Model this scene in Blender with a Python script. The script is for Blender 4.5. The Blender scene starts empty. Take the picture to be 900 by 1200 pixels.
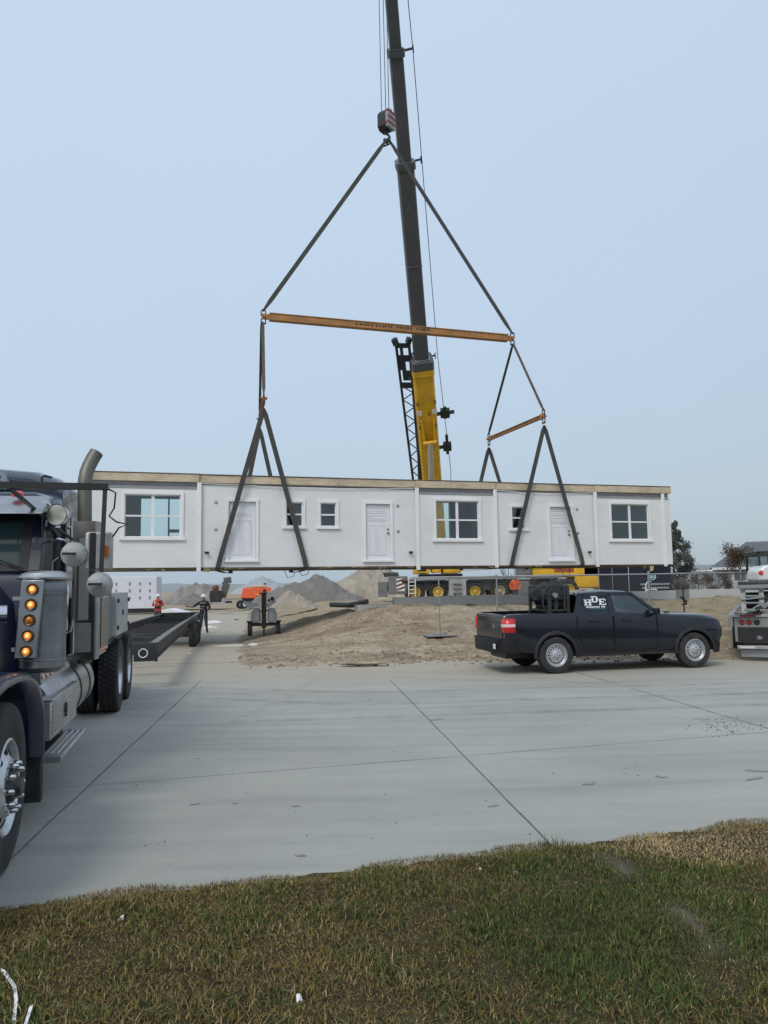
import bpy, bmesh, math, random
import numpy as np
from mathutils import Vector, Matrix, noise
R = math.radians
random.seed(7); rng = np.random.default_rng(7)
sc = bpy.context.scene
COL = sc.collection
# ------------------------------------------------------------------ camera and sight lines
EYE = 1.75; TH = R(5.47); RO = R(1.03)
_f = Vector((0, math.cos(TH), math.sin(TH))); _r = Vector((1, 0, 0)); _u = Vector((0, -math.sin(TH), math.cos(TH)))
CR = _r*math.cos(RO) - _u*math.sin(RO); CU = _u*math.cos(RO) + _r*math.sin(RO)
def ray(px, py): return _f + CR*((px-450)/900) + CU*((600-py)/900)
def at_z(px, py, z=0.0):
    d = ray(px, py); t = (z-EYE)/d.z; return Vector((d.x*t, d.y*t, z))
def at_y(px, py, Y):
    d = ray(px, py); t = Y/d.y; return Vector((d.x*t, Y, EYE+d.z*t))
def proj(p):
    d = Vector(p)-Vector((0, 0, EYE)); z = d.dot(_f); return (450+900*d.dot(CR)/z, 600-900*d.dot(CU)/z)
cd = bpy.data.cameras.new("camera"); cam = bpy.data.objects.new("camera", cd); COL.objects.link(cam)
m = Matrix((CR, CU, -_f)).transposed().to_4x4(); m.translation = (0, 0, EYE); cam.matrix_world = m
cd.sensor_fit = 'HORIZONTAL'; cd.sensor_width = 36; cd.lens = 36; cd.clip_end = 6000; cd.clip_start = 0.05
sc.camera = cam
sc.view_settings.view_transform = 'Standard'; sc.view_settings.look = 'None'; sc.view_settings.exposure = 0
# ------------------------------------------------------------------ materials
def srgb(r, g, b):
    f = lambda c: (c/255/12.92 if c/255 <= .04045 else ((c/255+.055)/1.055)**2.4)
    return (f(r), f(g), f(b))
def pbr(name, c, rough=.6, metal=0., var=.10, scale=3., bump=0., bscale=40., dirt=None, dscale=1.2, damt=.5, coat=0., trans=0., emit=None, alpha=None, spec=None, stretch=None):
    M = bpy.data.materials.new(name); M.use_nodes = True; nt = M.node_tree; N = nt.nodes; L = nt.links
    b = N["Principled BSDF"]; b.inputs["Roughness"].default_value = rough; b.inputs["Metallic"].default_value = metal
    tc = N.new("ShaderNodeTexCoord"); mp = N.new("ShaderNodeMapping"); L.new(tc.outputs["Object"], mp.inputs[0])
    if stretch: mp.inputs["Scale"].default_value = stretch
    n = N.new("ShaderNodeTexNoise"); n.inputs["Scale"].default_value = scale; n.inputs["Detail"].default_value = 6; n.inputs["Roughness"].default_value = .6
    L.new(mp.outputs[0], n.inputs[0])
    cr = N.new("ShaderNodeValToRGB"); L.new(n.outputs[0], cr.inputs[0])
    cr.color_ramp.elements[0].position = .3; cr.color_ramp.elements[1].position = .7
    cr.color_ramp.elements[0].color = (*[x*(1-var) for x in c], 1); cr.color_ramp.elements[1].color = (*[min(1, x*(1+var)) for x in c], 1)
    out = cr.outputs[0]
    if dirt:
        n2 = N.new("ShaderNodeTexNoise"); n2.inputs["Scale"].default_value = dscale; n2.inputs["Detail"].default_value = 8; n2.inputs["Roughness"].default_value = .7
        L.new(tc.outputs["Object"], n2.inputs[0])
        r2 = N.new("ShaderNodeValToRGB"); r2.color_ramp.elements[0].position = .42; r2.color_ramp.elements[1].position = .72
        r2.color_ramp.elements[1].color = (damt, damt, damt, 1); L.new(n2.outputs[0], r2.inputs[0])
        mx = N.new("ShaderNodeMixRGB"); L.new(r2.outputs[0], mx.inputs[0]); L.new(out, mx.inputs[1]); mx.inputs[2].default_value = (*dirt, 1); out = mx.outputs[0]
    L.new(out, b.inputs["Base Color"])
    if bump:
        n3 = N.new("ShaderNodeTexNoise"); n3.inputs["Scale"].default_value = bscale; n3.inputs["Detail"].default_value = 4; L.new(tc.outputs["Object"], n3.inputs[0])
        bp = N.new("ShaderNodeBump"); bp.inputs["Strength"].default_value = bump; bp.inputs["Distance"].default_value = .02; L.new(n3.outputs[0], bp.inputs["Height"]); L.new(bp.outputs[0], b.inputs["Normal"])
    if coat: b.inputs["Coat Weight"].default_value = coat; b.inputs["Coat Roughness"].default_value = .08
    if emit: b.inputs["Emission Color"].default_value = (*emit[:3], 1); b.inputs["Emission Strength"].default_value = emit[3]
    if spec is not None: b.inputs["Specular IOR Level"].default_value = spec
    M["out"] = 0
    return M
def glass(name, tint=(.6, .7, .72), dens=.5, rough=.03):
    M = bpy.data.materials.new(name); M.use_nodes = True; nt = M.node_tree; N = nt.nodes; L = nt.links; N.clear()
    o = N.new("ShaderNodeOutputMaterial"); t = N.new("ShaderNodeBsdfTransparent"); t.inputs[0].default_value = (*tint, 1)
    g = N.new("ShaderNodeBsdfGlossy"); g.inputs["Roughness"].default_value = rough; g.inputs[0].default_value = (.9, .95, 1, 1)
    fr = N.new("ShaderNodeFresnel"); fr.inputs[0].default_value = 1.5
    nz = N.new("ShaderNodeTexNoise"); nz.inputs["Scale"].default_value = 2; ad = N.new("ShaderNodeMath"); ad.operation = 'MULTIPLY_ADD'
    L.new(nz.outputs[0], ad.inputs[0]); ad.inputs[1].default_value = .04; L.new(fr.outputs[0], ad.inputs[2])
    mx = N.new("ShaderNodeMixShader"); L.new(ad.outputs[0], mx.inputs[0]); L.new(t.outputs[0], mx.inputs[1]); L.new(g.outputs[0], mx.inputs[2]); L.new(mx.outputs[0], o.inputs[0])
    return M
W = {}
def K(name, *a, **k):
    if name not in W: W[name] = pbr(name, *a, **k)
    return W[name]
BLACK = K("black paint", (.012, .012, .014), .45, var=.3, dirt=(.05, .045, .04), damt=.35)
RUBBER = K("tyre rubber", (.022, .022, .023), .85, var=.3, scale=8, dirt=(.09, .08, .07), dscale=5, damt=.5, bump=.2)
STEEL = K("brushed steel", (.42, .43, .45), .33, .9, var=.15, scale=6, dirt=(.2, .19, .18), damt=.5)
CHROME = K("chrome", (.62, .63, .65), .12, 1., var=.1, scale=9)
ALU = K("aluminium", (.5, .51, .52), .38, .85, var=.15, scale=5, dirt=(.25, .24, .22), damt=.6, bump=.05)
NAVY = K("navy paint", (.006, .009, .030), .35, var=.25, scale=2, coat=.6, dirt=(.03, .03, .04), damt=.2, spec=.3)
NAVY2 = K("pickup paint", (.0035, .0045, .012), .4, var=.3, scale=2, coat=1., dirt=(.010, .010, .014), damt=.3, dscale=2, spec=.2)
DARKPL = K("dark plastic", (.02, .02, .022), .6, var=.3, scale=9)
INTER = K("cab interior", (.02, .02, .022), .9)
AMBER = K("amber lens", (.8, .22, .02), .3, emit=(1, .35, .05, .55))
AMBEROFF = K("amber lens unlit", (.55, .17, .02), .3)
RED = K("red lens", (.45, .015, .015), .25, coat=.5, emit=(1, .02, .02, .12))
WHITEP = K("white paint", (.72, .73, .75), .5, var=.05, dirt=(.5, .49, .47), damt=.3)
YELLOW = K("crane yellow", (.80, .45, .02), .45, var=.12, scale=1.5, dirt=(.3, .2, .05), damt=.5)
GLASSD = glass("dark glass", (.10, .13, .14)); GLASSC = glass("window glass", (.84, .92, .91)); GLASST = glass("cab glass", (.30, .42, .43))
# ------------------------------------------------------------------ mesh building
class MB:
    def __init__(s): s.v = []; s.f = []; s.m = []; s.mi = 0
    def add(s, vs, fs):
        o = len(s.v); s.v += [tuple(v) for v in vs]; s.f += [tuple(i+o for i in f) for f in fs]; s.m += [s.mi]*len(fs); return s
    def box(s, x0, x1, y0, y1, z0, z1):
        return s.add([(x0, y0, z0), (x1, y0, z0), (x1, y1, z0), (x0, y1, z0), (x0, y0, z1), (x1, y0, z1), (x1, y1, z1), (x0, y1, z1)],
                     [(0, 3, 2, 1), (4, 5, 6, 7), (0, 1, 5, 4), (1, 2, 6, 5), (2, 3, 7, 6), (3, 0, 4, 7)])
    def hexa(s, b, t):   # bottom 4, top 4 corner points
        return s.add(list(b)+list(t), [(0, 3, 2, 1), (4, 5, 6, 7), (0, 1, 5, 4), (1, 2, 6, 5), (2, 3, 7, 6), (3, 0, 4, 7)])
    def bar(s, a, b, w, h=None, up=(0, 0, 1)):
        a = Vector(a); b = Vector(b); h = h or w; d = (b-a).normalized(); upv = Vector(up)
        if abs(d.dot(upv)) > .98: upv = Vector((0, 1, 0))
        x = d.cross(upv).normalized(); y = x.cross(d).normalized()
        c = [(-1, -1), (1, -1), (1, 1), (-1, 1)]
        return s.hexa([a+x*(i*w/2)+y*(j*h/2) for i, j in c], [b+x*(i*w/2)+y*(j*h/2) for i, j in c])
    def tube(s, pts, r, seg=8, caps=True):
        pts = [Vector(p) for p in pts]; n = len(pts); rs = r if isinstance(r, (list, tuple)) else [r]*n
        x = None; vs = []
        for i, p in enumerate(pts):
            d = (pts[min(i+1, n-1)]-pts[max(i-1, 0)]).normalized()
            if x is None:
                x = d.cross(Vector((0, 0, 1)));
                if x.length < .05: x = d.cross(Vector((0, 1, 0)))
            x = (x-d*x.dot(d)).normalized(); y = d.cross(x)
            for k in range(seg):
                a = 2*math.pi*k/seg; vs.append(p+x*(math.cos(a)*rs[i])+y*(math.sin(a)*rs[i]))
        fs = [(i*seg+k, i*seg+(k+1) % seg, (i+1)*seg+(k+1) % seg, (i+1)*seg+k) for i in range(n-1) for k in range(seg)]
        if caps: fs += [tuple(range(seg))[::-1], tuple(range((n-1)*seg, n*seg))]
        return s.add(vs, fs)
    def lathe(s, prof, c=(0, 0, 0), axis=(0, 0, 1), seg=32, closed=False):   # prof: (radius, height)
        c = Vector(c); w = Vector(axis).normalized(); x = w.orthogonal().normalized(); y = w.cross(x); vs = []
        for r, h in prof:
            for k in range(seg):
                a = 2*math.pi*k/seg; vs.append(c+w*h+x*(math.cos(a)*max(r, 1e-4))+y*(math.sin(a)*max(r, 1e-4)))
        n = len(prof); rg = n if closed else n-1
        return s.add(vs, [(i*seg+k, i*seg+(k+1) % seg, ((i+1) % n)*seg+(k+1) % seg, ((i+1) % n)*seg+k) for i in range(rg) for k in range(seg)])
    def prism(s, poly, ax, a, b):   # poly of 2D points extruded along axis ax ('x','y','z') from a to b
        def P(u, v, t): return {'x': (t, u, v), 'y': (u, t, v), 'z': (u, v, t)}[ax]
        n = len(poly)
        return s.add([P(u, v, a) for u, v in poly]+[P(u, v, b) for u, v in poly],
                     [tuple(range(n)), tuple(range(2*n-1, n-1, -1))]+[(i, n+i, n+(i+1) % n, (i+1) % n) for i in range(n)])
    def sphere(s, c, r, u=12, v=8, sc_=(1, 1, 1)):
        vs = [(c[0]+r*sc_[0]*math.sin(math.pi*j/v)*math.cos(2*math.pi*i/u), c[1]+r*sc_[1]*math.sin(math.pi*j/v)*math.sin(2*math.pi*i/u), c[2]+r*sc_[2]*math.cos(math.pi*j/v)) for j in range(v+1) for i in range(u)]
        return s.add(vs, [(j*u+i, (j+1)*u+i, (j+1)*u+(i+1) % u, j*u+(i+1) % u) for j in range(v) for i in range(u)])
    def xf(s, M, start=0):
        for i in range(start, len(s.v)): s.v[i] = tuple(M @ Vector(s.v[i]))
        return s
def finish(me, smooth=True, ang=35):
    bm = bmesh.new(); bm.from_mesh(me); bmesh.ops.remove_doubles(bm, verts=bm.verts, dist=1e-5); bmesh.ops.recalc_face_normals(bm, faces=bm.faces); bm.to_mesh(me); bm.free()
    if smooth:
        me.polygons.foreach_set("use_smooth", [True]*len(me.polygons)); me.set_sharp_from_angle(angle=R(ang))
def obj(name, mb, mat, parent=None, bevel=0, smooth=True, ang=35, sub=0, weld=True):
    me = bpy.data.meshes.new(name); me.from_pydata(mb.v, [], mb.f); 
    mats = mat if isinstance(mat, (list, tuple)) else [mat]
    for q in mats: me.materials.append(q)
    if len(mats) > 1: me.polygons.foreach_set("material_index", mb.m)
    if weld: finish(me, smooth, ang)
    elif smooth: me.polygons.foreach_set("use_smooth", [True]*len(me.polygons)); me.set_sharp_from_angle(angle=R(ang))
    o = bpy.data.objects.new(name, me); COL.objects.link(o); o.parent = parent
    if bevel:
        b = o.modifiers.new("bevel", 'BEVEL'); b.width = bevel; b.segments = 2; b.limit_method = 'ANGLE'; b.angle_limit = R(40); b.harden_normals = False
    if sub:
        b = o.modifiers.new("sub", 'SUBSURF'); b.levels = sub; b.render_levels = sub
    return o
def cut(o, cutters):
    """subtract meshes for good: the cutter objects are removed again"""
    for mb in cutters:
        c = obj("cutter", mb, BLACK, o.parent); md = o.modifiers.new("b", 'BOOLEAN'); md.object = c; md.solver = 'EXACT'; md.operation = 'DIFFERENCE'
        bpy.context.view_layer.update()
        dg = bpy.context.evaluated_depsgraph_get(); me = bpy.data.meshes.new_from_object(o.evaluated_get(dg)); o.modifiers.clear(); old = o.data; o.data = me
        bpy.data.meshes.remove(old); bpy.data.objects.remove(c)
    o.data.polygons.foreach_set("use_smooth", [True]*len(o.data.polygons)); o.data.set_sharp_from_angle(angle=R(32))
def tag(o, label, cat, group=None, kind=None):
    o["label"] = label; o["category"] = cat
    if group: o["group"] = group
    if kind: o["kind"] = kind
    return o
def thing(name, label, cat, loc=(0, 0, 0), rz=0, group=None):
    o = bpy.data.objects.new(name, None); COL.objects.link(o); o.location = loc; o.rotation_euler = (0, 0, rz); o.empty_display_size = .2
    return tag(o, label, cat, group)
def tree_copy(o, parent=None):
    c = o.copy(); COL.objects.link(c); c.parent = parent
    for ch in list(o.children): tree_copy(ch, c)
    return c
def struct(name, mb, mat, **k):
    o = obj(name, mb, mat, None, **k); o["kind"] = "structure"; return o
def sm(a, b, x): t = min(1, max(0, (x-a)/(b-a))); return t*t*(3-2*t)
# ------------------------------------------------------------------ sky and light
wd = bpy.data.worlds.new("World"); sc.world = wd; wd.use_nodes = True; nt = wd.node_tree; N = nt.nodes; L = nt.links
bg = N["Background"]; sky = N.new("ShaderNodeTexSky"); sky.sky_type = 'NISHITA'; sky.sun_disc = False
SE, SR = R(48), R(205)
sky.sun_elevation = SE; sky.sun_rotation = SR; sky.dust_density = 4; sky.air_density = 1.2
L.new(sky.outputs[0], bg.inputs[0]); bg.inputs[1].default_value = .03
tc = N.new("ShaderNodeTexCoord"); sx = N.new("ShaderNodeSeparateXYZ"); L.new(tc.outputs["Generated"], sx.inputs[0])
nz = N.new("ShaderNodeTexNoise"); nz.inputs["Scale"].default_value = 1.6; nz.inputs["Detail"].default_value = 4; L.new(tc.outputs["Generated"], nz.inputs[0])
ma = N.new("ShaderNodeMath"); ma.operation = 'MULTIPLY_ADD'; L.new(nz.outputs[0], ma.inputs[0]); ma.inputs[1].default_value = .22; mx0 = N.new("ShaderNodeMath"); mx0.operation = "MULTIPLY_ADD"; L.new(sx.outputs[0], mx0.inputs[0]); mx0.inputs[1].default_value = -.22; L.new(sx.outputs[2], mx0.inputs[2]); L.new(mx0.outputs[0], ma.inputs[2])
mr = N.new("ShaderNodeValToRGB"); L.new(ma.outputs[0], mr.inputs[0]); e = mr.color_ramp.elements
SKYC = [(0.04, (179, 194, 206)), (.20, (182, 199, 215)), (.42, (193, 211, 230)), (.75, (203, 221, 240)), (1.0, (204, 222, 240))]
e[0].position = SKYC[0][0]; e[0].color = (*srgb(*SKYC[0][1]), 1); e[1].position = 1; e[1].color = (*srgb(*SKYC[-1][1]), 1)
for p, c in SKYC[1:-1]: q = e.new(p); q.color = (*srgb(*c), 1)
bg2 = N.new("ShaderNodeBackground"); L.new(mr.outputs[0], bg2.inputs[0]); bg2.inputs[1].default_value = 0.88
ad = N.new("ShaderNodeAddShader"); L.new(bg.outputs[0], ad.inputs[0]); L.new(bg2.outputs[0], ad.inputs[1]); L.new(ad.outputs[0], N["World Output"].inputs[0])
sl = bpy.data.lights.new("sun", 'SUN'); sl.energy = 1.25; sl.angle = R(18); sl.color = (1, .95, .86)
so = bpy.data.objects.new("sun", sl); COL.objects.link(so)
sd = Vector((math.sin(SR)*math.cos(SE), math.cos(SR)*math.cos(SE), math.sin(SE)))
so.rotation_euler = sd.to_track_quat('Z', 'Y').to_euler()
# ------------------------------------------------------------------ ground
def bx(y):    # border between the concrete drive (left) and the dirt (right)
    return -4.0-(y-18)*.17 + .35*noise.noise(Vector((0, y*.6, 3)))
NE0 = at_z(0, 1068); NE1 = at_z(900, 965)
def near_edge(x): return NE0.y+(NE1.y-NE0.y)*(x-NE0.x)/(NE1.x-NE0.x)
def drive_z(y): return -.26*sm(18.5, 31, y)
W0 = at_z(463, 714, .86); W1 = Vector((18.7, 37.6, 0))      # foundation wall line
def wall_y(x): return W0.y+(W1.y-W0.y)*(x-W0.x)/(W1.x-W0.x)
def gh(x, y):
    if y < near_edge(x)+.02:
        k_ = sm(0, .3, near_edge(x)+.02-y)
        return .010+k_*(.026+.03*noise.noise(Vector((x*.8, y*.8, 0)))+.012*noise.noise(Vector((x*4, y*4, 5))))
    if y < 16.6: return -.05
    n1 = noise.noise(Vector((x*.45, y*.45, 1))); n2 = noise.noise(Vector((x*1.5, y*2.2, 7))); n3 = noise.noise(Vector((x*5, y*6, 4)))
    d = sm(-.2, 6.5, x-bx(y)); dl = sm(0, 1.2, x-bx(y)); ye = y+1.1*n1+.35*n2
    wy = wall_y(x) if x > W0.x else W0.y
    rise = .86*sm(17.3, wy-.6, y)
    far = sm(wy+.2, wy+2, y)
    z = rise*(1-far)+.58*far
    z = d*z*sm(-14, -2, x+ (y-20)*.25) + (1-d)*drive_z(y)
    rough = sm(16.9, 18.2, y)*(.25+.75*d)
    z += rough*(.12*n1+.10*n2+.06*n3+.035*noise.noise(Vector((x*13, y*13, 2))))*dl
    # tyre ruts
    z += d*sm(18, 20, y)*(1-sm(27, 31, y))*.07*math.sin((y*3.1-x*1.3)+2.5*n1)
    z += .30*math.exp(-(((x+3.0)/2.2)**2+((y-31)/2.0)**2))*(1+.3*n2)
    z += .22*math.exp(-(((x-1.0)/2.6)**2+((y-26)/1.5)**2))
    z += .05*sm(17.2, 18.3, ye)*dl-.06*(1-sm(17.0, 17.9, ye))
    if x < bx(y)+.6: z -= .07*(1-dl)
    if x < -14: z = z*1.0
    if y > 70: z += .02*(y-70)*0
    return z
def axis_pts(spec):
    o = []
    for a, b, s in spec:
        o += list(np.arange(a, b, s))
    o.append(spec[-1][1]); return o
xs = axis_pts([(-2500, -300, 400), (-300, -60, 30), (-60, -14, 2), (-14, 14, .11), (14, 24, .25), (24, 60, 2), (60, 300, 30), (300, 2500, 400)])
ys = axis_pts([(-60, -4, 4), (-4, 2, 1), (2, 6.4, .08), (6.4, 8, .16), (8, 16.6, 1.2), (16.6, 20, .08), (20, 38, .14), (38, 70, 1), (70, 200, 10), (200, 3000, 300)])
nx, ny = len(xs), len(ys)
gv = np.zeros((ny, nx, 3)); gv[:, :, 0] = np.array(xs)[None, :]; gv[:, :, 1] = np.array(ys)[:, None]
for j, y in enumerate(ys):
    for i, x in enumerate(xs): gv[j, i, 2] = gh(x, y)
gm = bpy.data.meshes.new("ground"); idx = np.arange(nx*ny).reshape(ny, nx)
q = np.stack([idx[:-1, :-1], idx[:-1, 1:], idx[1:, 1:], idx[1:, :-1]], -1).reshape(-1, 4)
gm.from_pydata(gv.reshape(-1, 3).tolist(), [], q.tolist()); gm.polygons.foreach_set("use_smooth", [True]*len(gm.polygons))
att = gm.color_attributes.new("mask", 'FLOAT_COLOR', 'POINT'); ms = np.zeros((nx*ny, 4), np.float32); ms[:, 3] = 1
P = gv.reshape(-1, 3)
SA0, SA1, SB1, SA2 = at_z(712, 1002, .03), at_z(738, 1028, .03), at_z(795, 1068, .03), at_z(845, 1108, .03)
def _dseg(x, y, a, b_):
    t = min(1, max(0, ((x-a.x)*(b_.x-a.x)+(y-a.y)*(b_.y-a.y))/((b_.x-a.x)**2+(b_.y-a.y)**2))); return math.hypot(x-a.x-t*(b_.x-a.x), y-a.y-t*(b_.y-a.y))
for k in range(nx*ny):
    x, y, z = P[k]
    n = noise.noise(Vector((x*.5, y*.5, 9)))
    turf = 1.0 if y < near_edge(x)+.3 else 0.0
    straw = sm(4.5, 8.5, x+n*2.5)*sm(18.5, 20.5, y+n)*(1-sm(60, 90, y)) + sm(34, 45, y)*.35
    drive = (1-sm(-.2, 1.2, x-bx(y)+n*.5))*sm(17, 18, y)*(1-sm(60, 75, y))
    if turf:
        sp_ = min(_dseg(x, y, SA0, SA1), _dseg(x, y, SB1, SA2)*1.35)+.09*noise.noise(Vector((x*6, y*6, 1)))
        straw = .75*(1-sm(.0, .12, sp_))
    ms[k, :3] = (turf, min(1, straw), drive)
att.data.foreach_set("color", ms.ravel())
G = bpy.data.materials.new("ground dirt"); G.use_nodes = True; nt = G.node_tree; N = nt.nodes; L = nt.links; b = N["Principled BSDF"]; b.inputs["Roughness"].default_value = .95; b.inputs["Specular IOR Level"].default_value = .15
def nnoise(sc_, det=6, coord=None, rough=.6):
    n = N.new("ShaderNodeTexNoise"); n.inputs["Scale"].default_value = sc_; n.inputs["Detail"].default_value = det; n.inputs["Roughness"].default_value = rough
    if coord: L.new(coord, n.inputs[0])
    return n
def ramp(src, stops):
    r_ = N.new("ShaderNodeValToRGB"); L.new(src, r_.inputs[0]); e_ = r_.color_ramp.elements
    e_[0].position, e_[1].position = stops[0][0], stops[-1][0]; e_[0].color = (*stops[0][1], 1); e_[1].color = (*stops[-1][1], 1)
    for p_, c_ in stops[1:-1]: x_ = e_.new(p_); x_.color = (*c_, 1)
    return r_.outputs[0]
def mixc(fac, a, b_, mode='MIX'):
    x_ = N.new("ShaderNodeMixRGB"); x_.blend_type = mode
    for s_, v_ in zip(x_.inputs, (fac, a, b_)):
        if hasattr(v_, "node"): L.new(v_, s_)
        else: s_.default_value = v_ if isinstance(v_, (int, float)) else (*v_, 1)
    return x_.outputs[0]
geo = N.new("ShaderNodeNewGeometry").outputs["Position"]
mp = N.new("ShaderNodeMapping"); L.new(geo, mp.inputs[0]); mp.inputs["Scale"].default_value = (.55, 1.1, 1); mp.inputs["Rotation"].default_value = (0, 0, R(18))
c1 = ramp(nnoise(.75, 10, mp.outputs[0], .72).outputs[0], [(.30, (.15, .112, .076)), (.42, (.33, .262, .185)), (.58, (.50, .41, .30)), (.75, (.62, .54, .42))])
c2 = ramp(nnoise(9, 8, geo, .75).outputs[0], [(.3, (.45, .45, .45)), (.7, (1.25, 1.25, 1.25))])
dirt = mixc(.85, c1, c2, 'MULTIPLY')
strawc = ramp(nnoise(2.5, 9, mp.outputs[0], .75).outputs[0], [(.3, (.15, .12, .07)), (.5, (.33, .27, .17)), (.7, (.46, .39, .27))])
turfc = ramp(nnoise(14, 8, geo, .7).outputs[0], [(.3, (.03, .025, .015)), (.6, (.10, .078, .045)), (.8, (.19, .155, .105))])
drv = ramp(nnoise(1.2, 8, geo, .6).outputs[0], [(.3, (.27, .25, .22)), (.7, (.40, .38, .35))])
ca = N.new("ShaderNodeVertexColor"); ca.layer_name = "mask"; sp = N.new("ShaderNodeSeparateColor"); L.new(ca.outputs[0], sp.inputs[0])
c = mixc(sp.outputs[2], dirt, drv); soilc = ramp(nnoise(22, 8, geo, .7).outputs[0], [(.3, (.13, .105, .075)), (.7, (.30, .26, .20))]); tf = mixc(sp.outputs[1], turfc, soilc); c = mixc(sp.outputs[1], c, strawc); c = mixc(sp.outputs[0], c, tf); L.new(c, b.inputs["Base Color"])
bp = N.new("ShaderNodeBump"); bp.inputs["Strength"].default_value = .9; bp.inputs["Distance"].default_value = .10; L.new(nnoise(7, 9, geo, .7).outputs[0], bp.inputs["Height"]); L.new(bp.outputs[0], b.inputs["Normal"])
gm.materials.append(G); go = bpy.data.objects.new("ground", gm); COL.objects.link(go); go["kind"] = "structure"
# ------------------------------------------------------------------ street and drive (concrete)
CM = bpy.data.materials.new("street concrete"); CM.use_nodes = True; nt = CM.node_tree; N = nt.nodes; L = nt.links; b = N["Principled BSDF"]; b.inputs["Specular IOR Level"].default_value = .14
geo = N.new("ShaderNodeNewGeometry").outputs["Position"]
mp = N.new("ShaderNodeMapping"); L.new(geo, mp.inputs[0]); mp.inputs["Rotation"].default_value = (0, 0, R(-10)); mp.inputs["Scale"].default_value = (.22, 1.8, 1)
c1 = ramp(nnoise(.35, 7, geo, .6).outputs[0], [(.3, (.315, .316, .290)), (.7, (.395, .393, .358))])
c2 = ramp(nnoise(1.1, 8, mp.outputs[0], .68).outputs[0], [(.3, (.82, .83, .835)), (.5, (.98, .98, .98)), (.75, (1.10, 1.10, 1.08))])
c = mixc(1, c1, c2, 'MULTIPLY')
c3 = ramp(nnoise(55, 5, geo, .8).outputs[0], [(.3, (.86, .86, .86)), (.7, (1.12, 1.12, 1.12))]); c = mixc(1, c, c3, 'MULTIPLY')
st = ramp(nnoise(2.6, 4, geo, .5).outputs[0], [(.70, (0, 0, 0)), (.76, (.6, .6, .6))]); c = mixc(st, c, (.15, .155, .155))
mp2 = N.new("ShaderNodeMapping"); L.new(geo, mp2.inputs[0]); mp2.inputs["Rotation"].default_value = (0, 0, R(-14)); mp2.inputs["Scale"].default_value = (.5, 5, 1)
sk = ramp(nnoise(1.9, 6, mp2.outputs[0], .6).outputs[0], [(.66, (0, 0, 0)), (.72, (.45, .45, .45))]); c = mixc(sk, c, (.43, .42, .39))
sep = N.new("ShaderNodeSeparateXYZ"); L.new(geo, sep.inputs[0])
nn = nnoise(.9, 8, mp.outputs[0], .7); md = N.new("ShaderNodeMath"); md.operation = 'MULTIPLY_ADD'; L.new(nn.outputs[0], md.inputs[0]); md.inputs[1].default_value = 9; L.new(sep.outputs[1], md.inputs[2])
mrg = N.new("ShaderNodeMapRange"); L.new(md.outputs[0], mrg.inputs[0]); mrg.inputs[1].default_value = 17.6; mrg.inputs[2].default_value = 21.0; mrg.inputs[4].default_value = .9
c = mixc(mrg.outputs[0], c, (.40, .355, .285)); L.new(c, b.inputs["Base Color"])
rr = ramp(nnoise(3, 6, geo).outputs[0], [(.3, (.8, .8, .8)), (.7, (.95, .95, .95))]); L.new(rr, b.inputs["Roughness"])
bp = N.new("ShaderNodeBump"); bp.inputs["Strength"].default_value = .35; bp.inputs["Distance"].default_value = .006; L.new(nnoise(60, 6, geo, .75).outputs[0], bp.inputs["Height"]); L.new(bp.outputs[0], b.inputs["Normal"])
mb = MB()
for x in range(-60, 60, 2):
    mb.add([(x, near_edge(x)-.25 if x > -40 else near_edge(-40), 0), (x+2, near_edge(x+2)-.25, 0), (x+2, 18.4, 0), (x, 18.4, 0)], [(0, 1, 2, 3)])
street = struct("street", mb, CM, smooth=False)
mb = MB(); yy = [18.4+i*1.2 for i in range(0, 41)]
for a, c_ in zip(yy, yy[1:]):
    xl = -16
    for k in range(8):
        f0, f1 = k/8, (k+1)/8; xa = lambda y, f: xl+(bx(y)+.9-xl)*f
        mb.add([(xa(a, f0), a, drive_z(a)+.004), (xa(a, f1), a, drive_z(a)+.004), (xa(c_, f1), c_, drive_z(c_)+.004), (xa(c_, f0), c_, drive_z(c_)+.004)], [(0, 1, 2, 3)])
struct("driveway", mb, CM, smooth=True)
JM = K("joint sealant", (.09, .088, .082), .8, var=.4, scale=12)
def joint(a, c_, w, z=.004, n=60, name="expansion_joint"):
    a = Vector(a); c_ = Vector(c_); d = (c_-a).normalized(); s = Vector((-d.y, d.x, 0)); mb = MB(); vs = []
    for i in range(n+1):
        p = a.lerp(c_, i/n); j = .5+.9*abs(noise.noise(p*3.1)); vs += [(p+s*w*j/2+s*.01*noise.noise(p*1.3)), (p-s*w*j/2+s*.01*noise.noise(p*1.3))]
    mb.add([(v.x, v.y, z) for v in vs], [(2*i, 2*i+1, 2*i+3, 2*i+2) for i in range(n)])
    o = obj(name, mb, JM, street); return o
SM_ = K("old stain", (.25, .25, .24), .8, var=.25, scale=25)
for i, (px, py, w_, h_) in enumerate(((346, 944, .05, .022), (578, 944, .06, .02), (889, 903, .16, .03), (884, 912, .13, .03), (775, 910, .07, .03), (228, 942, .05, .02), (352, 1002, .05, .018), (690, 918, .10, .04), (275, 941, .03, .015), (512, 843, .1, .03))):
    p = at_z(px, py, .0045); mb = MB(); k = 26; mb.add([(p.x+.7*w_*math.cos(a)*(1+1.1*noise.noise(Vector((math.cos(a)*3, math.sin(a)*3, i)))), p.y+h_*math.sin(a)*(1+1.3*noise.noise(Vector((math.cos(a)*4, math.sin(a)*4, i+9))))+w_*.35*math.cos(a)*(1 if i % 2 else -.6), .0045) for a in np.linspace(0, 2*math.pi, k+1)[:-1]], [tuple(range(k))]); obj("stain", mb, SM_, street, smooth=False)
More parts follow.
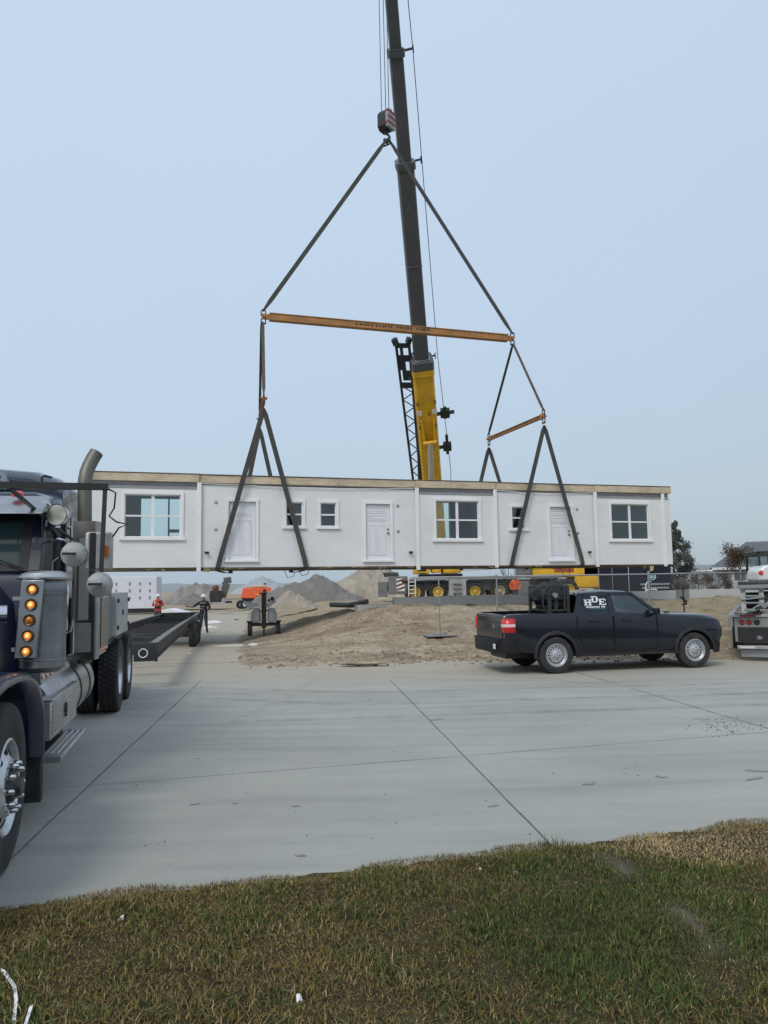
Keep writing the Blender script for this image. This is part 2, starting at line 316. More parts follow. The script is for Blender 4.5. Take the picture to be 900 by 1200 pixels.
TMK = bpy.data.materials.new("tyre marks"); TMK.use_nodes = True; nt = TMK.node_tree; N = nt.nodes; L = nt.links; b = N["Principled BSDF"]; b.inputs["Base Color"].default_value = (.16, .16, .155, 1); b.inputs["Roughness"].default_value = .9
tp = N.new("ShaderNodeBsdfTransparent"); g_ = N.new("ShaderNodeNewGeometry").outputs["Position"]; nz_ = nnoise(2.2, 8, g_, .75); mr_ = N.new("ShaderNodeMapRange"); mr_.inputs[1].default_value = .42; mr_.inputs[2].default_value = .75; mr_.inputs[4].default_value = .3; L.new(nz_.outputs[0], mr_.inputs[0]); ms_ = N.new("ShaderNodeMixShader"); L.new(mr_.outputs[0], ms_.inputs[0]); L.new(tp.outputs[0], ms_.inputs[1]); L.new(b.outputs[0], ms_.inputs[2]); L.new(ms_.outputs[0], N["Material Output"].inputs[0])
TMD = TMK.copy(); TMD.node_tree.nodes["Principled BSDF"].inputs["Base Color"].default_value = (.46, .42, .34, 1)
def mark(cs, w, mat, z):
    c_ = [at_z(*c) for c in cs]; mb = MB(); n = 40; vs = []
    for i in range(n+1):
        t = i/n*(len(c_)-1); k = min(len(c_)-2, int(t)); f = t-k; f = f*f*(3-2*f) if len(c_) > 2 else f; p = c_[k].lerp(c_[k+1], t-k); d = (c_[k+1]-c_[k]).normalized(); s = Vector((-d.y, d.x, 0)); vs += [(p.x+s.x*w/2, p.y+s.y*w/2, z), (p.x-s.x*w/2, p.y-s.y*w/2, z)]
    mb.add(vs, [(2*i, 2*i+1, 2*i+3, 2*i+2) for i in range(n)]); obj("tyre_mark", mb, mat, street, smooth=False)
for i, (cs, w, mt) in enumerate((([(230, 806), (420, 812), (640, 806), (900, 800)], .24, TMK), ([(230, 818), (420, 826), (640, 819), (900, 812)], .24, TMK), ([(260, 792), (480, 795), (700, 800), (900, 812)], .3, TMD), ([(240, 783), (440, 786), (600, 792), (760, 806)], .3, TMD), ([(300, 845), (520, 838), (900, 826)], .2, TMK), ([(820, 845), (860, 843), (900, 846)], .3, TMK), ([(250, 860), (330, 820), (380, 790)], .22, TMD))):
    mark(cs, w, mt, .0022+.0003*i)
def ext(p, q, f0, f1): p = at_z(*p); q = at_z(*q); return p+(q-p)*f0, p+(q-p)*f1
joint(*ext((465, 805), (640, 985), -.12, 1.02), .015); joint(*ext((220, 812), (20, 1000), -.25, 1.12), .015)
joint(*ext((700, 795), (900, 854), -.2, 1.0), .014); joint(*ext((900, 854), (1100, 913), 0, 1.2), .014)
joint(*ext((50, 925), (900, 858), -1, 2.4), .009, n=200); joint(*ext((50, 850), (450, 832), -1, 5), .008, n=200)
joint(*ext((160, 790), (560, 778.5), -1, 4), .008, n=200)
# ------------------------------------------------------------------ modular house section hanging from the crane
MA = R(16.7); MO = Vector((-9.2, 24.9, 0)); MD = Vector((math.cos(MA), math.sin(MA), 0)); MN = Vector((-math.sin(MA), math.cos(MA), 0))
def mw(s, n, z): return MO+MD*s+MN*n+Vector((0, 0, z))
house = thing("modular_house", "long white modular house section hanging level in slings above the dirt lot", "modular house", mw(10.4, 2.1, 2.41), MA)
house.rotation_euler = (0, R(.2), MA)
def U(s): return s-10.4          # local x;  y local = n-2.1 ; z local = z-2.41
NB = -2.1; ZB = 2.41
SIDING = K("white siding", (.74, .75, .76), .55, var=.04, scale=.8, dirt=(.60, .60, .58), dscale=.6, damt=.4, bump=.04, bscale=14, stretch=(1, 1, 3))
TRIM = K("white trim", (.82, .82, .82), .45, var=.04, dirt=(.6, .6, .6), damt=.3)
LUMB = K("fir lumber", (.60, .50, .36), .75, var=.22, scale=2.5, stretch=(1, 12, 12), dirt=(.22, .17, .12), damt=.55, dscale=1.1)
LUMB2 = K("dark lumber", (.20, .165, .13), .85, var=.3, scale=2.5, stretch=(1, 12, 12))
INW = K("interior drywall", (.42, .41, .40), .9, var=.05); SOFF = K("soffit grey", (.30, .305, .32), .7, var=.18, scale=2, stretch=(1, 6, 6))
INSUL = K("insulation batt", (.24, .20, .10), .95, var=.45, scale=6, dirt=(.06, .055, .05), damt=.7)
DOORW = K("door white", (.74, .745, .785), .4, var=.03)
def gridwall(mb, s0, s1, z0, z1, n0, n1, holes):
    S = sorted({s0, s1, *[min(max(h[i], s0), s1) for h in holes for i in (0, 1)]}); Z = sorted({z0, z1, *[h[i] for h in holes for i in (2, 3)]})
    for a, b_ in zip(S, S[1:]):
        for c_, d in zip(Z, Z[1:]):
            if not any(h[0] <= (a+b_)/2 <= h[1] and h[2] <= (c_+d)/2 <= h[3] for h in holes):
                mb.box(U(a), U(b_), n0+NB, n1+NB, c_-ZB, d-ZB)
BW = [(.70, 2.48, 3.44, 4.86), (11.56, 13.27, 3.42, 4.84), (18.95, 20.66, 3.43, 4.84)]
SW = [(6.04, 6.62, 3.85, 4.69), (7.25, 7.82, 3.85, 4.69), (14.67, 15.21, 3.83, 4.66)]
DR = [(4.06, 4.98, 2.70, 4.68), (8.9, 9.82, 2.68, 4.68), (16.28, 17.18, 2.66, 4.68)]
secs = [(-.42, 3.08, 1), (3.08, 10.84, 0), (10.84, 13.95, 1), (13.95, 18.25, 0), (18.25, 21.72, 1)]
mb = MB(); LT = 5.30
for a, b_, bay in secs:
    n0 = -.07 if bay else 0
    gridwall(mb, a, b_, 2.44, LT-(.24 if bay else 0), n0, .14, [h for h in BW+SW+DR if a <= h[0] < b_])
obj("front_wall", mb, SIDING, house, smooth=False)
mb = MB(); gridwall(mb, -.42, 21.72, 2.50, LT, 4.06, 4.2, [(1.15, 2.14, 3.3, 5.2), (2.2, 2.75, 3.3, 3.9), (2.2, 2.75, 4.02, 5.2), (12.9, 13.75, 3.3, 5.25)]); obj("back_wall", mb, INW, house, smooth=False)
mb = MB(); mb.box(U(-.42), U(-.30), .14+NB, 4.06+NB, 2.5-ZB, LT-ZB); obj("end_wall", mb, SIDING, house)
mb = MB(); mb.box(U(21.6), U(21.72), .14+NB, 4.06+NB, 2.5-ZB, LT-ZB); obj("end_wall", mb, SIDING, house)
for s in (3.3, 6.9, 10.9, 14.1, 18.2):
    mb = MB(); mb.box(U(s), U(s+.1), .14+NB, (2.6 if s in (6.9, 14.1) else 4.06)+NB, 2.52-ZB, LT-.01-ZB); obj("partition", mb, INW, house)
mb = MB(); mb.box(U(-.40), U(21.7), .02+NB, 4.18+NB, 2.405-ZB, 2.438-ZB); obj("floor_deck", mb, LUMB2, house)
mb = MB()
cuts = [-.44, 3.08, 7.9, 10.82, 13.95, 16.6, 18.25, 21.3, 21.76]
for a, b_ in zip(cuts, cuts[1:]):
    up = .03*random.random(); bay = any(q[0]-.03 <= (a+b_)/2 <= q[1] and q[2] for q in secs)
    mb.box(U(a+.004), U(b_-.004), (-.13 if bay else -.05)+NB, 4.2+NB, LT-ZB+.003, 5.56-ZB+up*.5)
obj("roof_rim", mb, LUMB, house, bevel=.006)
mb = MB()
for a, b_, bay in secs: mb.box(U(a-.02), U(b_+.02), (-.15 if bay else -.08)+NB, 4.22+NB, 5.578-ZB, 5.595-ZB)
obj("roof_sheathing", mb, LUMB2, house)
for a, b_, bay in secs:
    mb = MB()
    if bay:
        mb.box(U(a+.06), U(b_-.06), -.03+NB, .1+NB, 5.08-ZB, 5.31-ZB); mb.box(U(a+.05), U(b_-.05), -.085+NB, -.032+NB, 5.065-ZB, 5.10-ZB); mb.box(U(a+.05), U(b_-.05), -.06+NB, -.032+NB, 5.2-ZB, 5.207-ZB)
        obj("soffit", mb, SOFF, house)
    else:
        mb.box(U(a+.06), U(b_-.06), -.025+NB, -.003+NB, 5.245-ZB, 5.275-ZB); obj("soffit", mb, DARKPL, house)  # plain sections: only a thin dark strip below the wood band
        mb = MB(); pts = [(U(a+.1+(b_-a-.2)*i/14), -.05+NB, 5.28-ZB-.07*math.sin(math.pi*i/14)-.02*random.random()) for i in range(15)]; mb.tube(pts, .012, 5); obj("loose_wire", mb, TRIM, house)
for s in (3.08, 10.84, 13.95, 18.25, 21.36):
    mb = MB(); lo = 2.29 if s < 12 else 2.36
    mb.box(U(s-.07), U(s+.07), -.12+NB, -.072+NB, lo-ZB, 5.30-ZB); obj("corner_trim", mb, TRIM, house, bevel=.004)
def pane(parent, a, b_, c_, d, n, mat=None):
    mb = MB(); mb.box(U(a), U(b_), n+NB, n+.008+NB, c_-ZB, d-ZB); return obj("pane", mb, mat or GLASSC, parent)
for k, (a, b_, c_, d) in enumerate(BW+SW):
    big = k < 3; f = -.07 if big else 0.; t = .10 if big else .09
    mb = MB()
    for x0, x1, z0, z1 in ((a-t, a, c_, d), (b_, b_+t, c_, d), (a-t, b_+t, d, d+t)): mb.box(U(x0), U(x1), f-.045+NB, f-.002+NB, z0-ZB, z1-ZB)
    w = obj("window", mb, TRIM, house, bevel=.004)
    mb = MB(); mb.box(U(a-t-.05), U(b_+t+.05), f-.075+NB, f-.002+NB, c_-t-ZB, c_-ZB); obj("sill", mb, TRIM, w, bevel=.004)
    mb = MB(); v = .035
    for x0, x1, z0, z1 in ((a, a+v, c_, d), (b_-v, b_, c_, d), (a+v, b_-v, c_, c_+v), (a+v, b_-v, d-v, d)): mb.box(U(x0), U(x1), f+.02+NB, f+.07+NB, z0-ZB, z1-ZB)
    mz = (c_+d)/2
    if big: mb.box(U((a+b_)/2-.05), U((a+b_)/2+.05), f+.015+NB, f+.075+NB, c_+v-ZB, d-v-ZB)
    for x0, x1 in (((a+v, (a+b_)/2-.05), ((a+b_)/2+.05, b_-v)) if big else ((a+v, b_-v),)):
        mb.box(U(x0), U(x1), f+.018+NB, f+.072+NB, mz-.028-ZB, mz+.028-ZB)
        for z0, z1 in ((c_+v, mz-.028), (mz+.028, d-v)): pane(w, x0, x1, z0, z1, f+.045)
    obj("sash", mb, TRIM, w)
    if not big:
        mb = MB()
        for i in range(9): z = c_+.05+i*(d-c_-.1)/9; mb.box(U(a+.04), U(b_-.04), f+.10+NB, f+.125+NB, z-ZB, z+.03-ZB)
        obj("blind", mb, K("grey blind", (.16, .17, .17), .8), w)
for k, (a, b_, c_, d) in enumerate(DR):
    t = .1; mb = MB()
    for x0, x1, z0, z1 in ((a-t, a, c_-.02, d), (b_, b_+t, c_-.02, d), (a-t-.015, b_+t+.015, d, d+t)): mb.box(U(x0), U(x1), -.05+NB, -.002+NB, z0-ZB, z1-ZB)
    mb.box(U(a-t-.02), U(b_+t+.02), -.09+NB, -.002+NB, c_-.09-ZB, c_-.022-ZB)
    cs = obj("door_casing", mb, TRIM, house, bevel=.004)
    mb = MB(); mb.box(U(a+.006), U(b_-.006), .045+NB, .09+NB, c_-ZB, d-.01-ZB)
    dr = obj("door", mb, DOORW, house)
    mb = MB(); w = b_-a; h = d-c_
    ps = [(.14, .47, .08, .62), (.53, .86, .08, .62), (.14, .86, .70, .80), (.14, .86, .84, .93)] if k != 0 else [(.14, .47, .08, .68), (.53, .86, .08, .68), (.14, .86, .76, .93)]
    for p0, p1, q0, q1 in ps:
        X0, X1, Z0, Z1 = a+w*p0, a+w*p1, c_+h*q0, c_+h*q1; r_ = .022
        for x0, x1, z0, z1 in ((X0, X0+r_, Z0, Z1), (X1-r_, X1, Z0, Z1), (X0+r_, X1-r_, Z0, Z0+r_), (X0+r_, X1-r_, Z1-r_, Z1)): mb.box(U(x0), U(x1), .030+NB, .046+NB, z0-ZB, z1-ZB)
        mb.box(U(X0+.06), U(X1-.06), .034+NB, .046+NB, Z0+.06-ZB, Z1-.06-ZB)
    obj("door_panel", mb, DOORW, dr, bevel=.003)
    side = a+.06 if k == 0 else b_-.07
    mb = MB(); mb.lathe([(0, 0), (.03, 0), (.034, -.02), (.018, -.03), (.03, -.055), (.02, -.075), (0, -.08)], (U(side), .045+NB, c_+.95-ZB), (0, 1, 0), 14); obj("handle", mb, BLACK, dr)
    mb = MB(); mb.lathe([(0, 0), (.028, 0), (.028, -.025), (0, -.03)], (U(side), .045+NB, c_+1.09-ZB), (0, 1, 0), 14); obj("deadbolt", mb, BLACK, dr)
    ls = a-.42 if k == 0 else b_+.30
    for zz in (c_+1.95, c_+1.02):
        mb = MB(); mb.lathe([(0, 0), (.055, 0), (.055, -.02), (.03, -.03), (0, -.03)], (U(ls), -.001+NB, zz-ZB), (0, 1, 0), 14); obj("junction_box", mb, SOFF, house)
for s in (3.36, 10.58, 17.93):
    mb = MB(); mb.box(U(s-.02), U(s+.02), -.10+NB, -.002+NB, 2.88-ZB, 2.96-ZB); mb.box(U(s-.09), U(s+.06), -.12+NB, -.10+NB, 2.89-ZB, 2.97-ZB); obj("hose_tap", mb, DARKPL, house, bevel=.004)
s = -.35
while s < 21.6:
    w = random.uniform(.15, .7); dp = random.choice([.02, .05, .07, .13, .17])*random.random()+.02
    if random.random() < .4:
        n = 7; top = [(U(s+w*i/n), NB-.01+random.uniform(-.02, .02), 2.437-ZB) for i in range(n+1)]; bot = [(p[0]+random.uniform(-.02, .02), p[1]+random.uniform(-.03, .04), 2.41-ZB-dp*random.random()) for p in top]
        bk = [(p[0], p[1]+.12, p[2]) for p in bot]
        mb = MB(); o_ = n+1; mb.add(top+bot+bk, [(i, i+1, o_+i+1, o_+i) for i in range(n)]+[(o_+i, o_+i+1, 2*o_+i+1, 2*o_+i) for i in range(n)])
        obj("hanging_insulation", mb, INSUL, house, smooth=False)
    s += w+random.uniform(0, .3)
mb = MB()
for s, l in ((6.0, .28), (6.5, .2), (9.5, .22), (14.2, .3), (16.8, .35)):
    mb.tube([(U(s), NB+.2, 2.34-ZB), (U(s+.1), NB+.1, 2.34-l-ZB), (U(s+.32), NB+.12, 2.34-l*.8-ZB), (U(s+.4), NB+.3, 2.34-ZB)], .012, 5)
obj("hanging_wire", mb, BLACK, house)
# ------------------------------------------------------------------ rigging
STRAP = K("sling webbing", (.055, .055, .052), .85, var=.3, scale=9, dirt=(.12, .11, .09), damt=.5)
STRAP2 = K("brown webbing", (.085, .07, .055), .85, var=.3, scale=9)
OCHRE = K("beam paint", (.40, .19, .06), .65, var=.25, scale=1.5, dirt=(.13, .08, .045), damt=.55, stretch=(1, 5, 5))
def ribbon(mb, pts, w, wd, th=.012, taper=True):
    pts = [Vector(p) for p in pts]; wd = Vector(wd).normalized(); vs = []
    for i, p in enumerate(pts):
        d = (pts[min(i+1, len(pts)-1)]-pts[max(i-1, 0)]).normalized(); x = (wd-d*wd.dot(d)).normalized(); n = d.cross(x); ww = w*(.45 if taper and i in (0, len(pts)-1) else 1)
        vs += [p+x*ww/2+n*th/2, p-x*ww/2+n*th/2, p-x*ww/2-n*th/2, p+x*ww/2-n*th/2]
    k = len(pts); mb.add(vs, [(4*i+j, 4*i+(j+1) % 4, 4*i+4+(j+1) % 4, 4*i+4+j) for i in range(k-1) for j in range(4)]+[(0, 1, 2, 3), (4*k-1, 4*k-2, 4*k-3, 4*k-4)])
def leg(mb, a, b_, w, wd, n=6, cen=None):
    a = Vector(a); b_ = Vector(b_); pts = [a, a.lerp(b_, .06)]+[a.lerp(b_, .06+.88*i/n) for i in range(1, n+1)]+[b_]
    ribbon(mb, [p-cen for p in pts], w, wd)
def shackle(mb, p, r=.09, ax=(0, 1, 0)):
    p = Vector(p); ax = Vector(ax).normalized(); x = ax.cross(Vector((0, 0, 1))).normalized(); pts = [p+x*r*math.cos(a)+Vector((0, 0, 1))*r*1.3*math.sin(a) for a in np.linspace(0, 2*math.pi, 14)]
    mb.tube(pts, r*.26, 6)
    mb.tube([p-x*r*1.2-Vector((0, 0, r*1.3)), p+x*r*1.2-Vector((0, 0, r*1.3))], r*.3, 6)
HK = mw(10.64, 2.1, 20.0)
BL = mw(5.54, 2.1, 12.07); BR = mw(16.04, 2.1, 12.0)
NL, FL = mw(5.24, -.30, 8.05), mw(5.72, 4.45, 8.35); NR, FR = mw(16.04, -.30, 7.92), mw(15.86, 4.45, 7.9)
def beam(name, label, a, b_, w, h, cat="spreader beam", mat=OCHRE, mark=False):
    c_ = (a+b_)/2; d = b_-a; t = thing(name, label, cat, c_, math.atan2(d.y, d.x)); Ln = Vector((d.x, d.y)).length/2; sl_ = d.z/2
    mb = MB(); f = Vector((1, 0, sl_/Ln)).normalized()
    mb.bar((-Ln+.25, 0, -sl_), (Ln-.25, 0, sl_), w*.18, h); 
    mb.bar((-Ln+.25, 0, -sl_*.95+h/2-.01), (Ln-.25, 0, sl_*.95+h/2-.01), w, h*.14); mb.bar((-Ln+.25, 0, -sl_*.95-h/2+.01), (Ln-.25, 0, sl_*.95-h/2+.01), w, h*.14)
    mb.bar((-Ln+.26, -w*.36, -sl_*.95), (Ln-.26, -w*.36, sl_*.95), .02, h*.84)
    obj("beam", mb, mat, t, bevel=.008)
    for sg in (-1, 1):
        mb = MB(); mb.box(sg*(Ln-.12)-.16, sg*(Ln-.12)+.16, -.03, .03, -.11+sg*sl_, .11+sg*sl_); mb.tube([(sg*(Ln-.05), -.12, sg*sl_), (sg*(Ln-.05), .12, sg*sl_)], .05, 10); obj("end_lug", mb, OCHRE, t)
        mb = MB(); shackle(mb, (sg*(Ln-.02), 0, sg*sl_+.16), .09); shackle(mb, (sg*(Ln-.02), 0, sg*sl_-.16), .09); obj("shackle", mb, BLACK, t)
    if mark:
        mb = MB()
        for i in range(26):
            x = -1.6+i*.12+random.uniform(-.02, .02)
            if i % 7 != 6: mb.box(x, x+.07, -w*.36-.0145, -w*.36-.0125, -.03+random.uniform(-.01, .01), .05); 
        for i in range(12): x = 1.9+i*.27; mb.box(x, x+.03, -w*.36-.0145, -w*.36-.0125, -.01, .02)
        obj("stencil_marks", mb, BLACK, t)
    return t
beam("spreader_beam", "long ochre steel spreader beam hanging below the hook, the widest of the three", BL, BR, .26, .27, mark=True)
beam("spreader_beam", "short ochre spreader beam over the left doors, seen almost end on", NL+Vector((0, 0, .25)), FL+Vector((0, 0, .25)), .14, .15)
beam("spreader_beam", "short ochre spreader beam over the right door, slanting in view", NR+Vector((0, 0, .25)), FR+Vector((0, 0, .25)), .14, .15)
def sling(name, label, legs, w, wd, mat=STRAP, grp=None):
    c_ = Vector(legs[0][0]); o_ = MB()
    for l in legs:
        if len(l) == 2: leg(o_, l[0], l[1], w, wd, cen=c_)
        else: ribbon(o_, [Vector(p)-c_ for p in l], w, wd)
    s = obj(name, o_, mat); s.location = c_; tag(s, label, "sling", grp); return s
UP = Vector((0, 0, 1))
sling("lifting_sling", "dark round sling from the hook down to the left end of the long beam", [(HK, BL+UP*.2)], .17, MD+UP*.3)
sling("lifting_sling", "dark round sling from the hook down to the right end of the long beam", [(HK+MD*.1, BR+UP*.2)], .17, MD-UP*.3)
sling("lifting_sling", "brown sling from the long beam's left end to the left short beam's near end", [(BL-UP*.2, NL+UP*.45)], .12, MD, STRAP2)
sling("lifting_sling", "dark sling from the long beam's left end to the left short beam's far end", [(BL-UP*.2-MD*.05, FL+UP*.45)], .1, MD, STRAP)
sling("lifting_sling", "brown sling from the long beam's right end to the slanting beam's near end", [(BR-UP*.2, NR+UP*.45)], .12, MD, STRAP2)
sling("lifting_sling", "dark sling from the long beam's right end to the slanting beam's far end", [(BR-UP*.2, FR+UP*.45)], .11, MD)
def basket(lab, near, far, sf, sb):
    lo = 2.34; f = mw(sf, -.14, 2.5); pts = [near-UP*.12]+[(near-UP*.12).lerp(f, q) for q in (.04, .2, .4, .6, .8, .96)]+[mw(sf, -.13, lo+.1), mw(sf, -.05, lo), mw((sf+sb)/2, 2.1, lo-.02), mw(sb, 4.22, lo), mw(sb, 4.30, lo+.1)]
    bk = mw(sb, 4.31, 2.5); pts += [bk.lerp(far-UP*.12, q) for q in (.04, .2, .4, .6, .8, .96, 1)]
    mb = MB(); c_ = near; ribbon(mb, [p-c_ for p in pts], .17, MD); s = obj("lifting_sling", mb, STRAP); s.location = c_; tag(s, lab, "sling"); return s
basket("wide grey basket sling slanting left across the leftmost white door", NL, FL, 3.71, 4.54)
basket("wide grey basket sling slanting right across the left small window", NL, FL, 6.71, 6.94)
basket("wide grey basket sling slanting left past the right small window", NR, FR, 14.55, 14.3)
basket("wide grey basket sling slanting right beside the rightmost white door", NR, FR, 17.57, 17.4)
# hook block
hb = thing("hook_block", "black crane hook block with red and white stripes holding the slings", "hook block", HK, MA-R(52)); hb.scale = (.85, .85, .88)
mb = MB(); mb.prism([(-.34, .55), (-.34, 1.15), (-.2, 1.35), (.2, 1.35), (.34, 1.15), (.34, .55), (.2, .4), (-.2, .4)], 'x', -.30, .16); obj("housing", mb, BLACK, hb, bevel=.02)
mb = MB()
for x in (-.2, -.07, .07): mb.lathe([(0, -.04), (.33, -.04), (.33, -.02), (.28, 0), (.33, .02), (.33, .04), (0, .04)], (x, 0, 1.02), (1, 0, 0), 20)
obj("sheave", mb, STEEL, hb)
mb = MB(); mb.prism([(-.30, .45), (-.32, 1.15), (0, 1.42), (.32, 1.15), (.30, .45)], 'x', .165, .30); obj("side_plate", mb, K("plate grey white", (.34, .34, .35), .6, dirt=(.15, .15, .15), damt=.6), hb, bevel=.01)
mb = MB()
for z in (.52, .80, 1.08): mb.hexa([(.163, -.302 if z < 1.05 else -.31, z), (.303, -.31, z+.10), (.303, .31, z+.10), (.163, .31, z)], [(.163, -.31, z+.13), (.303, -.31, z+.23), (.303, .31, z+.23), (.163, .31, z+.13)])
obj("stripe", mb, K("red paint", (.22, .03, .028), .6, dirt=(.15, .08, .07), damt=.5), hb)
mb = MB(); mb.tube([(0, 0, .45), (0, 0, .25), (.10, 0, .18), (.17, 0, .05), (.12, 0, -.09), (0, 0, -.14), (-.12, 0, -.09), (-.17, 0, .03), (-.13, 0, .12)], [.07, .065, .06, .065, .07, .075, .065, .05, .02], 10); mb.sphere((0, 0, .38), .12); obj("hook", mb, BLACK, hb)
mb = MB(); shackle(mb, (-.06, 0, -.12), .12); shackle(mb, (.08, 0, -.12), .12); obj("shackle", mb, BLACK, hb)
# ------------------------------------------------------------------ mobile crane
CY = 53.; GZ = .58
crane = thing("mobile_crane", "yellow mobile crane with long dark telescopic boom, parked behind the foundation wall", "crane", (6, CY, GZ))
def cl(x, y, z): return (x-6, y-CY, z-GZ)
foot = at_y(514, 664, CY-.2)
top0 = mw(10.64, 2.1, 0)+Vector((0.25, .9, 0))
lo, hi = 20., 60.
def boom_at(py, T):
    a, b_ = 0., 1.25
    for _ in range(50):
        t = (a+b_)/2; p = foot.lerp(T, t)
        if proj(p)[1] > py: a = t
        else: b_ = t
    return (a+b_)/2
for _ in range(40):
    H_ = (lo+hi)/2; T = Vector((top0.x, top0.y, H_)); px = proj(foot.lerp(T, boom_at(0, T)))[0]
    if px < 458.5: lo = H_
    else: hi = H_
TIP = Vector((top0.x, top0.y, H_)); print("BOOM", foot, TIP)
bd = (TIP-foot).normalized(); bs = bd.cross(Vector((0, 1, 0))).normalized(); bf = bs.cross(bd).normalized()   # bs sideways, bf towards the camera side
if bs.x < 0: bs = -bs
if bf.y > 0: bf = -bf
def bp_(t, sx_=0, fy=0, along=0): return foot.lerp(TIP, t)+bs*sx_+bf*fy+bd*along-crane.location
DKB = K("boom dark grey", (.085, .088, .095), .45, var=.12, scale=.7, dirt=(.14, .14, .14), damt=.4)
def section(name, py0, py1, wpx, mat, parent=crane, n=8):
    t0, t1 = boom_at(py0, TIP), boom_at(py1, TIP) if py1 is not None else 1.0
    d = foot.lerp(TIP, (t0)).y
    w = wpx/900*d; mb = MB(); prof = [(-.5, .35), (-.5, -.25), (-.36, -.52), (0, -.62), (.36, -.52), (.5, -.25), (.5, .35), (.42, .45), (-.42, .45)]
    vs = [bp_(t, a*w, b_*w*1.15) for t in (t0, t1) for a, b_ in prof]; k = len(prof)
    mb.add(vs, [tuple(range(k)), tuple(range(2*k-1, k-1, -1))]+[(i, (i+1) % k, k+(i+1) % k, k+i) for i in range(k)])
    return obj(name, mb, mat, parent, bevel=.02), t0, t1, w
b0, t0, t1, w0 = section("boom_base", 664, 427, 20.5, YELLOW)
b1, t1, t2, w1 = section("boom_section", 431, 195, 17.2, DKB); b2, t2, t3, w2 = section("boom_section", 199, 60, 15.6, DKB); b3, t3, t4, w3 = section("boom_section", 64, None, 14.6, DKB)
def collar(t, w, mat, name="collar", h=.35, k=1.12):
    mb = MB(); prof = [(-.5, .42), (-.5, -.3), (-.36, -.6), (0, -.68), (.36, -.6), (.5, -.3), (.5, .42), (.42, .52), (-.42, .52)]
    vs = [bp_(t, a*w*k, b_*w*1.15*k, al) for al in (-h/2, h/2) for a, b_ in prof]; q = len(prof)
    mb.add(vs, [tuple(range(q)), tuple(range(2*q-1, q-1, -1))]+[(i, (i+1) % q, q+(i+1) % q, q+i) for i in range(q)]); 
    return obj(name, mb, mat, crane, bevel=.01)
collar(boom_at(431, TIP), w0, YELLOW, h=.5, k=1.05); collar(boom_at(424, TIP), w0*.95, DKB, h=.5); collar(boom_at(419, TIP), w1*1.02, STEEL, h=.12)
collar(boom_at(193, TIP), w1, DKB, k=1.16); collar(boom_at(62, TIP), w2, DKB, k=1.22); collar(boom_at(310, TIP), w1, DKB, h=.10, k=1.02)
for py in (193, 62, 424):
    t = boom_at(py, TIP); mb = MB(); mb.bar(bp_(t, w1*.4, -.5), bp_(t, w1*1.05, -.5, .05), .08); mb.bar(bp_(t, w1*1.05, -.5, -.15), bp_(t, w1*1.05, -.5, .2), .06); obj("rope_guide", mb, BLACK, crane)
mb = MB()
for py, s_ in ((465, .38), (465, -.38), (492, .36), (492, -.36), (478, .1)): t = boom_at(py, TIP); mb.bar(bp_(t, s_*w0*1.1, w0*.66, -.12), bp_(t, s_*w0*1.1, w0*.66, .12), .14, .08, bf)
obj("reinforcement_plate", mb, K("dark yellow", (.30, .17, .03), .6), crane)
mb = MB()
for s_ in (-.34, .34): t = boom_at(476, TIP); mb.bar(bp_(t, s_*w0*1.1, w0*.67, -.14), bp_(t, s_*w0*1.1, w0*.67, .14), .28, .05, bf)
obj("warning_plate", mb, WHITEP, crane)
# luffing cylinder on the camera side of the boom
tc_ = boom_at(508, TIP); ctop = foot.lerp(TIP, tc_)+bf*(w0*.95)-crane.location; cbot = at_y(508, 662, CY-3.2)-crane.location
mb = MB(); mb.tube([ctop, cbot.lerp(ctop, .45)], .17, 16); obj("cylinder_rod", mb, CHROME, crane)
mb = MB(); mb.tube([cbot.lerp(ctop, .5), cbot], .27, 18); mb.tube([cbot.lerp(ctop, .48), cbot.lerp(ctop, .5)], .31, 18); obj("luffing_cylinder", mb, K("cylinder grey", (.30, .30, .32), .35, .6), crane)
mb = MB(); a = ctop
for s_ in (-.28, .28): mb.hexa([a+bs*(s_-.05)-bd*.5-bf*.0, a+bs*(s_+.05)-bd*.5-bf*.0, a+bs*(s_+.05)-bf*.5-bd*.3, a+bs*(s_-.05)-bf*.5-bd*.3], [a+bs*(s_*1.3-.05)+bd*1.3-bf*.35, a+bs*(s_*1.3+.05)+bd*1.3-bf*.35, a+bs*(s_*1.3+.05)+bd*1.3-bf*.6, a+bs*(s_*1.3-.05)+bd*1.3-bf*.6])
mb.tube([a-bs*.4, a+bs*.4], .12, 12); obj("cylinder_bracket", mb, YELLOW, crane, bevel=.01)
# ropes
for (dx, dy) in ((-.20, .05), (-.02, 0), (.12, -.08)):
    mb = MB(); p = HK+MD*dx+Vector((0, dy, 1.2)); mb.tube([p-crane.location, Vector((p.x-.02, p.y, TIP.z))-crane.location], .016, 5); obj("hoist_rope", mb, BLACK, crane)
mb = MB(); mb.tube([bp_(1.0, .75, -.4), bp_(boom_at(62, TIP), .85, -.5), bp_(boom_at(193, TIP), .9, -.5), bp_(boom_at(424, TIP), 1.0, -.5), bp_(boom_at(560, TIP), 1.35, -.6), bp_(.02, .9, -.6)], .02, 5); obj("hoist_rope", mb, BLACK, crane)
mb = MB(); mb.tube([bp_(1.0, -.1, -1.0), bp_(boom_at(0, TIP), -.1, -.7), bp_(.02, .3, -.7)], .014, 5); obj("hoist_rope", mb, BLACK, crane)
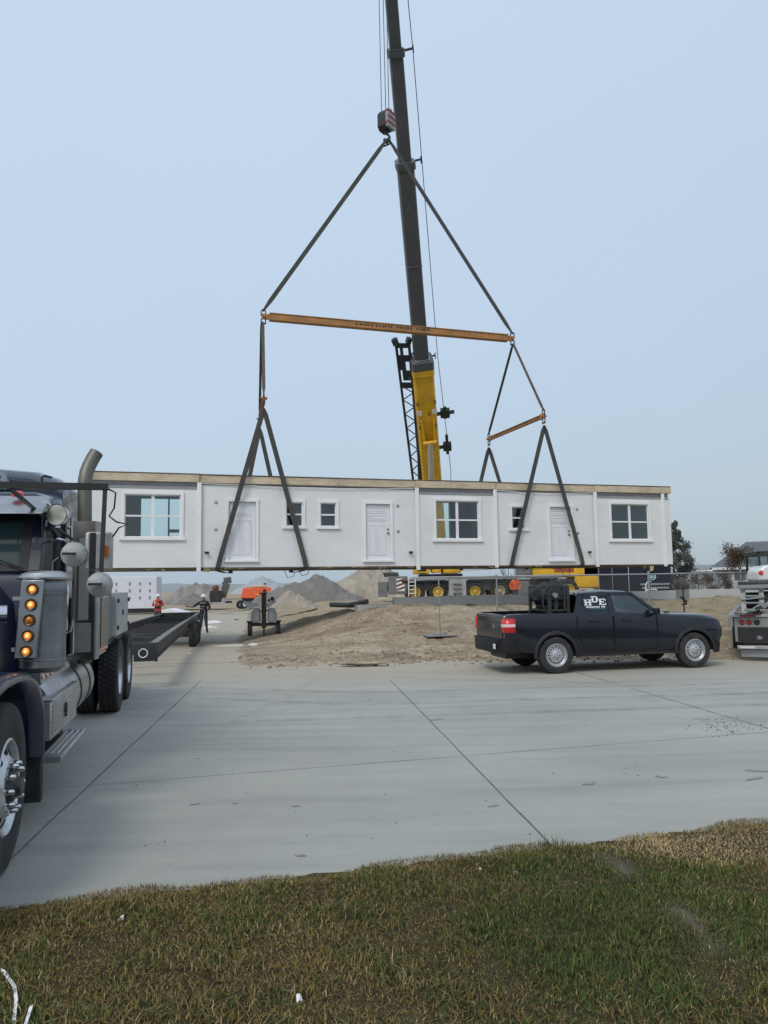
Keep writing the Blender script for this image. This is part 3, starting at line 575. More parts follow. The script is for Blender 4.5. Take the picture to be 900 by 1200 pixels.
# boom head
mb = MB(); mb.hexa([bp_(1, -.5, .5, -.3), bp_(1, .5, .5, -.3), bp_(1, .5, -.6, -.3), bp_(1, -.5, -.6, -.3)], [bp_(1, -.4, 1.1, .9), bp_(1, .4, 1.1, .9), bp_(1, .4, -.7, .9), bp_(1, -.4, -.7, .9)]); obj("boom_head", mb, DKB, crane, bevel=.03)
mb = MB(); mb.lathe([(0, -.3), (.36, -.3), (.36, .3), (0, .3)], Vector((HK.x, HK.y+.25, TIP.z))-crane.location, bs, 20); obj("head_sheave", mb, STEEL, crane)
# small boxes hanging on the right of the boom
for py, h, w in ((487, .9, .55), (526, .85, .5)):
    t = boom_at(py, TIP); mb = MB(); o_ = w0*.5+.55; mb.bar(bp_(t, o_, 0, -h*.3), bp_(t, o_, 0, h*.3), w, .35); mb.bar(bp_(t, o_, 0, -h*.62 if py > 500 else -h*.4), bp_(t, o_, 0, h*.95 if py > 500 else h*.45), w*.35, .2); mb.bar(bp_(t, w0*.5, 0), bp_(t, o_+(.55 if py < 500 else .2), 0), .22, .2); obj("hose_reel", mb, K("dark green", (.02, .035, .03), .6), crane, bevel=.02)
# stowed lattice jib left of the boom
def jb(px, py, off=0.):
    t = boom_at(py, TIP); Y = foot.lerp(TIP, t).y; return at_y(px, py, Y+off)-crane.location
JL = lambda py: 463+(py-397)*(484-463)/165.; JR = lambda py: 479+(py-397)*(492.5-479)/165.
DK = K("jib dark steel", (.03, .034, .04), .6, var=.2)
mb = MB(); rows = list(np.linspace(452, 668, 27))
ch = [[jb(JL(p), p, o_) for p in (400, *rows)] for o_ in (0, .75)]+[[jb(JR(p), p, o_) for p in (400, *rows)] for o_ in (0, .75)]
for c_ in ch: mb.tube([c_[0], c_[len(c_)//2], c_[-1]], .075, 6)
for i in range(1, len(rows)):
    for a, b_ in ((0, 2), (1, 3), (0, 1), (2, 3)):
        p, q = (ch[a][i], ch[b_][i+1]) if i % 2 else (ch[b_][i], ch[a][i+1])
        mb.tube([p, q], .035, 5)
lj = obj("lattice_jib", mb, DK, crane)
mb = MB(); mb.tube([jb(489, 455, -.2), jb(495, 668, -.2)], .12, 8); mb.tube([jb(484.5, 455, -.2), jb(497, 540, -.1), jb(499, 668, -.1)], .05, 6); obj("jib_tube", mb, DK, lj)
mb = MB(); P_ = lambda u, py: JL(py)+(JR(py)-JL(py))*u
for u in (0, .9): mb.hexa([jb(P_(u-.02, 455), 455), jb(P_(u+.12, 455), 455), jb(P_(u+.12, 455), 455, .7), jb(P_(u-.02, 455), 455, .7)], [jb(P_(u-.02, 405), 405), jb(P_(u+.12, 405), 405), jb(P_(u+.12, 405), 405, .7), jb(P_(u-.02, 405), 405, .7)])
for py0, py1, ua, ub in ((402, 408, 0, 1), (416, 424, 0, 1), (424, 434, 0, .6), (434, 446, .25, 1), (448, 455, 0, 1), (408, 416, .25, .5)):
    mb.hexa([jb(P_(ua, py1), py1), jb(P_(ub, py1), py1), jb(P_(ub, py1), py1, .5), jb(P_(ua, py1), py1, .5)], [jb(P_(ua, py0), py0), jb(P_(ub, py0), py0), jb(P_(ub, py0), py0, .5), jb(P_(ua, py0), py0, .5)])
for a, b_ in (((464.5, 404), (461.5, 397)), ((478, 402), (480, 396))): mb.bar(jb(*a), jb(*b_), .25, .3)
mb.bar(jb(478, 444), jb(487, 443), .14)
obj("jib_head", mb, DK, lj)
# carrier
GREY = K("crane grey", (.15, .155, .16), .6, var=.2, dirt=(.25, .24, .22), damt=.5); LGREY = K("crane light grey", (.50, .51, .50), .6, var=.15, dirt=(.2, .19, .17), damt=.5)
def cb(name, x0, x1, y0, y1, z0, z1, mat, bev=.03, parent=crane):
    mb = MB(); mb.box(x0-6, x1-6, y0, y1, z0-GZ, z1-GZ); return obj(name, mb, mat, parent, bevel=bev)
cb("chassis", -.2, 15.2, -1.0, 1.0, 1.35, 2.0, GREY); cb("deck", 1.6, 11.6, -1.5, 1.5, 2.12, 2.25, LGREY)
cb("rear_box", .2, 1.5, -1.4, 1.4, 1.15, 2.35, GREY); cb("rear_box", -.5, .15, -1.35, 1.35, 1.0, 2.0, GREY); cb("rear_box", -.1, .9, -1.2, 1.2, 2.36, 2.62, K("box dark", (.06, .06, .065), .6))
cb("striped_plate", .75, 1.3, -1.47, -1.42, 1.35, 2.2, WHITEP, .004)
mb = MB()
for i in range(3): z = 1.38+i*.27; mb.prism([(.755-6, z-GZ), (1.295-6, z+.18-GZ), (1.295-6, z+.30-GZ), (.755-6, z+.12-GZ)], 'y', -1.478, -1.472)
obj("stripe", mb, W["red paint"], crane)
mb = MB()
for x in (1.55, 2.0): mb.bar((x-6, -1.62, 1.0-GZ), (x-6, -1.62, 2.2-GZ), .07)
for z in (1.2, 1.45, 1.7, 1.95): mb.bar((1.55-6, -1.62, z-GZ), (2.0-6, -1.62, z-GZ), .06)
obj("ladder", mb, WHITEP, crane)
cb("step_box", 4.25, 5.4, -1.5, -.9, .95, 2.1, LGREY); mb = MB()
for z in (1.15, 1.45, 1.75): mb.box(4.5-6, 5.1-6, -1.66, -1.51, z-GZ, z+.05-GZ)
obj("step", mb, STEEL, crane)
cb("outrigger_box", 8.6, 9.6, -1.55, 1.55, 1.0, 1.9, GREY)
mb = MB()
for x0, x1 in ((1.1, 4.1), (5.5, 8.5), (9.7, 11.5)): mb.box(x0-6, x1-6, -1.52, -1.35, 1.95-GZ, 2.06-GZ)
obj("mudguard", mb, BLACK, crane)
RIMY = K("rim yellow", (.75, .52, .06), .5, dirt=(.2, .16, .08), damt=.6); RIMC = K("rim dusty cream", (.45, .38, .25), .6)
def crane_wheel(x, y, mat):
    mb = MB(); mb.lathe([(.36, -.2), (.60, -.21), (.66, -.15), (.67, 0), (.66, .15), (.60, .21), (.36, .2)], (x-6, y, 1.25-GZ), (0, 1, 0), 32); w = obj("wheel", mb, RUBBER, crane)
    mb = MB(); s_ = -1 if y < 0 else 1; mb.lathe([(.36, .19*s_), (.33, .20*s_), (.30, .06*s_), (.16, .02*s_), (.15, .12*s_), (.1, .17*s_), (0, .17*s_)], (x-6, y, 1.25-GZ), (0, 1, 0), 24); obj("rim", mb, mat, w)
for x, mt in ((2.0, RIMY), (3.53, RIMY), (6.0, RIMY), (7.66, RIMC), (10.66, RIMC), (12.3, RIMY)):
    for y in (-1.2, 1.2): crane_wheel(x, y, mt)
# superstructure
cb("turntable", 2.3, 5.2, -1.3, 1.1, 2.26, 2.46, BLACK); cb("counterweight", 1.95, 3.0, -1.6, 1.4, 2.5, 3.35, YELLOW, .06); cb("winch_housing", 3.15, 3.75, -1.5, -.9, 2.55, 3.3, YELLOW, .05)
cb("side_frame", 3.9, 5.1, -1.5, -1.2, 2.5, 3.3, YELLOW, .05); cb("side_frame", 3.9, 5.1, .8, 1.1, 2.5, 3.6, YELLOW, .05); cb("vent_panel", 2.15, 2.75, -1.62, -1.605, 2.65, 3.1, BLACK, .002)
mb = MB(); mb.lathe([(0, -.5), (.35, -.5), (.35, .5), (0, .5)], (3.45-6, -.3, 2.95-GZ), (0, 1, 0), 20); obj("winch_drum", mb, GREY, crane)
# operator cab end (yellow) at the right
cb("engine_cover", 9.85, 13.0, -1.35, 1.3, 2.1, 3.1, YELLOW, .08); cb("carrier_cab", 12.7, 14.6, -1.4, 1.3, 1.35, 3.02, YELLOW, .1); cb("bumper", 14.6, 14.95, -1.4, 1.3, 1.1, 1.75, YELLOW, .05)
cb("cab_window", 13.35, 14.25, -1.415, -1.403, 2.2, 2.7, GLASSD, .0); cb("red_sign", 11.35, 12.65, -1.365, -1.353, 2.42, 2.78, K("sign red", (.30, .05, .03), .6, dirt=(.5, .25, .05), damt=.5, dscale=5), .0)
cb("bright_fitting", 10.0, 12.5, -1.36, -1.352, 2.25, 2.3, K("reflector grey", (.4, .35, .2), .4), 0)
mb = MB(); mb.bar((12.0-6, -1.3, 1.0-GZ), (11.4-6, -1.4, 2.3-GZ), .08); mb.bar((10.9-6, -1.3, 1.0-GZ), (11.3-6, -1.4, 2.2-GZ), .08)
for z in (1.3, 1.6, 1.9): mb.bar((11.4-6, -1.45, z-GZ), (12.1-6, -1.45, z-GZ), .05)
obj("access_ladder", mb, STEEL, crane)
mb = MB(); mb.sphere((9.2-6, -1.2, 2.75-GZ), .38); mb.box(8.9-6, 9.8-6, -1.5, -.4, 2.3-GZ, 2.9-GZ); obj("hydraulic_unit", mb, GREY, crane, bevel=.04)
# ------------------------------------------------------------------ wheels
def tyre_mb(R_, w, rin, c=(0, 0, 0), ax=(1, 0, 0), lugs=0, rows=4, ang0=0.):
    mb = MB(); h = w/2
    mb.lathe([(rin, -h*.86), (rin+.02, -h*.95), ((rin+R_)/2, -h), (R_*.955, -h*.93), (R_*.985, -h*.82), (R_, -h*.6), (R_, h*.6), (R_*.985, h*.82), (R_*.955, h*.93), ((rin+R_)/2, h), (rin+.02, h*.95), (rin, h*.86)], c, ax, 56)
    if lugs:
        c = Vector(c); W_ = Vector(ax).normalized(); X = W_.orthogonal().normalized(); Y = W_.cross(X); rw = w*.92/rows
        for r_ in range(rows):
            for k in range(lugs):
                a = 2*math.pi*(k+(.5 if r_ % 2 else 0))/lugs; y0 = -w*.46+rw*r_+rw*.06; y1 = y0+rw*.88; da = 2*math.pi/lugs*.36; sk = da*.35
                ro = R_+.016-(.016 if r_ in (0, rows-1) else 0)*.4
                P_ = lambda aa, rr, yy: c+X*(math.cos(aa)*rr)+Y*(math.sin(aa)*rr)+W_*yy
                mb.add([P_(a-da-sk, R_-.008, y0), P_(a+da-sk, R_-.008, y0), P_(a+da+sk, R_-.008, y1), P_(a-da+sk, R_-.008, y1), P_(a-da*.85-sk, ro, y0+.004), P_(a+da*.85-sk, ro, y0+.004), P_(a+da*.85+sk, ro, y1-.004), P_(a-da*.85+sk, ro, y1-.004)],
                       [(0, 3, 2, 1), (4, 5, 6, 7), (0, 1, 5, 4), (1, 2, 6, 5), (2, 3, 7, 6), (3, 0, 4, 7)])
    else:
        pass
    return mb
# ------------------------------------------------------------------ semi tractor (local x outwards, y rearwards, 0 = front axle, side plane)
SA = R(13.06)
semi = thing("semi_truck", "dark navy blue semi truck tractor with chrome stack, parked at the left edge", "semi truck", (-2.4, 5.0, 0), SA)
SW_ = 2.46   # width; body runs x in [-2.46, 0]
CX = -SW_/2
PERF = pbr("perforated steel", (.36, .355, .34), .5, .4, var=.12, scale=4, dirt=(.2, .19, .18), damt=.5)
nt = PERF.node_tree; N = nt.nodes; L = nt.links; b = N["Principled BSDF"]; g = N.new("ShaderNodeTexCoord"); mp = N.new("ShaderNodeMapping"); L.new(g.outputs["Object"], mp.inputs[0]); mp.inputs["Scale"].default_value = (52, 52, 40)
vo = N.new("ShaderNodeTexVoronoi"); vo.inputs["Scale"].default_value = 1; vo.inputs["Randomness"].default_value = 0; L.new(mp.outputs[0], vo.inputs[0])
mt_ = N.new("ShaderNodeMath"); mt_.operation = 'LESS_THAN'; mt_.inputs[1].default_value = .27; L.new(vo.outputs["Distance"], mt_.inputs[0])
mx = N.new("ShaderNodeMixRGB"); src = b.inputs["Base Color"].links[0].from_socket; L.new(src, mx.inputs[1]); mx.inputs[2].default_value = (.015, .015, .015, 1); L.new(mt_.outputs[0], mx.inputs[0]); L.new(mx.outputs[0], b.inputs["Base Color"])
QUILT = pbr("quilted steel", (.28, .28, .29), .3, .9, var=.15, scale=5, dirt=(.2, .19, .18), damt=.4)
nt = QUILT.node_tree; N = nt.nodes; L = nt.links; b = N["Principled BSDF"]; g = N.new("ShaderNodeTexCoord"); mp = N.new("ShaderNodeMapping"); L.new(g.outputs["Object"], mp.inputs[0]); mp.inputs["Scale"].default_value = (10, 10, 10); mp.inputs["Rotation"].default_value = (R(45), 0, 0)
ck = N.new("ShaderNodeTexVoronoi"); ck.inputs["Scale"].default_value = 1; ck.inputs["Randomness"].default_value = 0; L.new(mp.outputs[0], ck.inputs[0]); q_ = N.new("ShaderNodeBump"); q_.inputs["Strength"].default_value = .7; q_.inputs["Distance"].default_value = .02; L.new(ck.outputs["Distance"], q_.inputs["Height"]); L.new(q_.outputs[0], b.inputs["Normal"])
def so_(name, mb, mat, bev=0, par=None, **k): return obj(name, mb, mat, par or semi, bevel=bev, **k)
def sbox(name, x0, x1, y0, y1, z0, z1, mat, bev=.01, par=None):
    mb = MB(); mb.box(x0, x1, y0, y1, z0, z1); return so_(name, mb, mat, bev, par)
# frame rails and axles
mb = MB()
for x in (CX-.43, CX+.43): mb.box(x-.04, x+.04, -.9, 8.6, .72, .98)
for y in (1.5, 3.2, 5.2, 6.2, 7.3, 8.5): mb.box(CX-.39, CX+.39, y-.05, y+.05, .74, .94)
so_("chassis_frame", mb, BLACK, .01)
mb = MB()
for y in (0, 6.6, 7.95): mb.tube([(CX-.9, y, .53), (CX+.9, y, .53)], .09, 10)
mb.sphere((CX, 6.6, .55), .26); mb.sphere((CX, 7.95, .55), .26); so_("axle", mb, BLACK)
sbox("fifth_wheel", CX-.42, CX+.42, 6.7, 7.7, 1.02, 1.12, BLACK, .04)
# steer wheels
def steer(x, sg):
    mb = tyre_mb(.525, .29, .29, (x-sg*.145, 0, .525), (1, 0, 0)); t = so_("wheel", mb, RUBBER)
    mb = MB(); X0 = x
    mb.lathe([(.295, -.20), (.297, -.03), (.300, -.012), (.287, -.004), (.277, -.012), (.268, -.045), (.262, -.058), (.225, -.035), (.185, -.012), (.175, .0), (.168, .004), (.115, .004), (.110, -.03), (.105, -.09)], (X0, 0, .525), (sg, 0, 0), 64)
    rim = so_("rim", mb, ALUP, par=t, ang=50)
    cs = []
    for k in range(10):
        a = 2*math.pi*(k+.5)/10; c_ = MB(); p = Vector((X0-sg*.15, math.cos(a)*.222, .525+math.sin(a)*.222)); c_.tube([p, p+Vector((sg*.3, 0, 0))], .028, 14); cs.append(c_)
    for c_ in cs: pass
    dk = MB()
    for k in range(10):
        a = 2*math.pi*(k+.5)/10; n_ = Vector((sg, math.cos(a)*.55, math.sin(a)*.55)).normalized(); p = Vector((X0-sg*.0335, math.cos(a)*.224, .525+math.sin(a)*.224)); dk.lathe([(0, .0), (.027, .0), (.030, .003), (.033, -.002)], p, n_, 16)
    so_("hand_hole_shade", dk, K("hole shadow", (.01, .01, .01), .9), par=t)  # dark discs painted as the shade inside the hand holes
    mb = MB(); mb.lathe([(.108, -.05), (.095, .0), (.085, .03), (.06, .045), (.055, .075), (.0, .08)], (X0, 0, .525), (sg, 0, 0), 32); so_("hub", mb, K("hub dark", (.06, .06, .065), .4, .6, dirt=(.2, .15, .1), damt=.4), par=t)
    for k in range(10):
        mb = MB(); a = 2*math.pi*k/10; p = Vector((X0+sg*.002, math.cos(a)*.1425, .525+math.sin(a)*.1425)); mb.lathe([(.019, 0), (.0185, .02), (.0165, .045), (.012, .058), (0, .062)], p, (sg, 0, 0), 12)
        so_("lug_nut", mb, CHROME, par=t)
ALUP = K("polished aluminium", (.56, .57, .58), .24, .95, var=.12, scale=7, dirt=(.28, .26, .24), damt=.5, dscale=4)
steer(0.0, 1); steer(-SW_, -1)
def dual(x, y, sg):
    for k, xx in enumerate((x-sg*.14, x-sg*.475)):
        t = so_("wheel", tyre_mb(.51, .275, .29, (xx, y, .525), (1, 0, 0), 46, 4), RUBBER)
        mb = MB()
        if k == 0: mb.lathe([(.295, .13), (.297, .115), (.285, .12), (.275, .09), (.262, .0), (.25, -.10), (.20, -.125), (.13, -.115), (.12, -.08), (.115, .06), (.08, .09), (0, .09)], (xx, y, .525), (sg, 0, 0), 40)
        else: mb.lathe([(.29, -.12), (.27, -.05), (.2, .0), (0, .0)], (xx, y, .525), (sg, 0, 0), 32)
        so_("rim", mb, ALUP, par=t)
for y in (6.6, 7.95): dual(0, y, 1); dual(-SW_, y, -1)
# fenders
def fender(x0, x1):
    outer = [(1.00, .52), (1.00, .80), (.93, .96), (.80, 1.10), (.58, 1.19), (.3, 1.23), (-.2, 1.25), (-.6, 1.2), (-.95, 1.0), (-1.12, .75), (-1.15, .5)]
    inner = [(.90, .52), (.88, .76), (.79, .91), (.66, 1.02), (.48, 1.09), (.25, 1.13), (-.2, 1.13), (-.5, 1.06), (-.72, .9), (-.82, .7), (-.84, .5)]
    mb = MB(); k = len(outer); vs = []
    for x, ins in ((x0, 0), (x0+(x1-x0)*.55, 0), (x1-.05*(1 if x1 > x0 else -1), .02), (x1, .07)): vs += [(x, y*(1-ins*.3), z-ins*(.6 if z > .9 else .1)) for y, z in outer]
    fs = [(r_*k+i, r_*k+i+1, (r_+1)*k+i+1, (r_+1)*k+i) for r_ in range(3) for i in range(k-1)]
    o_ = len(vs); vs += [(x1, y, z) for y, z in inner]; fs += [(3*k+i, 3*k+i+1, o_+i+1, o_+i) for i in range(k-1)]
    o2 = len(vs); vs += [(x0, y, z) for y, z in inner]; fs += [(o_+i, o_+i+1, o2+i+1, o2+i) for i in range(k-1)]
    mb.add(vs, fs); f = so_("fender", mb, NAVY, sub=1, ang=60); return f
fender(-.62, .03); fender(-SW_+.62, -SW_-.03)
mb = MB(); mb.prism([(.96, .85), (1.02, .85), (1.06, .3), (1.04, .18), (.98, .17), (.95, .3)], 'x', -.5, .0); so_("mud_flap", mb, RUBBER, .01)
# hood
hs = [(-1.15, .52, .62, 1.25), (-1.0, .58, .6, 1.38), (-.4, .64, .6, 1.50), (.5, .72, .62, 1.66), (1.3, .80, .65, 1.80), (1.72, .86, .7, 1.86)]
mb = MB(); prof = lambda hw, z0, z1: [(hw, z0), (hw*1.02, z0+(z1-z0)*.5), (hw*.98, z1-.2), (hw*.86, z1-.06), (hw*.55, z1), (0, z1+.03), (-hw*.55, z1), (-hw*.86, z1-.06), (-hw*.98, z1-.2), (-hw*1.02, z0+(z1-z0)*.5), (-hw, z0)]
vs = []; 
for y, hw, z0, z1 in hs: vs += [(CX+a, y, z) for a, z in prof(hw, z0, z1)]
k = 11; mb.add(vs, [(r_*k+i, r_*k+i+1, (r_+1)*k+i+1, (r_+1)*k+i) for r_ in range(5) for i in range(k-1)]+[tuple(range(k))]); hood = so_("hood", mb, NAVY, .0, ang=50)
mb = MB()
for i in range(9): x = CX-.44+i*.11; mb.box(x-.02, x+.02, -1.19, -1.16, .62, 1.22)
mb.box(CX-.5, CX+.5, -1.18, -1.165, .6, .66); mb.box(CX-.5, CX+.5, -1.18, -1.165, 1.22, 1.26); so_("grille", mb, CHROME)
sbox("bumper", -SW_, 0, -1.35, -1.22, .35, .68, CHROME, .03)
for x in (-.38, -SW_+.38): 
    mb = MB(); mb.box(x-.2, x+.2, -1.17, -1.0, .8, 1.0); hl = so_("headlight", mb, CHROME, .03); mb = MB(); mb.box(x-.17, x+.17, -1.18, -1.172, .83, .97); so_("lens", mb, GLASSD, par=hl)
WSG = bpy.data.materials.new("tinted windshield"); WSG.use_nodes = True; nt = WSG.node_tree; N = nt.nodes; L = nt.links; b = N["Principled BSDF"]; b.inputs["Base Color"].default_value = (.05, .085, .09, 1); b.inputs["Roughness"].default_value = .06
tp = N.new("ShaderNodeBsdfTransparent"); tp.inputs[0].default_value = (.5, .62, .62, 1); nz_ = N.new("ShaderNodeTexNoise"); nz_.inputs["Scale"].default_value = 1.2; mr2 = N.new("ShaderNodeMapRange"); mr2.inputs[3].default_value = .55; mr2.inputs[4].default_value = .8; L.new(nz_.outputs[0], mr2.inputs[0]); ms_ = N.new("ShaderNodeMixShader"); L.new(mr2.outputs[0], ms_.inputs[0]); L.new(tp.outputs[0], ms_.inputs[1]); L.new(b.outputs[0], ms_.inputs[2]); L.new(ms_.outputs[0], N["Material Output"].inputs[0])
# cab
CS = -.2; CL = -SW_+.2; Y0, Y1 = 1.78, 3.08
mb = MB()   # lower cab shell
mb.prism([(1.74, .95), (3.08, .95), (3.08, 1.93), (1.76, 1.93), (1.70, 1.80)], 'x', CS, CL); cab = so_("cab", mb, NAVY, .04)
mb = MB()   # roof
mb.hexa([(CL, 1.98, 2.44), (CS, 1.98, 2.44), (CS, 3.08, 2.46), (CL, 3.08, 2.46)], [(CL+.10, 2.12, 2.66), (CS-.10, 2.12, 2.66), (CS-.06, 3.08, 2.74), (CL+.06, 3.08, 2.74)]); so_("roof", mb, NAVY, .05)
for x, s_ in ((CS, -1), (CL, 1)):
    mb = MB(); mb.hexa([(x, 1.76, 1.93), (x, 1.88, 1.93), (x+s_*.10, 1.88, 1.93), (x+s_*.10, 1.76, 1.93)], [(x, 1.99, 2.46), (x, 2.08, 2.46), (x+s_*.10, 2.08, 2.46), (x+s_*.10, 1.99, 2.46)])
    so_("pillar", mb, NAVY, .006); mb = MB(); mb.box(*sorted((x, x+s_*.08)), 2.98, 3.08, 1.93, 2.46); so_("pillar", mb, NAVY, .006)
mb = MB(); mb.hexa([(CX-.03, 1.765, 1.93), (CX+.03, 1.765, 1.93), (CX+.03, 1.80, 1.93), (CX-.03, 1.80, 1.93)], [(CX-.03, 1.995, 2.46), (CX+.03, 1.995, 2.46), (CX+.03, 2.03, 2.46), (CX-.03, 2.03, 2.46)])
so_("pillar", mb, NAVY, .006)
mb = MB(); mb.hexa([(CL+.10, 1.78, 1.93), (CS-.10, 1.78, 1.93), (CS-.10, 1.79, 1.93), (CL+.10, 1.79, 1.93)], [(CL+.10, 2.01, 2.46), (CS-.10, 2.01, 2.46), (CS-.10, 2.02, 2.46), (CL+.10, 2.02, 2.46)]); ws = so_("windshield", mb, WSG)
mb = MB(); t_ = .05
def wsx(x0, x1, a0, a1): return ((x0, 1.768+.23*a0, 1.93+.53*a0), (x1, 1.768+.23*a0, 1.93+.53*a0), (x1, 1.777+.23*a0, 1.93+.53*a0), (x0, 1.777+.23*a0, 1.93+.53*a0)), ((x0, 1.768+.23*a1, 1.93+.53*a1), (x1, 1.768+.23*a1, 1.93+.53*a1), (x1, 1.777+.23*a1, 1.93+.53*a1), (x0, 1.777+.23*a1, 1.93+.53*a1))
mb.hexa(*wsx(CL+.1, CS-.1, 0, .10)); mb.hexa(*wsx(CL+.1, CS-.1, .84, 1)); mb.hexa(*wsx(CS-.18, CS-.1, .10, .84)); mb.hexa(*wsx(CL+.1, CL+.18, .10, .84)); so_("windshield_seal", mb, K("seal black", (.008, .008, .012), .6))
mb = MB(); mb.tube([(CX+.9, 1.74, 1.95), (CX+.45, 1.83, 2.12)], .008, 5); mb.tube([(CX-.1, 1.74, 1.95), (CX-.6, 1.80, 2.06)], .008, 5); mb.tube([(CX+.62, 1.78, 2.02), (CX+.30, 1.84, 2.15)], .012, 5); so_("wiper", mb, BLACK)
sbox("dashboard", CL+.1, CS-.12, 1.82, 2.2, 1.80, 1.96, INTER, .02); sbox("seat", CX+.3, CX+.8, 2.6, 2.8, 1.4, 2.35, K("seat grey", (.05, .045, .045), .9), .05); sbox("seat", CX-.8, CX-.3, 2.6, 2.8, 1.4, 2.35, W["seat grey"], .05)
sbox("back_panel", CL+.02, CS-.02, 3.03, 3.075, 1.2, 2.45, INTER, 0)
mb = MB(); mb.lathe([(.2, -.012), (.212, 0), (.2, .012), (.188, 0)], (CX+.52, 2.25, 2.0), (0, -.7, .7), 24, closed=True); so_("steering_wheel", mb, BLACK)
mb = MB(); mb.box(CS+.002, CS+.012, 1.95, 2.96, 1.12, 1.92); door = so_("door", mb, NAVY, .01)
mb = MB(); mb.box(CS-.02, CS-.012, 1.90, 2.97, 1.94, 2.45); so_("side_glass", mb, GLASSD, par=door)
mb = MB(); mb.tube([(CS+.02, 2.86, 1.35), (CS+.05, 2.86, 1.37), (CS+.05, 2.86, 1.8), (CS+.02, 2.86, 1.82)], .013, 6); so_("grab_handle", mb, CHROME, par=door)
mb = MB(); mb.tube([(CS+.03, 3.0, 1.1), (CS+.09, 3.0, 1.12), (CS+.09, 3.0, 2.05), (CS+.03, 2.98, 2.1)], .016, 8); so_("grab_handle", mb, CHROME)
# visor (white/steel eyebrow) with marker lamps
mb = MB(); mb.hexa([(CL-.02, 1.72, 2.42), (CS+.02, 1.72, 2.42), (CS+.04, 1.98, 2.50), (CL-.04, 1.98, 2.50)], [(CL-.0, 1.74, 2.445), (CS+.0, 1.74, 2.445), (CS+.02, 2.05, 2.62), (CL-.02, 2.05, 2.62)]); so_("sun_visor", mb, STEEL, .012)
for x in (-.43, -.95, -1.5, -2.0):
    mb = MB(); mb.lathe([(.055, 0), (.048, .03), (.03, .045), (0, .05)], (x, 1.93, 2.60), (0, -.25, 1), 14); so_("marker_light", mb, RED)
mb = MB(); mb.lathe([(.07, 0), (.07, .03), (.03, .12), (0, .14)], (CS-.02, 2.02, 2.47), (.3, -.8, .5), 16); so_("horn", mb, CHROME)
mb = MB(); c_ = (CS+.11, 1.93, 2.43); mb.lathe([(0, -.09), (.05, -.085), (.085, -.05), (.095, 0), (.1, .03)], c_, (-.35, -.9, .05), 22); sp_ = so_("spot_light", mb, CHROME)
mb = MB(); mb.lathe([(0, .032), (.092, .030), (.094, .02)], c_, (-.35, -.9, .05), 22); so_("lens", mb, K("lamp lens", (.5, .52, .45), .15, .3), par=sp_); mb = MB(); mb.bar((c_[0], c_[1]+.02, c_[2]-.09), (c_[0]-.14, c_[1]+.1, c_[2]-.13), .04); so_("bracket", mb, CHROME, par=sp_)
# mirror bracket, mirrors
mb = MB(); mb.bar((-SW_-.30, 1.45, 2.65), (.39, 1.45, 2.63), .055, .055); mb.bar((.365, 1.45, 2.65), (.345, 1.40, 1.74), .034, .034); mb.bar((-.40, 1.45, 2.62), (-.20, 1.95, 2.40), .028); mb.bar((-.22, 1.95, 2.41), (-.14, 3.0, 2.28), .022)
mb.tube([(.38, 1.47, 2.62), (.45, 1.45, 2.58), (.44, 1.45, 2.45), (.40, 1.45, 2.38), (.46, 1.45, 2.33), (.55, 1.45, 2.31), (.48, 1.45, 2.28), (.43, 1.44, 2.20)], .008, 5)
for x in (-.15, -.55): mb.tube([(x, 1.5, 2.66), (x, 1.5, 2.71), (x+.02, 1.5, 2.725), (x+.08, 1.5, 2.71)], .011, 5)
so_("mirror_bracket", mb, BLACK, .004)
MS = K("mirror shell", (.46, .46, .45), .5, .4, dirt=(.25, .24, .22), damt=.5)
mb = MB(); mb.hexa([(.21, 1.44, 1.92), (.425, 1.50, 1.92), (.425, 1.58, 1.93), (.21, 1.53, 1.93)], [(.21, 1.46, 2.25), (.425, 1.50, 2.25), (.425, 1.58, 2.24), (.21, 1.55, 2.24)]); mr_ = so_("side_mirror", mb, MS, .02)
mb = MB(); mb.hexa([(.245, 1.432, 1.93), (.295, 1.456, 1.93), (.295, 1.465, 1.93), (.245, 1.45, 1.93)], [(.245, 1.452, 2.24), (.295, 1.466, 2.24), (.295, 1.475, 2.24), (.245, 1.47, 2.24)]); so_("mirror_back", mb, DARKPL, .006, par=mr_)
mb = MB(); mb.box(.355, .402, 1.462, 1.480, 2.04, 2.13); so_("amber_marker", mb, AMBEROFF, .004, par=mr_)
def convex(c_, n_, r_=.105):
    mb = MB(); mb.lathe([(0, .036), (r_*.3, .033), (r_*.7, .02), (r_*.95, .003), (r_, -.01), (r_*.97, -.02)], c_, n_, 28); o_ = so_("convex_mirror", mb, K("mirror steel", (.34, .35, .35), .6, .35, var=.2, scale=14))
    mb = MB(); w_ = Vector(n_).normalized(); x = w_.cross(Vector((0, 0, 1))).normalized(); y = x.cross(w_)
    for k in range(3):
        a = R(30+120*k); d_ = x*math.cos(a)+y*math.sin(a); mb.bar(Vector(c_)+w_*.037, Vector(c_)+w_*.006+d_*r_*.95, .008, .008, w_)
    so_("rib", mb, STEEL, par=o_); mb = MB(); mb.bar(Vector(c_)+w_*.065-x*.02, Vector(c_)+w_*.065+x*.09, .025, .02); so_("clamp", mb, BLACK, par=o_)
convex((.13, 1.42, 2.055), (.12, -1, .05)); convex((.345, 1.36, 1.80), (.12, -1, .05))
mb = MB(); mb.tube([(.06, 1.46, 2.17), (-.0, 1.5, 2.19), (-.18, 1.8, 2.17)], .012, 6); mb.tube([(.13, 1.44, 1.95), (.12, 1.5, 1.55), (.10, 1.5, 1.42), (0, 1.55, 1.38), (CS, 1.9, 1.38)], .012, 6); so_("mirror_arm", mb, CHROME)
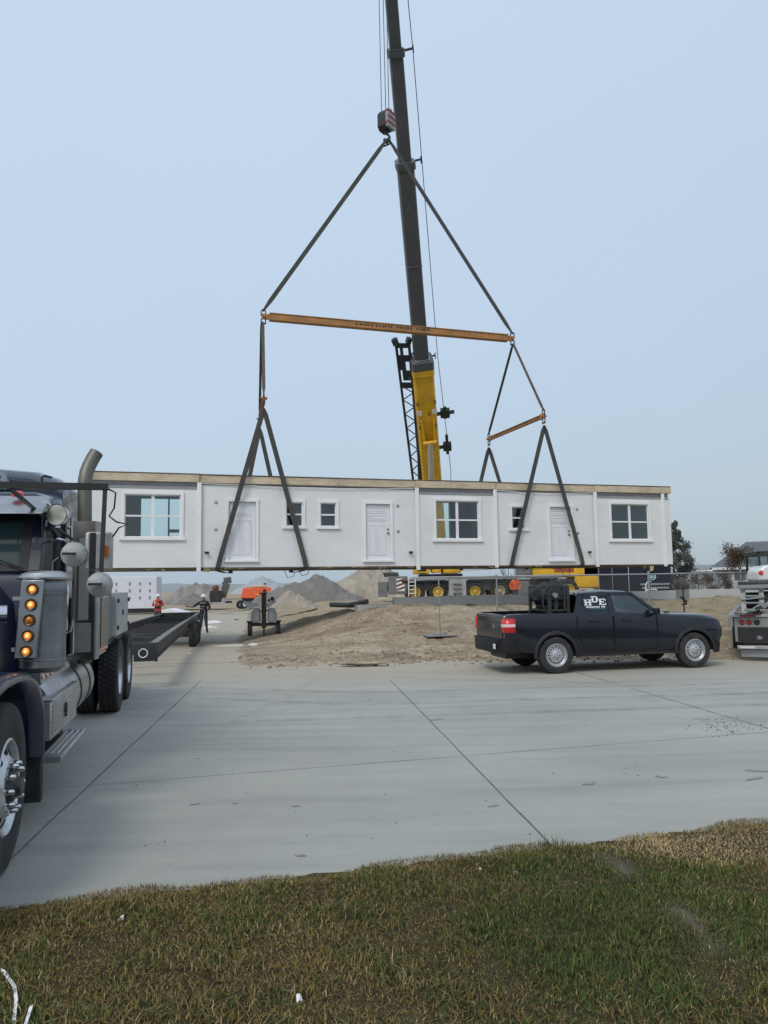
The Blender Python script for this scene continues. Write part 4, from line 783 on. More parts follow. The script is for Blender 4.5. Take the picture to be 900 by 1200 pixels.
# air cleaner with five amber lamps
AC = Vector((-.035, 1.12, 0))
mb = MB(); mb.lathe([(0, 1.13), (.12, 1.13), (.165, 1.17), (.165, 1.22), (.17, 1.225), (.165, 1.23), (.165, 1.72), (.17, 1.725), (.17, 1.75), (.165, 1.755), (.165, 1.80), (.15, 1.84), (0, 1.84)], (AC.x, AC.y, 0), (0, 0, 1), 36); ac = so_("air_cleaner", mb, K("weathered steel", (.24, .25, .26), .4, .75, var=.25, scale=5, dirt=(.12, .115, .11), damt=.6))
mb = MB(); mb.lathe([(.15, 1.842), (.195, 1.845), (.205, 1.86), (.175, 1.885), (.172, 1.89), (.12, 1.91), (0, 1.915)], (AC.x, AC.y, 0), (0, 0, 1), 36); so_("rain_cap", mb, ALU, par=ac)
mb = MB(); mb.hexa([(-.20, .91, 1.25), (-.035, .88, 1.25), (-.035, .92, 1.25), (-.20, .95, 1.25)], [(-.16, .91, 1.84), (.005, .88, 1.84), (.005, .92, 1.84), (-.16, .95, 1.84)]); pl = so_("lamp_panel", mb, K("panel steel", (.30, .33, .34), .35, .8, dirt=(.15, .15, .15), damt=.5), .008, par=ac)
for k in range(5):
    t = k/4; c_ = Vector((-.111+.034*t, .892, 1.305+.465*t)); n_ = Vector((-.17, -1, 0))
    mb = MB(); mb.lathe([(.040, 0), (.046, .006), (.040, .014), (.028, .008)], c_, n_, 22); so_("lamp_bezel", mb, K("bezel", (.09, .045, .02), .4, .4), par=ac)
    mb = MB(); mb.lathe([(.030, .004), (.022, .012), (0, .016)], c_, n_, 22); so_("amber_lamp", mb, AMBER if k != 2 else AMBEROFF, par=ac)
    mb = MB(); mb.lathe([(.012, .014), (.008, .02), (0, .021)], c_, n_, 12); so_("amber_bulb", mb, K("bulb", (1, .7, .3), .3, emit=(1, .62, .2, 1.6)) if k != 2 else AMBEROFF, par=ac)
mb = MB(); mb.tube([(-.30, 1.1, 1.58), (-.50, 1.05, 1.58)], .075, 18); mb.tube([(-.42, 1.06, 1.58), (-.44, 1.06, 1.58)], .085, 18); so_("intake_pipe", mb, CHROME, par=ac)
mb = MB()
for z in (1.3, 1.7): mb.box(AC.x-.25, AC.x, 1.2, 1.28, z-.015, z+.015)
so_("mount_strap", mb, STEEL, par=ac)
# cab skirt with small lamps
mb = MB(); mb.prism([(1.5, 1.0), (1.5, 1.10), (2.9, 1.10), (2.9, .96), (2.2, .94)], 'x', -.19, -.12); sk_ = so_("cab_skirt", mb, STEEL, .004)
for k in range(7):
    mb = MB(); y = 1.55+k*.18; mb.lathe([(.022, 0), (.018, .015), (0, .02)], (-.12, y, 1.045-.01*math.sin(k)), (1, -.3, 0), 12); so_("clear_lamp", mb, K("clear lamp", (.7, .45, .38), .15, .4, var=.3), par=sk_)
# tank, battery box, step
for sd_, x in ((1, -.33), (-1, -SW_+.33)):
    mb = MB(); mb.lathe([(0, 1.55), (.28, 1.56), (.31, 1.60), (.315, 1.64), (.315, 3.85), (.31, 3.89), (.27, 3.93), (0, 3.945)], (x, 0, .76), (0, 1, 0), 40); tk = so_("fuel_tank", mb, STEEL)
    for y in (2.95, 3.55):
        mb = MB(); mb.lathe([(.316, y-.025), (.323, y-.025), (.323, y+.025), (.316, y+.025)], (x, 0, .76), (0, 1, 0), 40); so_("tank_strap", mb, BLACK, par=tk)
mb = MB(); mb.box(-.42, 0, 1.32, 2.56, .56, .87); bxo = so_("tool_box", mb, ALU, .012)
mb = MB()
for i in range(8): z = .60+i*.03; mb.box(.001, .006, 1.36, 2.52, z, z+.016)
so_("ribbed_face", mb, ALU, par=bxo); mb = MB(); mb.box(-.43, .015, 1.30, 2.575, .873, .892); lid = so_("lid", mb, ALU, .006, par=bxo)
mb = MB(); mb.box(-.33, -.10, 1.45, 2.2, .894, .899); so_("grip_mat", mb, BLACK, par=bxo); mb = MB(); mb.box(.007, .02, 1.90, 1.94, .66, .78); mb.lathe([(0, 0), (.035, 0), (.035, .015), (0, .015)], (.006, 1.92, .72), (1, 0, 0), 14); so_("latch", mb, BLACK, par=bxo)
mb = MB()
for x in (-.08, -.03, .02, .07): mb.tube([(x, 1.30, .42), (x, 2.6, .42)], .014, 8)
mb.tube([(-.09, 1.30, .42), (.08, 1.30, .42)], .02, 8); mb.tube([(-.09, 2.6, .42), (.08, 2.6, .42)], .02, 8); mb.box(-.1, .08, 1.28, 1.42, .395, .44); st = so_("step", mb, ALU); mb = MB(); mb.box(-.34, -.10, 1.32, 2.55, .40, .41); so_("step_tread", mb, BLACK, par=st)
mb = MB(); mb.box(-.12, -.09, 1.36, 1.44, .38, .555); mb.box(-.12, -.09, 2.4, 2.5, .40, .555); mb.box(-.42, -.04, 1.24, 1.27, .36, .60); so_("step_bracket", mb, ALU)
# exhaust
ex = (-.03, 3.22)
mb = MB(); r0 = .073; pts = [(ex[0]-.005*i, ex[1], 1.0+.31*i) for i in range(6)]+[(ex[0]-.03, ex[1]+.0, 2.82), (ex[0]-.03, ex[1]+.01, 2.93), (ex[0]-.02, ex[1]+.04, 3.02), (ex[0]-.0, ex[1]+.08, 3.10), (ex[0]+.03, ex[1]+.11, 3.18), (ex[0]+.065, ex[1]+.13, 3.25)]
mb.tube(pts, r0, 20, caps=False); mb.tube(pts[::-1], r0*.93, 20, caps=False); so_("exhaust_stack", mb, K("stack steel", (.16, .155, .13), .5, .6, dirt=(.10, .085, .07), damt=.7))
SHS = K("shield steel", (.36, .355, .34), .5, .4, var=.2, scale=4, dirt=(.2, .19, .17), damt=.6)
mb = MB(); q = [(-.135, .02), (-.125, -.09), (.085, -.11), (.125, -.09), (.135, .05)]
for (a, b_), (c_, d) in zip(q, q[1:]): mb.hexa([(ex[0]+a, ex[1]+b_, 1.04), (ex[0]+c_, ex[1]+d, 1.04), (ex[0]+c_, ex[1]+d+.006, 1.04), (ex[0]+a, ex[1]+b_+.006, 1.04)], [(ex[0]+a, ex[1]+b_, 2.48), (ex[0]+c_, ex[1]+d, 2.48), (ex[0]+c_, ex[1]+d+.006, 2.48), (ex[0]+a, ex[1]+b_+.006, 2.48)])
hsd = so_("heat_shield", mb, SHS)
mb = MB(); mb.box(ex[0]-.055, ex[0]+.045, ex[1]-.118, ex[1]-.111, 1.45, 2.30); so_("perforated_strip", mb, PERF, par=hsd); mb = MB(); mb.box(ex[0]-.10, ex[0]+.075, ex[1]-.120, ex[1]-.1115, 1.12, 1.42); so_("perforated_strip", mb, PERF, par=hsd)
mb = MB(); mb.tube([(ex[0]-.16, ex[1], 2.42), (ex[0]-.5, ex[1], 2.42)], .02, 6); so_("stack_bracket", mb, STEEL)
# sleeper
sec = lambda x0, x1, z0, z1, r_: [(x0, z0), (x1, z0), (x1, z1-r_*1.3), (x1-.03, z1-r_*.6), (x1-.12, z1-.10), (x1-.35, z1-.02), ((x0+x1)/2, z1+.03), (x0+.35, z1-.02), (x0+.12, z1-.10), (x0+.03, z1-r_*.6), (x0, z1-r_*1.3)]
mb = MB(); rows_ = [(3.12, 1.0, 2.93), (3.25, 1.0, 3.02), (3.6, 1.0, 3.08), (4.4, 1.0, 3.08), (4.62, 1.0, 3.02)]; vs = []
for y, z0, z1 in rows_: vs += [(x, y, z) for x, z in sec(CL-.02, CS-.04, z0, z1, .3)]
k = 11; mb.add(vs, [(r_*k+i, r_*k+(i+1) % k, (r_+1)*k+(i+1) % k, (r_+1)*k+i) for r_ in range(4) for i in range(k)]+[tuple(range(k)), tuple(range(5*k-1, 4*k-1, -1))]); sl2 = so_("sleeper", mb, NAVY, .02, ang=40)
mb = MB(); mb.hexa([(CL+.2, 2.45, 2.72), (CS-.5, 2.45, 2.72), (CS-.42, 3.14, 2.72), (CL+.12, 3.14, 2.72)], [(CL+.45, 3.0, 3.02), (CS-.75, 3.0, 3.02), (CS-.6, 3.15, 3.04), (CL+.3, 3.15, 3.04)]); so_("roof_fairing", mb, NAVY, .08)
mb = MB(); mb.box(-.242, -.232, 3.5, 4.25, 2.05, 2.55); so_("sleeper_window", mb, GLASSD, .01)
mb = MB(); mb.box(-.235, 0, 3.50, 4.92, 1.07, 1.68); qp = so_("side_box", mb, QUILT, .012)
mb = MB(); mb.box(.001, .006, 4.2, 4.215, 1.08, 1.67); mb.box(.001, .006, 3.98, 3.99, 1.08, 1.67); so_("seam", mb, BLACK, par=qp)
for k in range(7):
    mb = MB(); mb.lathe([(.022, 0), (.018, .015), (0, .02)], (.0, 3.62+k*.19, 1.055), (1, -.2, -.2), 12); so_("amber_lamp", mb, K("small amber", (.75, .40, .25), .2, .3), par=qp)
mb = MB(); mb.box(-.18, -.02, 3.56, 4.9, .99, 1.065); so_("lamp_rail", mb, STEEL, par=qp)
sbox("tool_cabinet", -.62, -.03, 6.15, 7.75, 1.10, 1.72, K("cabinet grey", (.42, .43, .42), .5, dirt=(.25, .24, .22), damt=.5), .012)
mb = MB()
for z in (1.22, 1.6): 
    for y in (6.2, 7.7): mb.box(-.03, -.005, y, y+.06, z-.03, z+.03)
mb.box(-.03, -.012, 6.9, 6.95, 1.38, 1.46); so_("hinge", mb, BLACK, .003)
sbox("bulkhead_box", -1.2, -.10, 5.75, 6.1, 1.02, 1.75, K("box grey", (.17, .18, .18), .6), .01); sbox("cabinet_base", -.7, -.1, 5.7, 7.9, 1.0, 1.095, BLACK, .005)
# ------------------------------------------------------------------ carrier frame behind the tractor
TN = Vector((-4.13, 13.75, 0)); TF = at_z(232, 718, .72); td = (Vector((TF.x, TF.y, 0))-TN); TL = td.length; ta = math.atan2(td.y, td.x)
FR_ = K("frame black", (.025, .025, .028), .6, var=.3, dirt=(.10, .095, .09), damt=.6)
trl = thing("carrier_trailer", "long black steel house carrier frame behind the semi truck, empty", "trailer", TN, ta)   # local x along, y to the left (negative = right side)
def zt(x): return .80-.10*sm(3, TL, x)
mb = MB()
for y in (0, 1.55):
    for x0, x1 in zip(np.linspace(0, TL, 7)[:-1], np.linspace(0, TL, 7)[1:]):
        for dy, h0, h1 in ((0, -.26, 0),): mb.bar((x0, y, zt(x0)-.13), (x1, y, zt(x1)-.13), .04, .26)
        mb.bar((x0, y, zt(x0)), (x1, y, zt(x1)), .14, .025); mb.bar((x0, y, zt(x0)-.26), (x1, y, zt(x1)-.26), .14, .025)
obj("main_rail", mb, FR_, trl)
mb = MB(); 
for x0, x1 in zip(np.linspace(0, TL, 7)[:-1], np.linspace(0, TL, 7)[1:]): mb.bar((x0, -.02, zt(x0)+.018), (x1, -.02, zt(x1)+.018), .12, .01)
obj("worn_edge", mb, K("worn rail", (.22, .21, .20), .6, .3, dirt=(.07, .07, .07), damt=.6), trl)
for i in range(13): mb = MB(); x = .4+i*(TL-.5)/12; mb.box(x-.04, x+.04, .07, 1.48, zt(x)-.22, zt(x)-.10); obj("cross_member", mb, FR_, trl)
mb = MB(); mb.box(TL-.05, TL+.03, -.07, 1.62, zt(TL)-.26, zt(TL)+.05); obj("cross_member", mb, FR_, trl)
mb = MB(); mb.box(-.06, -.02, -.02, .32, .50, .80); mb.box(-.06, -.02, -.085, -.025, .49, .82); obj("end_plate", mb, FR_, trl, bevel=.004)
mb = MB(); mb.lathe([(.075, 0), (.085, .008), (.075, .016), (.062, .008)], (-.062, .16, .64), (-1, 0, 0), 24); obj("coupling_ring", mb, WHITEP, trl)
for i in range(5):
    x = TL*.60+i*.98
    for y in (-.14, 1.69):
        if y > 0 and i > 3: continue
        gz = drive_z(TN.y+x*math.sin(ta)); mb = tyre_mb(.38, .24, .2, (x, y, gz+.39), (0, 1, 0)); w_ = obj("wheel", mb, RUBBER, trl); mb = MB(); s_ = -1 if y < 0 else 1; mb.lathe([(.2, .11*s_), (.17, .03*s_), (.07, .02*s_), (.06, .09*s_), (0, .09*s_)], (x, y, gz+.39), (0, 1, 0), 20); obj("rim", mb, K("trailer rim", (.2, .2, .2), .5, .5), w_)
    mb = MB(); mb.box(x-.05, x+.05, -.1, 1.65, gz+.33, gz+.45); obj("axle", mb, FR_, trl)
mb = MB(); mb.box(2.2, 2.4, .4, .5, zt(2)-.5, zt(2)-.26); mb.box(-.9, .0, .55, 1.0, .62, .74); obj("hitch", mb, FR_, trl)
# ------------------------------------------------------------------ pickup  (local x forwards, y away from the camera, 0 = rear wheel outer face)
PA = R(11.3); PO = Vector((3.28, 15.0, 0))
pick = thing("pickup_truck", "dark blue-black crew cab pickup with steel wheels parked on the street", "pickup truck", PO, PA); pick.scale = (.972, .972, .985)
PW = 1.84
def po_(name, mb, mat, par=None, **k): return obj(name, mb, mat, par or pick, **k)
# stations: x, bottom z, belt z (side top), top z (centre), side offset at belt, side offset at bottom
ST = [(-1.06, .50, 1.13, 1.14, .05, .06), (-.97, .46, 1.165, 1.17, .02, .02), (-.6, .42, 1.17, 1.17, .015, 0), (0, .40, 1.17, 1.17, .015, 0), (.34, .38, 1.17, 1.17, .015, .0), (.9, .36, 1.16, 1.16, .015, .0), (1.6, .36, 1.145, 1.145, .015, 0), (2.2, .38, 1.12, 1.13, .02, 0), (2.6, .40, 1.08, 1.12, .035, .0), (3.0, .42, 1.06, 1.10, .05, .01), (3.3, .44, 1.045, 1.09, .06, .03), (3.56, .46, 1.02, 1.06, .09, .05), (3.69, .48, .97, .99, .15, .10), (3.735, .5, .90, .91, .21, .15)]
mb = MB(); vs = []
for x, zb, zs, zt_, ob, obb in ST:
    h = zs-zb; half = [(obb+.02, zb), (obb, zb+.06), (-.0+obb*.6, zb+h*.35), (-.004+ob*.35, zb+h*.62), (ob*.5, zb+h*.80), (ob*.6+.004, zb+h*.93), (ob+.02, zs), (ob+.07, zs+(zt_-zs)*.4+.006), (.5, zt_+.004), (PW/2, zt_+.008)]
    full = half+[(PW-a, z) for a, z in half[::-1][1:]]
    vs += [(x, a, z) for a, z in full]
k = 19; mb.add(vs, [(r_*k+i, r_*k+(i+1) % k, (r_+1)*k+(i+1) % k, (r_+1)*k+i) for r_ in range(len(ST)-1) for i in range(k)]+[tuple(range(k)), tuple(range(len(ST)*k-1, (len(ST)-1)*k-1, -1))])
body = po_("body", mb, NAVY2)
cs = []
for x in (0, 3.045):
    c_ = MB(); c_.prism([(x+.415*math.cos(a), .355+.415*math.sin(a)) for a in np.linspace(0, 2*math.pi, 37)[:-1]], 'y', -.2, .36); cs.append(c_)
    c_ = MB(); c_.prism([(x+.415*math.cos(a), .355+.415*math.sin(a)) for a in np.linspace(0, 2*math.pi, 37)[:-1]], 'y', PW-.36, PW+.2); cs.append(c_)
c_ = MB(); c_.box(-1.0, .40, .10, PW-.10, .72, 1.5); cs.append(c_)
cut(body, cs)
mb = MB(); 
for x in (0, 3.045):
    for y0, y1 in ((.03, .34), (PW-.34, PW-.03)):
        n = 20
        for i in range(n):
            a0, a1 = math.pi*i/n, math.pi*(i+1)/n; P_ = lambda a, r_, y: (x+r_*math.cos(a), y, .355+r_*math.sin(a))
            mb.add([P_(a0, .412, y0), P_(a1, .412, y0), P_(a1, .412, y1), P_(a0, .412, y1)], [(0, 1, 2, 3)])
        mb.box(x-.40, x+.40, *( (y1-.004, y1) if y0 < .5 else (y0, y0+.004)), .36, .76)
po_("wheel_well", mb, DARKPL)
for x in (0, 3.045):
    for ys_, yo in ((-1, 0), (1, PW)):
        mb = MB(); n = 22; v_ = []
        for i in range(n+1):
            a = math.pi*(-.06+1.12*i/n)
            for r_, d_ in ((.408, 0), (.408, .022), (.455, .018), (.475, .004), (.475, -.02)): v_.append((x+r_*math.cos(a), yo+ys_*d_, max(.30, .355+r_*math.sin(a))))
        mb.add(v_, [(i*5+j, i*5+j+1, i*5+5+j+1, i*5+5+j) for i in range(n) for j in range(4)])
        po_("wheel_arch", mb, K("arch plastic", (.010, .010, .012), .6))
# greenhouse
GLASSP = glass("pickup glass", (.88, .94, .92)); GLASSP2 = glass("privacy glass", (.10, .16, .18))
def gp(x, z, side=0):    # tumblehome point
    i = .035+.36*(z-1.15)*.62; return (x, i if side == 0 else PW-i, z)
mb = MB(); roof_o = [(.42, 1.16), (.56, 1.52), (.72, 1.575), (1.2, 1.60), (1.55, 1.585), (1.72, 1.55), (2.30, 1.13)]
A_ = [gp(x, min(z, 1.57)) for x, z in roof_o]; B_ = [gp(x, min(z, 1.57), 1) for x, z in roof_o]
ins = lambda p, d: (p[0], p[1]+d, p[2])
# roof skin
top = [(x, z) for x, z in roof_o[1:6]]; vs = []
for x, z in top:
    e0 = gp(x, z-.025); e1 = gp(x, z-.025, 1); vs += [e0, (x, e0[1]+.05, z), (x, .5, z+.012), (x, PW/2, z+.018), (x, PW-.5, z+.012), (x, e1[1]-.05, z), e1]
mb.add(vs, [(r_*7+i, r_*7+i+1, r_*7+8+i, r_*7+7+i) for r_ in range(4) for i in range(6)])
vs2 = [(v[0], v[1], v[2]-.045) for v in vs]; o_ = len(mb.v); mb.add(vs2, [(r_*7+i, r_*7+7+i, r_*7+8+i, r_*7+i+1) for r_ in range(4) for i in range(6)])
po_("roof", mb, NAVY2, ang=50)
def pil(x0, x1, X0, X1, z0=1.14, z1=1.535, sides=(0, 1), w=.05):
    for s_ in sides:
        mb = MB(); a, b_, c_, d = gp(x0, z0, s_), gp(x1, z0, s_), gp(X1, z1, s_), gp(X0, z1, s_); t = w if s_ == 0 else -w
        mb.hexa([a, b_, ins(b_, t), ins(a, t)], [d, c_, ins(c_, t), ins(d, t)]); po_("pillar", mb, NAVY2, smooth=False)
pil(.41, .60, .54, .68); pil(1.19, 1.32, 1.17, 1.27); pil(2.22, 2.32, 1.66, 1.75, 1.12, 1.55); pil(.58, .66, .66, .72, 1.3, 1.535)
for s_ in (0, 1):
    mb = MB(); t = .04 if s_ == 0 else -.04
    a, b_, c_, d = gp(.5, 1.50, s_), gp(1.76, 1.50, s_), gp(1.70, 1.565, s_), gp(.55, 1.555, s_); mb.hexa([a, b_, ins(b_, t), ins(a, t)], [d, c_, ins(c_, t), ins(d, t)]); po_("roof_rail", mb, NAVY2, smooth=False)
def gl(name, q, n_=.02, mat=GLASSD, par=None):
    mb = MB(); mb.hexa([q[0], q[1], ins(q[1], n_), ins(q[0], n_)], [q[3], q[2], ins(q[2], n_), ins(q[3], n_)]); return po_(name, mb, mat, par)
DG = []
for s_ in (0, 1):
    n_ = .012 if s_ == 0 else -.012; off = lambda p: ins(p, .012 if s_ == 0 else -.012)
    # doors
    for nm, x0, x1, q in (("rear_door", .50, 1.25, [gp(.60, 1.155, s_), gp(1.20, 1.145, s_), gp(1.18, 1.51, s_), gp(.69, 1.51, s_)]), ("front_door", 1.265, 2.22, [gp(1.30, 1.145, s_), gp(2.26, 1.13, s_), gp(1.72, 1.51, s_), gp(1.26, 1.51, s_)])):
        mb = MB(); y = -.006 if s_ == 0 else PW+.006; t = .005 if s_ == 0 else -.005
        hx = .12 if nm == "rear_door" else 0
        pts = [(x0+hx, .42), (x1, .42), (x1, 1.10), (x0-.03, 1.10), (x0-.03, .78)] if nm == "rear_door" else [(x0, .42), (x1-.02, .42), (x1, .8), (x1, 1.08), (x0, 1.10)]
        # door shut lines as narrow dark gaps following the body
        for (xa, za), (xb, zb_) in zip(pts, pts[1:]+pts[:1]):
            if za > 1.07 and zb_ > 1.07: continue
            f = lambda z: (.012+.006*abs(z-.75)/.4)
            mb.bar((xa, y+(t*.1), za), (xb, y+(t*.1), zb_), .009, .009)
        d = po_(nm, mb, K("shut line", (.002, .002, .002), .9))
        gl("side_glass", [off(p) for p in q], n_, GLASSP2 if nm == "rear_door" else GLASSP, d)
        mb = MB(); hxx = x0+.19 if nm == "front_door" else x0+.22; mb.box(hxx, hxx+.2, *((-.035, -.008) if s_ == 0 else (PW+.008, PW+.035)), .985, 1.015); po_("handle", mb, NAVY2, d, bevel=.008)
mb = MB(); mb.hexa([(2.29, .12, 1.135), (2.31, .12, 1.135), (2.31, PW-.12, 1.135), (2.29, PW-.12, 1.135)], [(1.74, .22, 1.55), (1.76, .22, 1.55), (1.76, PW-.22, 1.55), (1.74, PW-.22, 1.55)]); po_("windshield", mb, GLASST)
mb = MB(); mb.hexa([(.44, .14, 1.17), (.46, .14, 1.17), (.46, PW-.14, 1.17), (.44, PW-.14, 1.17)], [(.54, .2, 1.5), (.56, .2, 1.5), (.56, PW-.2, 1.5), (.54, PW-.2, 1.5)]); po_("rear_window", mb, GLASSD)
mb = MB()
for y in (.45, 1.35):
    mb.box(1.25, 1.38, y-.22, y+.22, .9, 1.32); mb.box(1.27, 1.36, y-.12, y+.12, 1.32, 1.45); 
mb.box(.62, .74, .2, PW-.2, .9, 1.3)
po_("seat", mb, K("pickup seat", (.05, .05, .05), .9), bevel=.03); mb = MB(); mb.box(2.0, 2.28, .12, PW-.12, .95, 1.13); po_("dashboard", mb, INTER)
# window lettering: H D E, slab serif, with two lines of small script below
LT_ = K("decal white", (.75, .80, .82), .5, var=.02); TEAL = K("decal teal", (.10, .30, .30), .5)
def decal(strokes, mat, name):
    mb = MB()
    for u0, u1, v0, v1 in strokes:
        q = [gp(u0, v0), gp(u1, v0), gp(u1, v1), gp(u0, v1)]; q = [ins(p, -.0006) for p in q]; mb.add([*q, *[ins(p, .001) for p in q]], [(0, 1, 2, 3), (7, 6, 5, 4), (0, 4, 5, 1), (3, 2, 6, 7)])
    return po_(name, mb, mat, smooth=False, weld=False)
def H_l(x, z, w, h): t = w*.24; s_ = h*.16; return [(x+.1*w, x+.1*w+t, z, z+h), (x+.9*w-t, x+.9*w, z, z+h), (x+.1*w+t, x+.9*w-t, z+h*.42, z+h*.60), (x, x+w*.44, z, z+s_), (x, x+w*.44, z+h-s_, z+h), (x+w*.56, x+w, z, z+s_), (x+w*.56, x+w, z+h-s_, z+h)]
def D_l(x, z, w, h): t = w*.26; s_ = h*.16; return [(x+.1*w, x+.1*w+t, z, z+h), (x, x+w*.78, z, z+s_), (x, x+w*.78, z+h-s_, z+h), (x+w*.70, x+w*.96, z+h*.14, z+h*.86)]
def E_l(x, z, w, h): t = w*.26; s_ = h*.16; return [(x+.1*w, x+.1*w+t, z, z+h), (x, x+w, z, z+s_), (x, x+w, z+h-s_, z+h), (x+.3*w, x+w*.7, z+h*.43, z+h*.58), (x+w*.86, x+w, z, z+h*.32), (x+w*.86, x+w, z+h*.68, z+h), (x+w*.62, x+w*.72, z+h*.34, z+h*.66)]
def jit(strokes): return [(a, b_, c_, d) for a, b_, c_, d in strokes]
st_ = H_l(.665, 1.305, .165, .125)+D_l(.825, 1.365, .155, .125)+E_l(.985, 1.31, .16, .125)
decal(st_, LT_, "window_lettering")
s2 = []
x = .70
for k_, ch_ in enumerate("EXCAVATION LLC"):
    if ch_ != " ": s2.append((x, x+.022, 1.262, 1.290)) 
    x += .030
decal([(a, b_, c_, d) for a, b_, c_, d in s2], LT_, "window_lettering"); decal([(.74+i*.03, .762+i*.03, 1.236, 1.246) for i in range(12)], TEAL, "window_lettering")
# tail lamp, tailgate, bumper, plates
mb = MB(); mb.prism([(-.015, .80), (-.015, 1.05), (-.0, 1.075), (.2, 1.075), (.245, 1.03), (.245, .86), (.2, .80)], 'y', -.004, .03); mb2 = MB()
v_ = []
for a, (px_, py_) in ((0, (-1.075, .13)), (1, (-1.06, .03)), (2, (-.97, .0)), (3, (-.85, -.005))): v_ += [(px_, py_, .82), (px_, py_, 1.09)]
mb = MB(); mb.add(v_, [(0, 2, 3, 1), (2, 4, 5, 3), (4, 6, 7, 5)]); tl_ = po_("tail_light", mb, RED, smooth=True, ang=60)
md_ = tl_.modifiers.new("s", 'SOLIDIFY'); md_.thickness = .03; md_.offset = 0
v_ = [(p[0]-(.018 if i < 4 else .004), p[1]-(.017 if i > 1 else 0), .93 if i % 2 == 0 else .985) for i, p in enumerate(v_)]; mb = MB(); mb.add(v_, [(0, 2, 3, 1), (2, 4, 5, 3), (4, 6, 7, 5)]); po_("reverse_lens", mb, K("reverse lens", (.75, .6, .6), .2), tl_)
mb = MB(); mb.box(-1.077, -1.06, PW-.12, PW-.0, .82, 1.09); po_("tail_light", mb, RED, bevel=.01)
mb = MB(); mb.box(-1.075, -1.058, .16, PW-.16, .66, 1.12); tg = po_("tailgate", mb, NAVY2, bevel=.012)
mb = MB(); mb.box(-1.079, -1.076, .30, PW-.30, .99, 1.02); mb.box(-1.079, -1.076, .2, PW-.2, .74, .745); po_("crease_shade", mb, BLACK, tg); mb = MB(); mb.box(-1.083, -1.0765, PW/2-.07, PW/2+.07, .90, .955); po_("handle", mb, BLACK, tg, bevel=.004)  # black strips paint the shade of the tailgate creases
mb = MB(); mb.lathe([(0, 0), (.045, 0), (.045, .004), (0, .006)], (-1.077, .62, .92), (-1, 0, 0), 20); po_("badge", mb, K("badge grey", (.35, .36, .38), .3, .7), tg)
mb = MB(); v_ = []
for x, y in ((-.78, -.012), (-1.0, -.005), (-1.12, .10), (-1.18, .30), (-1.19, PW/2), (-1.18, PW-.30), (-1.12, PW-.10), (-1.0, PW+.005), (-.78, PW+.012)): v_ += [(x, y, .42), (x-.01, y, .62), (x+.02, y, .68)]
mb.add(v_, [(i*3+j, i*3+j+1, i*3+3+j+1, i*3+3+j) for i in range(8) for j in range(2)]); mb.box(-1.17, -1.04, .12, PW-.12, .655, .675); rb = po_("rear_bumper", mb, K("bumper plastic", (.008, .008, .009), .6, dirt=(.03, .03, .028), damt=.4, spec=.3), ang=50)
mb = MB(); mb.prism([(.20, .50), (.20, .60), (.34, .60), (.34, .50)], 'x', -1.202, -1.198); po_("bumper_sticker", mb, WHITEP, rb)
mb = MB(); v_ = []
for x, y in ((3.50, .03), (3.66, .10), (3.76, .25), (3.82, PW/2), (3.76, PW-.25), (3.66, PW-.10), (3.50, PW-.03)): v_ += [(x, y, .30), (x+.03, y, .45), (x+.01, y, .60), (x-.02, y, .66)]
mb.add(v_, [(i*4+j, i*4+j+1, i*4+4+j+1, i*4+4+j) for i in range(6) for j in range(3)]); po_("front_bumper", mb, W["bumper plastic"], ang=50)
mb = MB(); mb.prism([(.18, .62), (.18, .78), (PW-.18, .78), (PW-.18, .62)], 'x', 3.70, 3.735); po_("grille", mb, BLACK)
for s_ in (0, 1):
    mb = MB(); Y_ = lambda y: y if s_ == 0 else PW-y; v_ = [(3.48, Y_(.085), .80), (3.48, Y_(.09), .95), (3.62, Y_(.15), .78), (3.62, Y_(.16), .91), (3.71, Y_(.26), .74), (3.70, Y_(.26), .84)]; mb.add(v_, [(0, 2, 3, 1), (2, 4, 5, 3)]); hl = po_("headlight", mb, K("headlight lens", (.25, .27, .28), .1, .2)); q_ = hl.modifiers.new("s", 'SOLIDIFY'); q_.thickness = .04; q_.offset = 0
    mb = MB(); ym = -.13 if s_ == 0 else PW+.13; mb.box(2.08, 2.18, *sorted((ym-.08, ym+.08)), 1.10, 1.24); mb.bar((2.14, ym, 1.12), (2.16, .05 if s_ == 0 else PW-.05, 1.12), .05); po_("wing_mirror", mb, NAVY2, bevel=.02)
mb = MB(); mb.box(.45, 2.62, .03, .10, .31, .38); mb.box(.45, 2.62, PW-.10, PW-.03, .31, .38); mb.box(-.9, 3.4, .45, PW-.45, .28, .42); po_("underbody", mb, BLACK, bevel=.01)
for yb_, sg_ in ((-.004, -1), (PW+.004, 1)):
    mb = MB(); mb.add([(x, yb_, z) for x, z in ((.50, .50), (2.55, .50), (2.6, .47), (.44, .46))]+[(x, yb_+sg_*.012, z) for x, z in ((.50, .49), (2.55, .49), (2.6, .47), (.44, .46))], [(0, 1, 5, 4), (4, 5, 6, 7), (3, 2, 6, 7)]); po_("side_step_trim", mb, W["bumper plastic"])
mb = MB(); mb.tube([(2.35, .35, 1.13), (2.36, .35, 1.36)], .004, 4); mb.box(2.50, 2.60, .16, .22, 1.12, 1.15); po_("antenna", mb, BLACK)
PR = K("steel wheel", (.52, .53, .55), .35, .6, var=.08, dirt=(.3, .28, .26), damt=.5, dscale=6)
